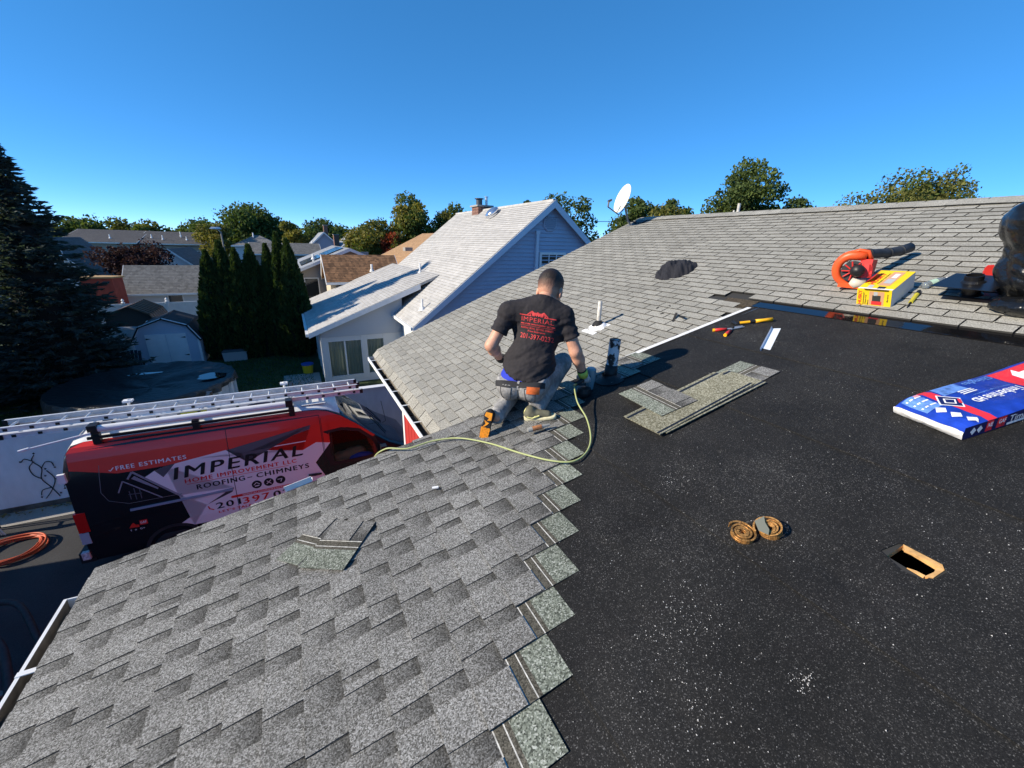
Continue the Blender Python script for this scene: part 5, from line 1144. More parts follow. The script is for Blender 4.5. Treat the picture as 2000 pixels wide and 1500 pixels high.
# wheels, lamps, bumpers, mirror
for x in (-2.55, 1.2):
    for s in (-1, 1):
        wh = MB(); Mw = Matrix.Translation((x, YC+s*.90, .36)) @ Matrix.Rotation(PI/2, 4, 'X'); wh.lathe([(.22, -.11), (.34, -.11), (.36, -.08), (.36, .08), (.34, .11), (.22, .11)], 28, Mw, 0, False); wo = wh.build('wheel', [RUBBER], van, smooth=True)
        m = MB(); m.lathe([(.23, -.05), (.20, .06 if s < 0 else -.06), (.06, .09 if s < 0 else -.09), (.0, .09 if s < 0 else -.09)], 20, Mw, 0, False); m.build('rim', [STEEL], wo)
    m = MB(); yy = YC-Wz(.75)-.010; ring = [(x+.46*math.cos(t*PI/14), max(.42, .40+.44*math.sin(t*PI/14))) for t in range(15)]; inn = [(x+.40*math.cos(t*PI/14), max(.42, .40+.38*math.sin(t*PI/14))) for t in range(15)]
    for k in range(14): m.add([(ring[k][0], yy, ring[k][1]), (ring[k+1][0], yy, ring[k+1][1]), (inn[k+1][0], yy, inn[k+1][1]), (inn[k][0], yy, inn[k][1])], ((0, 1, 2, 3),))
    m.build('wheel_arch', [mk('arch_dark', (.02, .02, .021), .6)], van)
for s in (-1, 1):
    m = MB(); y_ = YC+s*.955; m.box(-3.775, -3.63, min(y_, y_+s*.075), max(y_, y_+s*.075), 1.05, 1.42); tl = m.build('tail_lamp', [mk('tail_red', (.5, .012, .01), .15, spec=.6)], van)
    m = MB(); m.box(-3.78, -3.66, min(y_, y_+s*.08), max(y_, y_+s*.08), .82, 1.04); m.build('reverse_lamp', [mk('lamp_clear', (.35, .42, .48), .12)], tl)
    m = MB(); m.box(-3.79, -3.70, min(YC+s*.98, YC+s*1.03), max(YC+s*.98, YC+s*1.03), 2.02, 2.18); m.build('marker_lamp', [WHITE2], van)
MB().box(-3.90, -3.70, YC-.98, YC+.98, .42, .62).build('rear_bumper', [BLACK], van); m = MB(); m.box(-3.84, -3.74, YC-1.045, YC-.97, .52, .66); m.build('bumper_corner', [mk('scuffed_white', (.5, .5, .52), .5, var=(30, .5))], van)
m = MB(); m.tube([(1.28, YC-.97, 1.5), (1.30, YC-1.15, 1.52)], .025, 8); m.box(1.22, 1.34, YC-1.28, YC-1.12, 1.40, 1.72); m.build('mirror', [BLACK], van)
m = MB(); m.tube([(1.62, YC+.3, 1.62), (1.55, YC+.35, 2.15)], .006, 6); m.build('aerial', [BLACK], van)
for y0, y1 in ((-.55, .05), (.1, .6)): m = MB(); m.tube([(1.47, YC+y0, 1.72), (1.22, YC+y1, 1.94)], .011, 6); m.build('wiper', [BLACK], van)
m = MB(); m.box(-.18, .28, YC-.62, YC+.62, 2.652, 2.656); m.build('roof_patch', [VROOF], van); m = MB(); m.box(.285, .50, YC-.70, YC+.70, 2.50, 2.52, 0, Matrix.Translation((0, 0, 0))); 
# roof rack
rk = MB(); 
for x in (-3.25, -1.9, -.35):
    rk.box(x-.03, x+.03, YC-.80, YC+.82, 2.70, 2.735); rk.box(x-.05, x+.05, YC-.85, YC-.76, 2.55, 2.736); rk.box(x-.05, x+.05, YC+.76, YC+.85, 2.55, 2.736)
rk.build('roof_rack', [BLACK], van)
m = MB(); m.tube([(-3.3, YC-.74, 2.785), (-.4, YC-.76, 2.785)], .06, 16); m.build('conduit_carrier', [WHITE2], van, smooth=False)
m = MB(); m.box(-3.35, -.3, YC-.875, YC-.84, 2.655, 2.70); m.build('side_rail', [BLACK], van)
m = MB(); m.tube([(-3.3, YC-.84, 2.76), (-4.0, YC-1.02, 2.70)], .014, 8); m.tube([(-3.97, YC-1.01, 2.705), (-4.08, YC-1.04, 2.69)], .022, 8); m.build('clamp_rod', [WHITE2], van)
for x in (-3.28, -.38): m = MB(); m.box(x-.06, x+.06, YC-.82, YC-.64, 2.738, 2.87); m.tube([(x, YC-.6, 2.74), (x+.02, YC+.1, 2.80)], .02, 8); m.build('rack_clamp', [BLACK], van)
for x in (-3.0, -.45): m = MB(); m.tube([(x, YC+.06, 2.74), (x, YC+.06, 3.0)], .022, 8); m.box(x-.07, x+.07, YC+.0, YC+.12, 2.95, 2.985); m.build('ladder_hook', [WHITE2], van)
# ladder on the rack
ld = thing('extension_ladder', 'long aluminium extension ladder strapped on the van roof rack', 'ladder', (-1.7, YC-.2, 2.8))
for (ya, yb, x0, x1, z0, lab) in ((YC-.52, YC-.02, -4.45, 1.02, 2.74, 0), (YC-.46, YC-.08, -4.55, .95, 2.835, 1)):
    for y_ in (ya, yb):
        m = MB(); m.box(x0, x1, y_-.012, y_+.012, z0+.004, z0+.081); m.box(x0, x1, y_-.024, y_+.024, z0, z0+.01); m.box(x0, x1, y_-.024, y_+.024, z0+.075, z0+.085); r_ = m.build('rail', [ALU], ld)
        for x in (x0, x1): MB().box(x-.03, x+.03, y_-.026, y_+.026, z0-.004, z0+.08).build('rail_end', [BLACK], r_)
    k = 18
    for i in range(k):
        x = x0+.15+i*(x1-x0-.3)/(k-1); MB().tube([(x, ya, z0+.038), (x, yb, z0+.038)], .017, 8).build('rung', [ALU], ld); 
        MB().box(x-.025, x+.025, ya-.0225, ya-.0125, z0+.018, z0+.058).build('rung_plug', [BLACK], ld)
m = MB(); m.box(-2.15, -1.75, YC-.5365, YC-.5335, 2.762, 2.805); m.build('safety_sticker', [mk('sticker_yellow', (.65, .6, .08), .5)], ld)
m = MB(); m.prism([(-.9+.2*math.cos(t*PI/8), 2.783+.024*math.sin(t*PI/8)) for t in range(16)], lambda a, b, d: (a, d, b), YC-.5335, YC-.5365); m.build('maker_sticker', [mk('sticker_dark', (.03, .04, .09), .5)], ld)
# things on the drive: hose coils, cart, scraps
OR2 = mk('orange_hose', (.52, .09, .03), .5); 
pts = [(-5.50+(.42+.06*math.sin(t*.23))*math.cos(t)*1.05, 10.1+(.42+.05*math.cos(t*.31))*math.sin(t), .03+.012*(t/6.28)+.01*math.sin(t*3)) for t in np.linspace(0, 6.28*7, 260)]
tag(MB().tube(pts, .016, 7).build('orange_hose', [OR2], o=(-5.5, 10.1, 0), smooth=True), 'coiled orange air hose on the asphalt behind the van', 'hose')
ct = thing('tool_cart', 'dark metal cart frame hung with white rope at the left edge', 'cart', (-6.35, 11.0, 0))
for q in ([(-6.55, 10.9, 0), (-6.5, 10.95, .75), (-6.15, 10.95, .80), (-6.1, 10.9, 0)], [(-6.55, 11.2, 0), (-6.5, 11.15, .75), (-6.15, 11.15, .80), (-6.1, 11.2, 0)], [(-6.5, 10.95, .75), (-6.5, 11.15, .75)], [(-6.15, 10.95, .8), (-6.15, 11.15, .8)]): MB().tube(q, .02, 8).build('frame_tube', [mk('dark_teal_tube', (.03, .05, .055), .5)], ct)
rp_ = thing('white_rope', 'frayed white rope hanging from the dark cart frame', 'rope', (-6.12, 10.9, .3))
for i in range(9): MB().tube(spline([(-6.17+.02*i, 10.92, .80), (-6.13+.018*i, 10.88-.01*i, .5), (-6.12+.022*i, 10.85+.02*math.sin(i*2), .25), (-6.10+.03*i, 10.82+.02*math.cos(i), .03)], 4), .011, 5).build('strand', [mk('rope_white', (.62, .58, .5), .9)], rp_)
BLH = mk('black_hose', (.03, .03, .028), .6, var=(20, .3))
tag(MB().tube(spline([(-5.6, 7.4, .05), (-5.0, 7.95, .35), (-4.5, 7.9, .40), (-4.1, 7.3, .18), (-3.95, 6.95, .08)], 8), .045, 10).build('black_hose', [BLH], o=(-4.5, 7.6, 0), smooth=True), 'thick black hose with a pale end arching over the asphalt, nearer the van', 'hose')
tag(MB().tube(spline([(-5.4, 7.0, .05), (-4.9, 7.35, .30), (-4.4, 7.15, .38), (-4.1, 6.6, .25), (-3.95, 6.1, .08), (-3.9, 5.7, .05)], 8), .05, 10).build('black_hose', [BLH], o=(-4.4, 6.6, 0), smooth=True), 'thick black hose arching nearest the white gutter', 'hose')
tag(MB().tube([(-3.97, 6.97, .08), (-3.88, 6.87, .06)], [.052, .04], 10).build('hose_coupling', [mk('tan_fitting', (.5, .42, .28), .6)], o=(-3.9, 6.9, 0)), 'pale tan coupling at the end of a black hose', 'coupling')
for k, (x, y, a, l, w_) in enumerate(((-3.9, 6.2, .5, .7, .1), (-4.3, 6.3, 1.0, .5, .14), (-3.55, 5.5, .2, .6, .09), (-3.7, 5.9, 2.2, .4, .2))):
    m = MB(); m.box(-l/2, l/2, -w_/2, w_/2, .01+.03*k, .035+.03*k, 0, Matrix.Translation((x, y, 0)) @ Matrix.Rotation(a, 4, 'Z')); tag(m.build('scrap_board', [mk('grey_scrap', (.2, .19, .175), .85, var=(12, .3))], o=(x, y, 0)), ('grey scrap board lying on the dark debris, nearest the black hoses', 'broad grey scrap board lying over the nearer black hose', 'grey scrap board closest to the white gutter', 'short wide grey scrap board on top of the debris pile')[k], 'board', 'scrap boards')
rng = np.random.RandomState(3)
V, F = surf_net(lambda p: np.maximum(sd_ell(p, (-3.75, 5.7, .0), (.75, .7, .28))+.05*noise3(p, 9, 2)+.03*noise3(p, 22, 4), -p[:, 2]+.008), (-4.7, 4.9, -.1), (-2.9, 6.6, .45), .05)
tag(np_obj('debris_pile', V, F, mk('torn_off_debris', (.05, .046, .04), .9, var=(14, .6)), None, smooth=False, o=(-3.75, 5.7, 0)), 'dark pile of torn-off shingles on the drive', 'debris', kind='stuff')
# ================================================================== back yard
# pool under a black winter cover
pc_, pr2 = Vector((-4.78, 17.3, 0)), 2.42
pool = thing('round_pool', 'round above-ground pool sagging under a black winter cover', 'pool', pc_)
m = MB(); m.lathe([(pr2-.06, 0), (pr2-.06, 1.15), (pr2-.09, 1.15), (pr2-.09, .0)], 40, Matrix.Translation(pc_), 0, False); m.build('pool_wall', [mk('pool_wall_grey', (.62, .64, .66), .4, var=(3, .08))], pool)
for i in range(20): t = i*PI/10+.1; m = MB(); m.box(-.04, .04, -.07, .07, 0, 1.16, 0, Matrix.Translation(pc_+Vector((pr2*math.cos(t)-.02*math.cos(t), pr2*math.sin(t)-.02*math.sin(t), 0))) @ Matrix.Rotation(t, 4, 'Z')); m.build('upright', [WHITE], pool)
COV = mk('black_cover_sheet', (.010, .010, .011), .50, spec=.25, bump=(5, .6, .06)); m = MB(); nr, na = 14, 160; rr = random.Random(2)
for i in range(nr+1):
    for j in range(na):
        t = 2*PI*j/na; f = i/9
        if i <= 9: r = pr2*1.01*f; z = 1.19-.22*(1-f**2.2)+.05*math.sin(t*5+f*6)*f*(1-f)*3+.035*abs(math.sin(t*11+f*9+math.sin(t*3)))*f
        else: k = (i-9)/5; hang = (.42-.25*math.cos(t+.6)+.06*math.sin(t*7)); r = pr2*1.03+.05*math.sin(t*34+k*2)*k+.04*math.sin(t*19)*k; z = 1.19-k*hang
        m.v.append((pc_.x+r*math.cos(t), pc_.y+r*math.sin(t), z))
m.f = [(i*na+j, i*na+(j+1) % na, (i+1)*na+(j+1) % na, (i+1)*na+j) for i in range(9) for j in range(na)]; m.m = [0]*len(m.f); V0 = list(m.v); m.build('cover', [COV], pool, smooth=True)
m = MB(); m.v = V0; m.f = [(i*na+j, i*na+(j+1) % na, (i+1)*na+(j+1) % na, (i+1)*na+j) for i in range(9, nr) for j in range(na)]; m.m = [0]*len(m.f); m.build('cover_skirt', [mk('crinkled_cover_skirt', (.045, .046, .046), .4, bump=(14, .6, .04))], pool, smooth=True)
PUD = mk('puddle', (.015, .02, .028), .02, spec=.8)
for (cx, cy, a, b) in ((-3.0, 17.3, .42, .42), (-5.15, 18.5, .50, .12)):
    m = MB(); m.add([(cx+a*math.cos(t*PI/10)*(1+.15*math.sin(t*1.7)), cy+b*math.sin(t*PI/10)*(1+.12*math.cos(t)), 1.165 if a < .45 else 1.16) for t in range(20)], (tuple(range(20)),)); m.build('puddle', [PUD], pool)['label'] = 'rain puddle on the pool cover mirroring the sky'
# blue-grey shed with gambrel roof
sh = thing('garden_shed', 'small pale blue shed with white double doors and dark gambrel roof', 'shed', (-5.6, 24, 0))
SB = mk('pale_blue_siding', (.48, .55, .66), .6); x0, x1, ys, yd = -6.85, -4.33, 24.0, 26.6
gam = [(x0, 0), (x1, 0), (x1, 1.18), (-4.72, 1.86), (-5.59, 2.20), (-6.46, 1.86), (x0, 1.18)]
m = MB(); m.prism(gam, lambda a, b, d: (a, d, b), ys, yd); sw = m.build('shed_wall', [SB], sh)
for i in range(18):
    z = .1+i*.115; hw2 = 1.26 if z < 1.12 else (1.26-.39*(z-1.18)/.68 if z < 1.86 else .87*(2.2-z)/.34)
    if hw2 > .1: MB().hexa([(-5.59-hw2, ys-.012, z), (-5.59+hw2, ys-.012, z), (-5.59+hw2, ys, z), (-5.59-hw2, ys, z)], [(-5.59-hw2*.97, ys-.003, z+.112), (-5.59+hw2*.97, ys-.003, z+.112), (-5.59+hw2*.97, ys, z+.112), (-5.59-hw2*.97, ys, z+.112)]).build('siding_board', [SB], sw)
m = MB(); ring = gam[2:]
for a, b in zip(gam[2:], gam[3:]):
    d = (Vector(b)-Vector(a)).normalized(); n2 = Vector((-d.y, d.x))*-.085; a2, b2 = Vector(a)+n2*-0.15, Vector(b)+n2*-.15
    m.prism([tuple(a2), tuple(b2), tuple(b2-n2*-1.15), tuple(a2-n2*-1.15)], lambda p, q, dd: (p, dd, q), ys-.05, ys-.01)
for x in (x0, x1-.09): m.box(x, x+.09, ys-.04, ys-.012, 0, 1.2)
m.build('shed_trim', [WHITE], sh)
m = MB()
for a, b in zip(gam[2:], gam[3:]):
    d = (Vector(b)-Vector(a)).normalized(); n2 = Vector((d.y, -d.x))*.05; e = d*.05
    m.prism([tuple(Vector(a)-e), tuple(Vector(b)+e), tuple(Vector(b)+e+n2), tuple(Vector(a)-e+n2)], lambda p, q, dd: (p, dd, q), ys-.12, yd+.1)
m.build('shed_roof', [mk('shed_roof_dark', (.03, .028, .03), .9, var=(5, .3))], sh)
for s in (0, 1):
    xa = -6.33+s*.765; dr = MB().box(xa, xa+.745, ys-.045, ys-.014, .18, 1.54).build('door', [WHITE], sh)
    for z in (.5, 1.35): m = MB(); xx = xa+.02 if s == 0 else xa+.725; m.prism([(xx, z-.035), (xx+(.2 if s == 0 else -.2), z), (xx, z+.035)], lambda p, q, dd: (p, dd, q), ys-.052, ys-.046); m.build('hinge', [BLACK], dr)
# brown shed behind, white fences, chair, tub, storage box
bs_ = thing('brown_shed', 'low shed with ribbed brown roof behind the white fence', 'shed', (-7.5, 27.5, 0)); BRN = mk('brown_shed_wall', (.10, .07, .055), .8); BRR = mk('brown_metal_roof', (.14, .085, .05), .6, var=(4, .2))
g2 = [(-8.5, 0), (-6.6, 0), (-6.6, 1.7), (-6.75, 2.0), (-7.5, 2.42), (-8.3, 2.1), (-8.5, 1.75)]
m = MB(); m.prism(g2, lambda a, b, d: (a, d, b), 27.2, 29.8); m.build('shed_wall', [BRN], bs_)
m = MB()
for (a, b) in zip(g2[2:], g2[3:]): 
    d = (Vector(b)-Vector(a)).normalized(); n2 = Vector((d.y, -d.x))*.04; m.prism([a, b, tuple(Vector(b)+n2), tuple(Vector(a)+n2)], lambda p, q, dd: (p, dd, q), 27.05, 29.9)
m.build('shed_roof', [BRR], bs_)
for i in range(8): 
    y_ = 27.15+i*.38; m = MB(); m.tube([(-6.6, y_, 1.76), (-6.73, y_, 2.06), (-7.5, y_, 2.48)], .03, 6); m.build('roof_rib', [BRR], bs_)
vinyl_fence('white vinyl fence running across behind the sheds', (-13.5, 33), (-1, 33.6), 1.85, 2.1, 'white vinyl fences')
vinyl_fence('short white vinyl fence between the spruce and the pale blue shed', (-9.4, 26.3), (-6.5, 25.6), 1.65, 2.9, 'white vinyl fences')
vinyl_fence('white vinyl fence beside the neighbouring house, beyond its sunroom', (-1.2, 30.5), (3.4, 30.2), 1.9, 1.6, 'white vinyl fences')
TEAL = mk('dark_blue_plastic', (.018, .03, .045), .5)
ch = thing('garden_chair', 'dark blue slatted garden chair beside the pale blue shed', 'chair', (-6.65, 22.6, 0))
for i in range(5): 
    x = -6.92+i*.115; h = 1.02+.07*math.sin((i+.5)/5*PI); m = MB(); m.hexa([(x, 22.85, .38), (x+.10, 22.85, .38), (x+.10, 22.88, .38), (x, 22.88, .38)], [(x-.01*(2-i), 23.05, h), (x+.10-.01*(2-i), 23.05, h), (x+.10-.01*(2-i), 23.08, h), (x-.01*(2-i), 23.08, h)]); m.build('back_slat', [TEAL], ch)
for i in range(4): m = MB(); m.box(-6.92, -6.35, 22.33+i*.13, 22.44+i*.13, .40-.02*i, .42-.02*i); m.build('seat_slat', [TEAL], ch)
for x in (-6.98, -6.33):
    MB().box(x-.06, x+.08, 22.25, 22.95, .60, .63).build('armrest', [TEAL], ch)
    for y_ in (22.32, 22.85): MB().box(x, x+.06, y_, y_+.07, 0, .60).build('leg', [TEAL], ch)
st = thing('step_stool', 'small yellow stool in front of the dark blue chair', 'stool', (-6.6, 22.0, 0)); YP = mk('dull_yellow', (.3, .22, .02), .6)
MB().box(-6.82, -6.42, 21.85, 22.15, .26, .29).build('top', [YP], st)
for x in (-6.8, -6.48):
    for y_ in (21.88, 22.08): MB().box(x, x+.04, y_, y_+.04, 0, .26).build('leg', [YP], st)
tt_ = thing('round_table', 'small grey round garden table beside the spruce', 'table', (-7.6, 22.3, 0)); GT = mk('table_grey', (.2, .23, .26), .5)
m = MB(); m.lathe([(.0, .66), (.45, .66), (.46, .69), (.0, .70)], 24, Matrix.Translation((-7.6, 22.3, 0)), 0, False); m.build('tabletop', [GT], tt_)
for k in range(3): t = k*2.1; m = MB(); m.tube([(-7.6+.1*math.cos(t), 22.3+.1*math.sin(t), .66), (-7.6+.36*math.cos(t), 22.3+.36*math.sin(t), 0)], .02, 6); m.build('leg', [GT], tt_)
dbx = thing('storage_box', 'pale grey plastic storage box in front of the arborvitae', 'storage box', (-3.0, 24.2, 0)); BXG = mk('pale_box_grey', (.42, .42, .42), .5)
MB().hexa([(-3.52, 23.9, 0), (-2.55, 23.9, 0), (-2.55, 24.4, 0), (-3.52, 24.4, 0)], [(-3.56, 23.87, .46), (-2.51, 23.87, .46), (-2.51, 24.43, .46), (-3.56, 24.43, .46)]).build('tub', [BXG], dbx); MB().hexa([(-3.58, 23.85, .465), (-2.49, 23.85, .465), (-2.49, 24.45, .465), (-3.58, 24.45, .465)], [(-3.5, 23.93, .56), (-2.57, 23.93, .56), (-2.57, 24.37, .56), (-3.5, 24.37, .56)]).build('lid', [mk('dark_lid', (.05, .05, .055), .5)], dbx)
bk = thing('toy_bin', 'yellow and blue toy bin by the sunroom corner', 'bin', (.1, 20.4, 0)); m = MB(); m.lathe([(.2, 0), (.24, .4), (.0, .4)], 14, Matrix.Translation((.1, 20.4, 0)), 0, False); m.build('bin_body', [mk('toy_yellow', (.6, .45, .02), .5)], bk); m = MB(); m.lathe([(.26, .4), (.26, .46), (.0, .47)], 14, Matrix.Translation((.1, 20.4, 0)), 0, False); m.build('bin_lid', [mk('toy_blue', (.03, .1, .4), .5)], bk)

# ================================================================== neighbouring houses
def courses(mb, p0, along, up_, exp=.14, t=.008, mi=0):
    """lapped shingle courses on a roof slope as thin stepped strips"""
    p0, along, up_ = Vector(p0), Vector(along), Vector(up_); n_ = along.cross(up_).normalized(); 
    if n_.z < 0: n_ = -n_
    L = up_.length; k = int(L/exp); u = up_/L
    for i in range(k+1):
        a = p0+u*i*exp; b = p0+u*min(L, (i+1)*exp+.02); mb.add([a+n_*t, a+along+n_*t, b+along+n_*.001, b+n_*.001], ((0, 1, 2, 3),), mi); mb.add([a, a+along, a+along+n_*t, a+n_*t], ((0, 1, 2, 3),), mi+1)
def shingle_far(name, col, tabs=(3.3, 7.), v=.18):
    """far shingle roof: tone changes from tab to tab along the courses"""
    m = mk(name, col, .9, var=(2.0, .08), isl=.05); n = m.node_tree.nodes; L = m.node_tree.links; b = n['Principled BSDF']; src = b.inputs['Base Color'].links[0].from_socket
    g = n.new('ShaderNodeNewGeometry'); mp = n.new('ShaderNodeMapping'); mp.inputs['Scale'].default_value = (tabs[1], tabs[0], tabs[1]); L.new(g.outputs['Position'], mp.inputs[0]); vo = n.new('ShaderNodeTexVoronoi'); vo.inputs['Scale'].default_value = 1; L.new(mp.outputs[0], vo.inputs[0]); sp = n.new('ShaderNodeSeparateColor'); L.new(vo.outputs['Color'], sp.inputs[0])
    mr = n.new('ShaderNodeMapRange'); mr.inputs[3].default_value = 1-v; mr.inputs[4].default_value = 1+v; L.new(sp.outputs[0], mr.inputs[0]); sc = n.new('ShaderNodeVectorMath'); sc.operation = 'SCALE'; L.new(src, sc.inputs[0]); L.new(mr.outputs[0], sc.inputs['Scale']); L.new(sc.outputs[0], b.inputs['Base Color']); return m
def window(parent, x0, x1, z0, z1, y, fr=.06, face=-1, bars=(1, 1), frame=None, axis='x', pane=None):
    """window on a wall; axis 'x': wall lies along x at y; axis 'y': wall along y at x=y"""
    f = (lambda a, d, z: (a, y+face*d, z)) if axis == 'x' else (lambda a, d, z: (y+face*d, a, z))
    def bx(mb, a0, a1, d0, d1, z0_, z1_): mb.hexa([f(a0, d0, z0_), f(a1, d0, z0_), f(a1, d1, z0_), f(a0, d1, z0_)], [f(a0, d0, z1_), f(a1, d0, z1_), f(a1, d1, z1_), f(a0, d1, z1_)])
    m = MB(); bx(m, x0-fr, x0, .0, .05, z0-fr, z1+fr); bx(m, x1, x1+fr, .0, .05, z0-fr, z1+fr); bx(m, x0, x1, .0, .05, z1, z1+fr); bx(m, x0-.02, x1+.02, .0, .07, z0-fr, z0)
    for i in range(1, bars[0]): xx = x0+(x1-x0)*i/bars[0]; bx(m, xx-.02, xx+.02, .012, .035, z0, z1)
    for i in range(1, bars[1]): zz = z0+(z1-z0)*i/bars[1]; bx(m, x0, x1, .014, .037, zz-.02, zz+.02)
    w_ = m.build('window', [frame or FASC], parent); m = MB(); m.quad(f(x0, .01, z0), f(x1, .01, z0), f(x1, .01, z1), f(x0, .01, z1)); m.build('pane', [pane or PANE], w_); return w_
EDGF = mk('shingle_butt_grey', (.13, .125, .12), .95)
# pale blue house with the big white roof
BLU = mk('blue_grey_siding', (.40, .45, .56), .55, var=(1.5, .04)); RFW = shingle_far('white_grey_shingle', (.43, .42, .405), v=.10)
bh = thing('blue_house', 'blue-grey gabled house with a steep pale shingle roof and sunroom', 'house', (8, 20, 0))
RX, RZ, EX, EZ, YM, YF = 9.67, 7.60, 3.74, 2.88, 15.0, 26.2; SL = (RZ-EZ)/(RX-EX)
m = MB(); gab = [(4.15, 0), (15.2, 0), (15.2, 3.05), (RX, RZ-.12), (4.15, 3.05)]; m.prism(gab, lambda a, b, d: (a, d, b), YM+.28, YF-.2); wallb = m.build('wall', [BLU], bh)
yb = YM+.28
for i in range(50):
    z = .3+i*.155
    zz = max(3.05, z+.15); hw2 = (RZ-.12-zz)/SL if z > 3.0 else 5.52
    hl, hr_ = (RX-4.16, 5.52) if z <= 3.0 else (hw2, hw2)
    if z > 7.3: break
    zt = z+.140; hl2, hr2 = (hl, hr_) if z <= 3. else ((RZ-.12-zt)/SL,)*2
    hb = ((RZ-.12-z)/SL,)*2 if z > 3. else (hl, hr_)
    MB().hexa([(RX-hb[0], yb-.04, z), (RX+hb[1], yb-.04, z), (RX+hb[1], yb-.001, z), (RX-hb[0], yb-.001, z)], [(RX-hl2, yb-.006, zt), (RX+hr2, yb-.006, zt), (RX+hr2, yb-.001, zt), (RX-hl2, yb-.001, zt)]).build('siding_board', [BLU], wallb)
m = MB(); courses(m, (EX, YM, EZ), (0, YF-YM, 0), (RX-EX, 0, RZ-EZ), .145, .018); courses(m, (2*RX-EX, YM, EZ), (0, YF-YM, 0), (EX-RX, 0, RZ-EZ), .145, .018)
m.prism([(EX, EZ), (RX, RZ), (2*RX-EX, EZ), (2*RX-EX, EZ-.08), (RX, RZ-.1), (EX, EZ-.08)], lambda a, b, d: (a, d, b), YM+.01, YF-.01); m.box(RX-.1, RX+.1, YM, YF, RZ-.06, RZ+.02); rfb = m.build('roof', [RFW, EDGF], bh)
m = MB(); m.prism([(EX, EZ-.02), (RX, RZ-.015), (2*RX-EX, EZ-.02), (2*RX-EX, EZ-.26), (RX, RZ-.30), (EX, EZ-.26)], lambda a, b, d: (a, d, b), YM-.03, YM+.005); m.build('rake_board', [mk('bluish_white_trim', (.62, .66, .74), .5)], bh)
m = MB(); m.box(EX-.10, EX+.0, YM, 18.2, EZ-.13, EZ-.01); m.build('gutter', [WHITE2], bh); m = MB(); m.box(EX+.02, 4.15, YM+.02, 18.1, EZ-.16, EZ-.12); m.build('soffit', [WHITE2], bh); m = MB(); m.box(4.02, 4.148, YM+.25, 18, 0, EZ-.1); m.build('side_wall_trim', [WHITE2], bh); window(bh, 15.6, 16.3, 1.4, 2.4, 4.02, axis='y')
m = MB(); m.lathe([(.30, 0), (.34, .05), (.30, .07)], 8, Matrix.Translation((9.63, yb-.01, 6.72)) @ Matrix.Rotation(PI/2, 4, 'X') @ Matrix.Rotation(PI/8, 4, 'Z'), 0, True); gv = m.build('gable_vent', [BLU], bh)
for i in range(7): z = 6.50+i*.072; w2 = .26*math.sqrt(max(.1, 1-((z-6.72)/.3)**2)); MB().hexa([(9.63-w2, yb-.10, z), (9.63+w2, yb-.10, z), (9.63+w2, yb-.08, z), (9.63-w2, yb-.08, z)], [(9.63-w2, yb-.085, z+.05), (9.63+w2, yb-.085, z+.05), (9.63+w2, yb-.08, z+.05), (9.63-w2, yb-.08, z+.05)]).build('louvre', [mk('louvre_shadow_blue', (.25, .28, .35), .6)], gv)
window(bh, 9.30, 10.40, 4.2, 5.5, yb-.02, .10, bars=(3, 3)); m = MB(); m.box(8.98, 9.10, yb-.13, yb-.025, 3.0, 6.30); m.box(8.95, 9.13, yb-.14, yb-.02, 6.30, 6.42); m.build('downpipe', [mk('bluish_white_trim', (.62, .66, .74), .5)], bh)
# sunroom
SX, SZ, S0, S1 = .30, 2.30, 18.0, 27.6; SS = .406; SXT = 5.8; SZT = SZ+SS*(SXT-SX)
m = MB(); courses(m, (SX, S0, SZ), (0, S1-S0, 0), (SXT-SX, 0, SZT-SZ), .15, .018); m.prism([(SX, SZ), (SXT, SZT), (SXT, SZT-.1), (SX, SZ-.1)], lambda a, b, d: (a, d, b), S0+.01, S1); m.build('sunroom_roof', [RFW, EDGF], bh)
m = MB(); m.prism([(SX-.02, SZ-.0), (SXT-.9, SZT-.9*SS-.01), (SXT-.9, SZT-.9*SS-.24), (SX-.02, SZ-.20)], lambda a, b, d: (a, d, b), S0-.03, S0+.005); m.box(SX-.12, SX-.01, S0, S1, SZ-.14, SZ-.02); m.build('sunroom_trim', [WHITE2], bh)
GSD = mk('pale_grey_siding', (.42, .46, .50), .6); m = MB(); m.prism([(.72, 2.05), (4.1, 2.05), (4.1, SZ+SS*3.8-.12), (.72, SZ+SS*.42-.12)], lambda a, b, d: (a, d, b), 18.22, 18.4); sw_ = m.build('sunroom_gable', [GSD], bh)
for i in range(12):
    z = 2.06+i*.13; xl = max(.72, SX+(z+.24-SZ)/SS); 
    if xl < 4.0: MB().hexa([(xl, 18.205, z), (4.1, 18.205, z), (4.1, 18.219, z), (xl, 18.219, z)], [(xl+.1, 18.215, z+.127), (4.1, 18.215, z+.127), (4.1, 18.219, z+.127), (xl+.1, 18.219, z+.127)]).build('siding_board', [GSD], sw_)
m = MB(); m.box(.70, 4.1, 18.235, 18.345, 0, .14); m.box(.70, .98, 18.24, 18.34, .145, 2.045); m.box(2.26, 2.52, 18.24, 18.34, .145, 2.045); m.box(3.2, 4.1, 18.24, 18.34, .145, 2.045); m.box(.985, 2.255, 18.243, 18.337, 1.84, 2.055); m.box(2.525, 3.195, 18.243, 18.337, 1.84, 2.055); m.box(.985, 2.255, 18.245, 18.335, .145, .34); m.box(2.525, 3.195, 18.245, 18.335, .145, .34); m.box(.71, .80, 18.35, 27.4, 0, .9); m.box(.71, .80, 18.35, 27.4, 1.95, 2.2); m.build('sunroom_frame', [mk('sunroom_white', (.60, .63, .64), .5)], bh)
for i in range(7): m = MB(); m.box(.69, .80, 18.4+i*1.45, 18.55+i*1.45, 0, 2.2); m.build('sunroom_post', [WHITE2], bh)
CUR = mk('pale_green_curtain', (.62, .68, .56), .8)
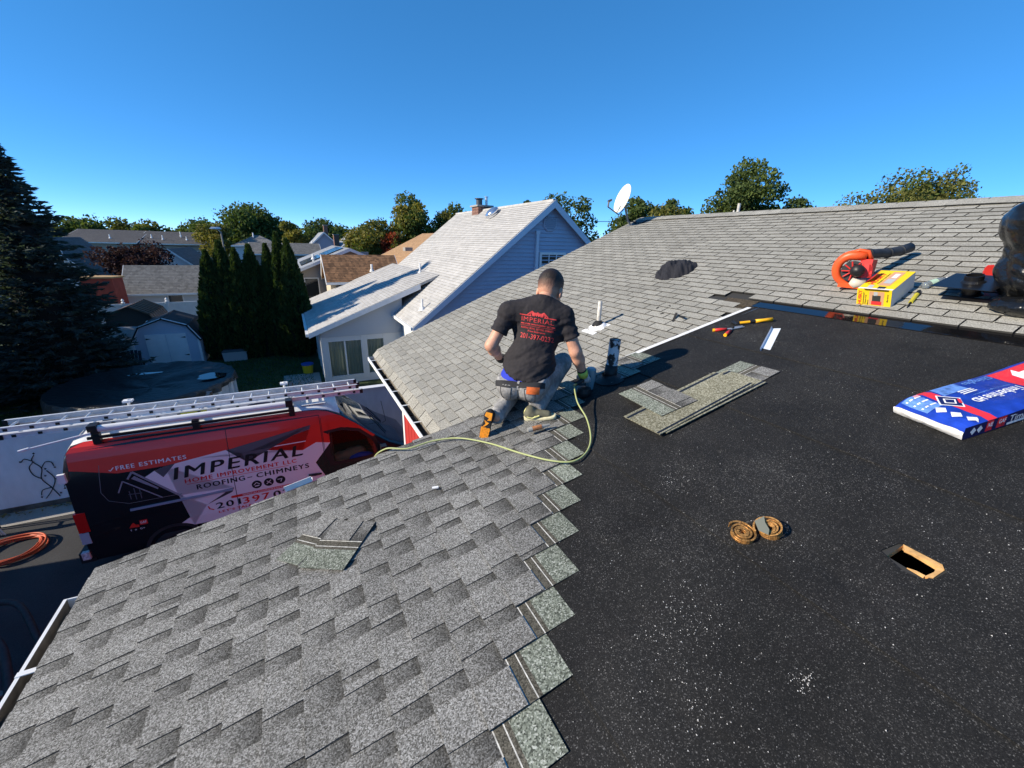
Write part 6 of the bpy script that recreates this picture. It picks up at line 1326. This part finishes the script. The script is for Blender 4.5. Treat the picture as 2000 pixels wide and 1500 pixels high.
for x0, x1 in ((.98, 2.26), (2.52, 3.2)):
    m = MB(); n_ = int((x1-x0)*16)
    for i in range(n_): xa = x0+(x1-x0)*i/n_; m.quad((xa, 18.37+.04*(i % 2), .3), (xa+(x1-x0)/n_, 18.37+.04*((i+1) % 2), .3), (xa+(x1-x0)/n_, 18.37+.04*((i+1) % 2), 1.86), (xa, 18.37+.04*(i % 2), 1.86))
    m.build('curtain', [CUR], bh); m = MB(); m.quad((x0, 18.30, .34), (x1, 18.30, .34), (x1, 18.30, 1.84), (x0, 18.30, 1.84)); m.build('sunroom_pane', [VG], bh)
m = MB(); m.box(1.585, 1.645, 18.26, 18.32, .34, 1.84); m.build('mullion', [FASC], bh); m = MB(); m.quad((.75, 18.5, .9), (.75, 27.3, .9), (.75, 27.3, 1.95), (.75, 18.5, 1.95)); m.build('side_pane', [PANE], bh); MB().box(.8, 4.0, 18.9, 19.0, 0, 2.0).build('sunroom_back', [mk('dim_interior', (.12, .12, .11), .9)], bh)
# pipes, dome vent and chimney on that roof
def roofz(x): return EZ+SL*(x-EX)
for x, y_, h, lab in ((4.35, 15.85, .42, 'white vent pipe low on the pale roof'), (5.62, 20.6, .5, 'white vent pipe in the valley of the pale roof')):
    z = roofz(x); m = MB(); m.tube([(x, y_, z-.1), (x, y_, z+h)], .045, 10); m.lathe([(.16, -.02), (.09, .10), (.06, .13)], 12, Matrix.Translation((x, y_, z)), 0, False); m.build('vent_pipe', [WHITE2], bh)['label'] = lab
z = roofz(9.2); m = MB(); m.lathe([(.34, .0), (.34, .09), (.38, .10), (.34, .20), (.2, .27), (.0, .29)], 24, Matrix.Translation((9.15, 19.7, z)) @ Matrix.Rotation(-math.atan(SL), 4, 'Y'), 0, False); m.build('dome_vent', [mk('shiny_galvanised', (.7, .72, .76), .18, metal=.9)], bh, smooth=True)
BRK = mk('brown_brick', (.19, .10, .075), .85, var=(9, .3)); chb = thing('x', None, None); bpy.data.objects.remove(chb)
m = MB()
for i in range(8):
    for j in range(4): m.box(9.32+j*.2, 9.32+j*.2+.19, 22.0, 22.9, 6.55+i*.15, 6.55+i*.15+.135)
m.box(9.34, 10.1, 22.02, 22.88, 6.5, 7.7); chim = m.build('chimney', [BRK], bh)
MB().box(9.24, 10.2, 21.92, 22.98, 7.75, 7.83).build('chimney_cap', [mk('mortar_cap', (.3, .29, .27), .9)], chim); m = MB(); m.tube([(9.55, 22.4, 7.83), (9.55, 22.4, 8.12)], .17, 14); m.tube([(9.55, 22.4, 8.14), (9.55, 22.4, 8.18)], .25, 14); m.build('flue', [mk('dark_flue', (.08, .085, .09), .4, metal=.5)], chim); m = MB(); m.tube([(9.98, 22.4, 7.83), (9.98, 22.4, 8.25)], .07, 12); m.tube([(9.98, 22.4, 8.27), (9.98, 22.4, 8.30)], .11, 12); m.build('flue', [STEEL], chim)

def gable_house(name, label, x0, x1, y0, y1, eave, pitch, axis, wall, roof, over=.35, windows=(), chimney=None, pipes=(), trim=None, exp=.16):
    h = thing(name, label, 'house', ((x0+x1)/2, y0, 0)); 
    if axis == 'y':
        c = (x0+x1)/2; hw2 = (x1-x0)/2; rz = eave+pitch*hw2; f = lambda a, b, d: (a, d, b); lo, hi, d0, d1 = x0, x1, y0, y1; along = lambda L: (0, L, 0); P = lambda a, d, z: (a, d, z)
    else:
        c = (y0+y1)/2; hw2 = (y1-y0)/2; rz = eave+pitch*hw2; f = lambda a, b, d: (d, a, b); lo, hi, d0, d1 = y0, y1, x0, x1; along = lambda L: (L, 0, 0); P = lambda a, d, z: (d, a, z)
    m = MB(); m.prism([(lo, 0), (hi, 0), (hi, eave), (c, rz), (lo, eave)], f, d0, d1); m.build('wall', [wall], h)
    m = MB(); o = over; lo2, hi2 = lo-o, hi+o; ez = eave-pitch*o
    m.prism([(lo2, ez+.04), (c, rz+.04), (hi2, ez+.04), (hi2, ez-.06), (c, rz-.06), (lo2, ez-.06)], f, d0-o, d1+o)
    for a, s in ((lo2, 1), (hi2, -1)): up_ = Vector(P(c, 0, rz))-Vector(P(a, 0, ez)); courses(m, P(a, d0-o, ez+.045), along(d1-d0+2*o), up_, exp, .015)
    rf_ = m.build('roof', [roof, EDGF], h)
    m = MB()
    for d in (d0-o-.03, d1+o): m.prism([(lo2-.01, ez+.05), (c, rz+.05), (hi2+.01, ez+.05), (hi2+.01, ez-.14), (c, rz-.16), (lo2-.01, ez-.14)], f, d, d+.03)
    for a in (lo2-.1, hi2): m.prism([(a, ez-.1), (a+.1, ez-.1), (a+.1, ez+.03), (a, ez+.03)], f, d0-o, d1+o)
    m.build('trim', [trim or FASC], h)
    for w_ in windows: window(h, *w_[:4], w_[4], **(w_[5] if len(w_) > 5 else {}))
    if chimney: m = MB(); m.box(*chimney); cc = m.build('chimney', [BRK], rf_); m = MB(); m.box(chimney[0]-.06, chimney[1]+.06, chimney[2]-.06, chimney[3]+.06, chimney[5], chimney[5]+.08); m.build('chimney_cap', [mk('mortar_cap', (.3, .29, .27), .9)], rf_)
    for (x, y_, z, hh) in pipes: m = MB(); m.tube([(x, y_, z-.2), (x, y_, z+hh)], .07, 8); m.lathe([(.16, 0), (.09, .15)], 8, Matrix.Translation((x, y_, z)), 0, False); m.build('vent_pipe', [WHITE2], rf_)
    return h
WW = mk('white_siding', (.62, .64, .66), .6); TAN = mk('tan_siding', (.33, .31, .27), .7); GRY = mk('taupe_siding', (.30, .28, .26), .7); PBL = mk('light_blue_siding', (.42, .52, .60), .6); REDB = mk('dark_red_brick', (.10, .045, .04), .85, var=(12, .25))
RG = shingle_far('grey_shingle_far', (.17, .165, .155), v=.25); RBR = shingle_far('brown_shingle_far', (.24, .125, .06), v=.45); RTN = shingle_far('tan_shingle_far', (.40, .235, .115), v=.15); RDK = shingle_far('dark_grey_shingle_far', (.115, .105, .10), v=.2); RBL = shingle_far('blue_grey_shingle_far', (.26, .28, .31), v=.12)
dk = {'pane': PANE}
gable_house('garage', 'low white garage with grey shingle roof behind the white fence', -10.4, -5.2, 38, 42.0, 2.1, .80, 'x', WW, RG, .25, [(-8.1, -7.3, 1.2, 1.85, 38)])
gable_house('white_house', 'small white gabled house with one attic window behind the garage', -11.7, -8.0, 50, 60, 3.05, .86, 'y', WW, RDK, .25, [(-10.05, -9.66, 3.45, 4.2, 50, dict(bars=(1, 2)))])
gable_house('apartment_block', 'long tan apartment block with brown-grey roof on the left', -27, -19.6, 80, 96, 4.75, .2, 'x', TAN, RDK, .5, [(-25, -24, 2.2, 3.6, 80), (-22, -21, 2.2, 3.6, 80)], None, [(-22.5, 82, 5.2, .55)])
gable_house('apartment_block', 'tan apartment block with brown-grey roof, nearest the lamp post', -19.0, -11.7, 80.4, 95, 4.72, .22, 'x', TAN, RDK, .5, [(-12.5, -11.95, 2.4, 3.6, 80.4)], None, [(-16.5, 82, 5.2, .6), (-13.6, 82, 5.2, .5), (-18, 83, 5.4, .5), (-14.6, 84, 5.7, .7)])
gable_house('white_house', 'white house with steep gable half hidden behind the spruce', -19.5, -13.8, 45, 53, 2.6, 1.0, 'y', WW, RDK, .2, [(-16.2, -15.4, 3.6, 4.6, 45)])
rs_ = thing('red_shed', 'rust-red flat-topped shed beside the spruce', 'shed', (-10.9, 36, 0)); m = MB(); m.prism([(-11.9, 36), (-10.35, 36), (-10.05, 36.9), (-11.6, 37.6)], lambda a, b, d: (a, b, d), 0, 3.15); m.build('shed_wall', [mk('rust_red_board', (.30, .055, .035), .75, var=(3, .2))], rs_); m = MB(); m.prism([(-12, 35.9), (-10.3, 35.9), (-9.95, 36.95), (-11.6, 37.7)], lambda a, b, d: (a, b, d), 3.15, 3.24); m.build('shed_roof', [mk('tan_roof_edge', (.42, .27, .12), .8)], rs_)
# hipped pale-blue house
hh = thing('hip_house', 'pale blue two-storey house with grey hipped roof beyond the arborvitae', 'house', (-4, 75, 0)); m = MB(); m.box(-6.95, -1.2, 75, 82, 0, 4.7); m.build('wall', [PBL], hh)
m = MB(); m.add([(-7.3, 74.6, 4.66), (-.8, 74.6, 4.66), (-.8, 82.4, 4.66), (-7.3, 82.4, 4.66), (-4.4, 78, 6.15), (-3.7, 78.6, 6.15)], ((0, 1, 5, 4), (1, 2, 5), (2, 3, 4, 5), (3, 0, 4), (3, 2, 1, 0))); hr2 = m.build('roof', [RG], hh); MB().box(-7.34, -.76, 74.56, 74.62, 4.5, 4.68).build('gutter', [FASC], hh); MB().tube([(-4.5, 77.6, 5.8), (-4.5, 77.6, 6.5)], .09, 8).build('vent_pipe', [WHITE2], hr2)
for a, b in ((-5.6, -5.05), (-4.85, -4.3), (-2.3, -1.7)): window(hh, a, b, 3.65, 4.3, 75, .07, bars=(1, 2))
# houses to the right of the arborvitae
g_h = gable_house('taupe_house', 'taupe brick and siding bungalow with solar panels on its roof', .35, 7.2, 32, 44, 3.85, .42, 'y', GRY, RBL, .45, [(.75, 1.55, 1.8, 3.3, 32)], None, [(1.5, 33.5, 4.5, .35)])
m = MB(); m.box(2.2, 7.0, 31.96, 31.995, 0, 3.3); m.build('brick_face', [REDB], g_h); m = MB(); m.box(4.5, 5.05, 31.93, 31.97, 4.55, 5.1); m.build('gable_hatch', [GRY], g_h); m = MB(); m.tube([(1.95, 31.8, 3.7), (2.15, 31.9, 3.3), (2.15, 31.9, .3)], .05, 8); m.build('downpipe', [FASC], g_h)
sol = mk('solar_glass', (.012, .014, .022), .12, spec=.6)
for i in range(4):
    for j in range(2):
        xa, xb = .65+j*1.5, 2.05+j*1.5; za, zb = 3.85+.42*(xa-.35)+.09, 3.85+.42*(xb-.35)+.09; ya = 33.6+i*1.15; MB().hexa([(xa, ya, za), (xb, ya, zb), (xb, ya+1.08, zb), (xa, ya+1.08, za)], [(xa, ya, za+.04), (xb, ya, zb+.04), (xb, ya+1.08, zb+.04), (xa, ya+1.08, za+.04)]).build('solar_panel', [sol], g_h)
gable_house('brown_roofed_house', 'low house with mottled brown shingle roof behind the pale roof', 2.0, 6.1, 27.6, 31.4, 3.55, .72, 'x', mk('cream_siding', (.55, .48, .36), .7), RBR, .22, [], None, [(4.55, 28.0, 4.0, .45)])
gable_house('tan_roofed_house', 'house with smooth tan shingle roof and a roof vent', 6.3, 16.5, 30.5, 40, 4.0, .50, 'y', GRY, RTN, .3, [], None, [])
MB().box(7.6, 8.15, 31.6, 32.3, 5.2, 5.45, 0, None).build('roof_vent', [mk('grey_vent', (.3, .28, .25), .7)], bpy.data.objects['tan_roofed_house'])
gable_house('blue_gable_house', 'blue-grey gabled house with dark shutters far behind', 6.3, 11.2, 60, 70, 4.95, .88, 'y', mk('blue_siding_far', (.32, .37, .46), .6), RBL, .25, [(7.3, 7.85, 5.25, 6.0, 60, dict(bars=(1, 2)))], (5.3, 5.9, 59, 60, 3, 6.4))
m = MB(); m.box(6.85, 7.15, 59.93, 59.99, 5.2, 6.05); m.box(8.0, 8.3, 59.93, 59.99, 5.2, 6.05); m.build('shutter', [BLACK], bpy.data.objects['blue_gable_house'])
gable_house('blue_gable_house', 'smaller blue-grey gabled house left of the shuttered one', 2.6, 6.2, 62, 72, 5.0, .95, 'y', mk('blue_siding_far', (.32, .37, .46), .6), RBL, .25, [], (4.6, 5.1, 64, 65, 5, 7.6), [(2.9, 62.2, 5.1, .5)])
gable_house('grey_roofed_house', 'long low house with dull grey roof left of the solar panels', -3.5, 3.0, 52, 60, 4.3, .25, 'x', GRY, RG, .3)
# unseen house added left of the frame to shade the drive
gable_house('shade_house', 'unseen white house added outside the left edge to shade the drive', -19.5, -10.2, -6, 10.2, 4.6, .55, 'y', WW, RDK, .35)
# lamp post and cables
lp = thing('street_lamp', 'street lamp on a thin pole between the far roofs', 'street lamp', (-5.36, 48, 0)); m = MB(); m.tube([(-5.25, 48, 0), (-5.3, 48, 6.3)], .07, 8); m.build('pole', [mk('pole_grey', (.2, .2, .19), .7)], lp); m = MB(); m.tube([(-5.3, 48, 6.25), (-5.6, 48, 6.5), (-6.1, 48, 6.55)], .04, 6); m.build('arm', [STEEL], lp); m = MB(); m.hexa([(-6.1, 47.8, 6.5), (-5.2, 47.85, 6.5), (-5.2, 48.15, 6.5), (-6.1, 48.2, 6.5)], [(-5.95, 47.9, 6.68), (-5.35, 47.9, 6.68), (-5.35, 48.1, 6.68), (-5.95, 48.1, 6.68)]); m.build('lamp_head', [mk('lamp_head', (.55, .6, .66), .3)], lp)
for k, (a, b, lab) in enumerate((((-14.0, 60, 4.9), (-1.5, 62, 5.0), 'thin black cable strung across the far roofs'), ((20, 40, 8.1), (60, 26, 10.0), 'thin cable crossing behind the ridge at the right'))):
    a, b = Vector(a), Vector(b); pts = [a.lerp(b, t)-Vector((0, 0, 1.2*t*(1-t))) for t in np.linspace(0, 1, 14)]; tag(MB().tube(pts, .03, 5).build('cable', [BLACK], o=a), lab, 'cable')
up_ = thing('utility_pole', 'utility pole tip showing just above the ridge', 'utility pole', (33, 17.2, 0)); m = MB(); m.tube([(33, 17.2, 0), (33, 17.2, 8.75)], .14, 10); m.build('pole', [WOODY], up_); MB().tube([(32.2, 17.5, 8.45), (33.8, 16.9, 8.45)], .06, 6).build('crossarm', [WOODY], up_)
# ================================================================== trees
BARK = mk('bark', (.10, .08, .06), .95, var=(12, .3), bump=(20, .6, .03))
def leaf_mat(name, col, isl=.5): return mk(name, col, .75, isl=isl, trans=.28, spec=.2)
LG = leaf_mat('leaf_green', (.085, .115, .030)); LY = leaf_mat('leaf_yellow_green', (.19, .165, .035)); LD = leaf_mat('leaf_dark', (.062, .090, .028)); LP = leaf_mat('leaf_purple', (.035, .017, .022)); LR = leaf_mat('leaf_red', (.26, .05, .025)); LO = leaf_mat('leaf_olive', (.13, .13, .035))
NEED = leaf_mat('spruce_needles', (.046, .064, .060), .45); ARB = leaf_mat('arborvitae_sprays', (.042, .068, .020), .5)
def quads(C, U, Vv):
    n = len(C); P = np.stack([C-U, C+Vv, C+U, C-Vv], 1).reshape(-1, 3); F = np.arange(4*n).reshape(-1, 4); return P, F
def mesh_np(name, P, F, mats, mi=None):
    me = bpy.data.meshes.new(name); me.vertices.add(len(P)); me.vertices.foreach_set('co', P.astype(np.float32).ravel()); me.loops.add(F.size); me.loops.foreach_set('vertex_index', F.astype(np.int32).ravel()); me.polygons.add(len(F)); me.polygons.foreach_set('loop_start', np.arange(0, F.size, F.shape[1], dtype=np.int32)); me.polygons.foreach_set('loop_total', np.full(len(F), F.shape[1], np.int32))
    for m_ in mats: me.materials.append(m_)
    if mi is not None: me.polygons.foreach_set('material_index', mi.astype(np.int32))
    me.update(); me.validate(); return me
def child(name, me, parent):
    o = bpy.data.objects.new(name, me); COL.objects.link(o); o.parent = parent; return o
def rand_dirs(r, n): v = r.normal(size=(n, 3)); return v/np.linalg.norm(v, axis=1)[:, None]
def broadleaf(name, label, loc, top, rad, base, n=9000, leaf=.16, mats=(LG,), seed=1, blobs=26, group=None, wild=1., cat='tree', sparse=.5):
    """crown = many leaf quads on the shells of scattered clumps, with limbs inside"""
    r = np.random.RandomState(seed); t = thing(name, label, cat, loc, group); H = top-base; cz = base+H*.5; rad = rad*1.22
    m = MB(); lean = r.normal(size=2)*.25
    def P_(x, y, z): return (loc[0]+x, loc[1]+y, z)
    m.tube([P_(0, 0, 0), P_(lean[0]*.4, lean[1]*.4, base*.7), P_(lean[0], lean[1], base+H*.35), P_(lean[0], lean[1], base+H*.75)], [rad*.085+.06, rad*.07+.05, rad*.045+.03, .03], 8)
    bl = []
    for i in range(blobs):
        d = rand_dirs(r, 1)[0]; f = r.rand()**.45; c = np.array([d[0]*rad*.78*f, d[1]*rad*.78*f, cz+d[2]*H*.42*f]); k = 1-.12*max(0, (c[2]-cz)/(H*.5)); c[0] *= k; c[1] *= k; s = rad*r.uniform(.20, .42)*wild; bl.append((c, s))
        if i % 2 == 0: m.tube([P_(lean[0]*.7, lean[1]*.7, base+H*.12+.3*H*r.rand()), P_(c[0]*.5, c[1]*.5, (cz+c[2])/2-.2), P_(*c)], [rad*.03+.02, rad*.02+.015, .012], 5)
    m.build('trunk_or_core', [BARK], t)
    w_ = np.array([s**2 for _, s in bl]); w_ /= w_.sum(); ids = r.choice(len(bl), n, p=w_); C = np.array([bl[i][0] for i in ids]); S = np.array([bl[i][1] for i in ids]); d = rand_dirs(r, n); rr = 1-.55*r.rand(n)**1.6; rr *= 1+.18*r.normal(size=n)*.6
    C = C+d*(S*rr)[:, None]*np.array([1, 1, .78]); U = rand_dirs(r, n)*.6+d*.2+np.array([0, 0, -.2]); U /= np.linalg.norm(U, axis=1)[:, None]; Vv = np.cross(U, rand_dirs(r, n)); Vv /= np.maximum(np.linalg.norm(Vv, axis=1), .05)[:, None]
    L = leaf*r.uniform(.6, 1.4, n); P, F = quads(C, U*(L*.62)[:, None], Vv*(L*.40)[:, None]); mi = np.array([k % len(mats) for k in range(len(bl))])[ids] if len(mats) > 1 else None
    if mi is not None: mi = np.where(r.rand(n) < .25, r.randint(0, len(mats), n), mi)
    child('crown', mesh_np('crown', P, F, mats, mi), t); return t
def conifer(name, label, loc, H, R, n_br=26, whorls=44, mats=(NEED,), seed=1, per=34):
    r = np.random.RandomState(seed); t = thing(name, label, 'tree', loc); m = MB(); m.tube([(loc[0], loc[1], 0), (loc[0], loc[1], H*.6), (loc[0], loc[1], H)], [.17*H/9, .09, .01], 8); m.lathe([(R*.45, .3), (R*.42, H*.25), (R*.22, H*.6), (.05, H*.9)], 10, Matrix.Translation(loc), 0, True); m.build('trunk_or_core', [mk('spruce_shade_core', (.012, .012, .010), 1)], t)  # stem plus a near-black core that paints the shade between the branches
    Cs, Us, Vs = [], [], []
    for k in range(whorls):
        f = k/whorls; z = .25+(H-.3)*f**.92; Rk = R*(1-f)**.82*(1+.12*r.normal())+.10; nb = max(5, int(n_br*(1-f*.75)))
        for b in range(nb):
            a = r.rand()*2*PI; L = Rk*r.uniform(.72, 1.10); dr = np.array([math.cos(a), math.sin(a), 0]); q = max(6, int(per*(L/R+.18)))
            s = r.rand(q)**.6; droop = -.22*L*s**1.2+.20*L*s**3; side = np.array([-dr[1], dr[0], 0]); off = r.normal(size=q)*.10*L*(1-.5*s)*1.0
            C = dr*(s*L)[:, None]+side*off[:, None]+np.array([0, 0, z])+np.stack([np.zeros(q), np.zeros(q), droop+r.normal(size=q)*.03], 1)
            U = dr*.8+side*(np.sign(off)*.5)[:, None]+np.array([0, 0, .05])+r.normal(size=(q, 3))*.28; U /= np.linalg.norm(U, axis=1)[:, None]; V_ = np.cross(U, rand_dirs(r, q)); V_ /= np.maximum(np.linalg.norm(V_, axis=1), .1)[:, None]
            l = r.uniform(.09, .17, q); Cs.append(C); Us.append(U*l[:, None]); Vs.append(V_*(l*.24)[:, None])
    P, F = quads(np.concatenate(Cs), np.concatenate(Us), np.concatenate(Vs)); child('needles', mesh_np('needles', P, F, mats), t); return t
sp1 = conifer('spruce_tree', 'tall dark blue-green spruce at the left edge', (-8.05, 21, 0), 8.75, 2.3, 28, 56, seed=4, per=50)
# unseen spruces: tall one inferred from its shadow, the others added for yard shade
def add_off(loc, s, label): c = copy_tree(sp1, None, loc, 1.3, s, label)
add_off((-15.2, 24.2, 0), (1.7, 1.7, 1.85), 'very tall spruce standing outside the left edge'); add_off((-13.6, 18.4, 0), (1.6, 1.6, 1.3), 'unseen spruce added outside the left edge to shade the pool, nearer than the tall one')
add_off((-18.5, 28.5, 0), (1.2, 1.2, 1.1), 'unseen spruce added outside the left edge to shade the yard, behind the tall one')
def arbor(loc, H, R, label, seed):
    R = R*1.22; r = np.random.RandomState(seed); t = thing('arborvitae', label, 'tree', loc, 'row of arborvitae'); m = MB(); m.lathe([(R*.8, .05), (R*.88, H*.3), (R*.62, H*.62), (R*.28, H*.85), (.02, H*.97)], 14, Matrix.Translation(loc), 0, True); m.build('trunk_or_core', [mk('arborvitae_shade_core', (.006, .009, .005), 1)], t)  # only a near-black core, painting the shade inside the foliage
    n = 9500; z = r.rand(n)**1.05; a = r.rand(n)*2*PI; prof = np.interp(z, [0, .08, .35, .62, .85, 1], [.75, .95, 1.0, .72, .34, .03]); lump = 1+.10*np.sin(a*5+z*9+seed)+.07*np.sin(a*9-z*17); rr = R*prof*lump*(1-.18*r.rand(n)**2)
    C = np.stack([rr*np.cos(a), rr*np.sin(a), .05+z*H], 1); o = np.stack([np.cos(a), np.sin(a), np.zeros(n)], 1); U = np.array([0, 0, 1.])+o*.45+r.normal(size=(n, 3))*.3; U /= np.linalg.norm(U, axis=1)[:, None]; V_ = np.cross(U, rand_dirs(r, n)); V_ /= np.maximum(np.linalg.norm(V_, axis=1), .1)[:, None]; l = r.uniform(.07, .16, n)
    P, F = quads(C, U*l[:, None], V_*(l*.42)[:, None]); child('foliage', mesh_np('foliage', P, F, [ARB]), t)
arbor((-3.55, 24.9, 0), 5.15, .62, 'leftmost arborvitae of the dark row', 1); arbor((-2.95, 24.9, 0), 5.6, .64, 'arborvitae second from the left in the dark row', 2); arbor((-2.35, 24.6, 0), 5.25, .60, 'arborvitae third from the left, with the gap to its right', 3); arbor((-1.75, 24.8, 0), 5.45, .66, 'middle arborvitae of the dark row', 4); arbor((-1.0, 24.6, 0), 5.5, .52, 'slim arborvitae just left of the tallest pair', 5); arbor((-.48, 24.4, 0), 6.05, .56, 'tallest arborvitae of the dark row', 6); arbor((-.05, 24.0, 0), 5.75, .62, 'rightmost arborvitae, against the sunroom', 7)
# crowns between and behind the houses
broadleaf('purple_plum', 'dark purple-leaved tree in front of the apartment block', (-10.9, 44.5, 0), 5.45, 2.5, 1.4, 9000, .18, (LP,), 3, 30)
broadleaf('broadleaf_tree', 'large rounded green tree behind the hipped house', (-5.6, 92, 0), 11.2, 5.6, 3.2, 11000, .40, (LD, LG), 5, 34); broadleaf('broadleaf_tree', 'yellowing tree below the street lamp', (-9.6, 78, 0), 8.0, 2.6, 2.4, 6000, .28, (LO, LY), 6, 20)
broadleaf('poplar_tree', 'upright yellow-green tree right of the arborvitae', (1.2, 72, 0), 9.0, 1.9, 3., 7000, .26, (LY, LO), 7, 24); broadleaf('broadleaf_tree', 'dark green tree behind the two blue gables', (4.6, 88, 0), 9.0, 4.2, 3, 7000, .36, (LD,), 8, 24)
broadleaf('broadleaf_tree', 'yellow-leaved tree behind the tan roof', (7.6, 47, 0), 8.4, 2.5, 3, 8000, .22, (LY, LG, LO), 9, 26); broadleaf('broadleaf_tree', 'tall green tree behind the pale roof, left part of the group', (12.4, 47, 0), 11.0, 2.8, 3.5, 11000, .22, (LG, LG, LY), 10, 34, wild=.9); broadleaf('broadleaf_tree', 'green tree behind the chimney of the pale roof', (16.6, 46, 0), 10.2, 2.9, 3.5, 10000, .22, (LG, LO), 12, 34, wild=.9); broadleaf('broadleaf_tree', 'low reddish bush at the end of the tan roof', (9.9, 45, 0), 6.8, 1.6, 3.6, 3000, .2, (LO, LR), 15, 14)
broadleaf('broadleaf_tree', 'round dark tree right of the blue gable', (22.6, 33.2, 0), 10.55, 2.7, 3.8, 10000, .20, (LD, LG), 13, 34); broadleaf('broadleaf_tree', 'thin dark tree top just left of the gable peak', (20.2, 36, 0), 10.0, 1.3, 4, 3500, .2, (LD,), 14, 12)
broadleaf('broadleaf_tree', 'green tree right behind the satellite dish', (22.9, 24.6, 0), 9.9, 2.0, 3.8, 9000, .17, (LG, LD), 16, 34, wild=.85); broadleaf('broadleaf_tree', 'green tree between the dish and the tall tree', (26.2, 24.0, 0), 10.1, 1.9, 3.8, 8000, .17, (LG, LD), 17, 30, wild=.85); broadleaf('broadleaf_tree', 'yellow-green round bush above the ridge', (22.0, 20.5, 0), 8.7, 1.7, 4.0, 8000, .14, (LO, LG, LY), 18, 26)
broadleaf('broadleaf_tree', 'tallest broad tree behind the ridge', (31.3, 22.0, 0), 12.8, 2.7, 4.2, 20000, .17, (LG, LG, LD), 19, 54, wild=.82); broadleaf('broadleaf_tree', 'lower green tree at the right foot of the tallest tree', (33.6, 19.2, 0), 9.9, 1.7, 4, 8000, .17, (LG, LD), 20, 26); broadleaf('red_bush', 'small red-leaved bush peeping over the ridge', (24.6, 18.4, 0), 7.6, .9, 4.5, 2500, .12, (LR,), 21, 12)
broadleaf('broadleaf_tree', 'wispy yellowing tree at the right behind the ridge', (29.7, 11.5, 0), 10.1, 2.75, 4.8, 22000, .13, (LO, LG, LO), 22, 70, wild=.85); broadleaf('broadleaf_tree', 'thin loose tree at the far right, blown sideways', (30.6, 10.5, 0), 11.0, 1.9, 5.5, 5000, .12, (LG, LO), 23, 40, wild=.8); broadleaf('red_bush', 'dark red bush beside the wispy tree', (27.3, 13.4, 0), 8.35, 1.0, 5, 3000, .13, (LR, LP), 24, 14); broadleaf('red_bush', 'red shrub glimpsed at the foot of the ridge near the red bush', (25.4, 16.2, 0), 7.4, .7, 4.5, 1500, .12, (LR, LO), 25, 10)
# far tree row: two crown shapes repeated
ta = broadleaf('far_tree', 'distant green tree in the row along the horizon', (-34, 112, 0), 9.4, 5.0, 2.5, 4500, .5, (LD, LG), 30, 20, 'far row of trees'); tb_ = broadleaf('far_tree', 'distant green tree in the row along the horizon', (-28, 116, 0), 9.0, 5.0, 2.2, 4500, .5, (LG, LO), 31, 20, 'far row of trees')
rr_ = random.Random(4)
for i, (x, y) in enumerate(((-40, 108), (-46, 112), (-22, 114), (-16, 120), (-10.5, 124), (-3, 128), (4, 132), (11, 126), (18, 120), (26, 118), (34, 110), (42, 100), (-52, 106), (-58, 104), (52, 92), (60, 80), (68, 66))):
    copy_tree(ta if i % 2 else tb_, None, (x, y, 0), rr_.random()*6, rr_.uniform(.85, 1.12))
# shrubs at the foot of the neighbour's fence
for k, (x, y, tp) in enumerate(((-9.5, 40.5, 2.9), (-6.2, 60, 3.6), (-3.6, 58, 3.4), (2.9, 45, 4.4))): broadleaf('shrub', ('green shrub squeezed between the red shed and the garage', 'low shrub below the street lamp', 'shrub below the hipped house', 'shrub beside the taupe house')[k], (x, y, 0), tp, .9, .3, 1800, .14, (LD, LG), 50+k, 12, cat='shrub')
# tufts of lawn grass, catching the light in places
r = np.random.RandomState(9); n = 26000; C = np.stack([r.uniform(-11, .3, n), r.uniform(12.2, 24, n), np.zeros(n)], 1); keep = (np.hypot(C[:, 0]+4.78, C[:, 1]-17.3) > 2.45); C = C[keep]; n = len(C); h = r.uniform(.03, .08, n); a = r.rand(n)*6.28; d = np.stack([np.cos(a), np.sin(a), np.zeros(n)], 1)*.02; P = np.stack([C-d, C+d, C+np.stack([r.normal(size=n)*.02, r.normal(size=n)*.02, h], 1)], 1).reshape(-1, 3); F = np.arange(3*n).reshape(-1, 3)
go = bpy.data.objects.new('grass', mesh_np('grass', P, F, [leaf_mat('grass_blade', (.06, .10, .025))])); COL.objects.link(go); tag(go, 'short green lawn grass in the shaded back yard', 'grass', kind='stuff')
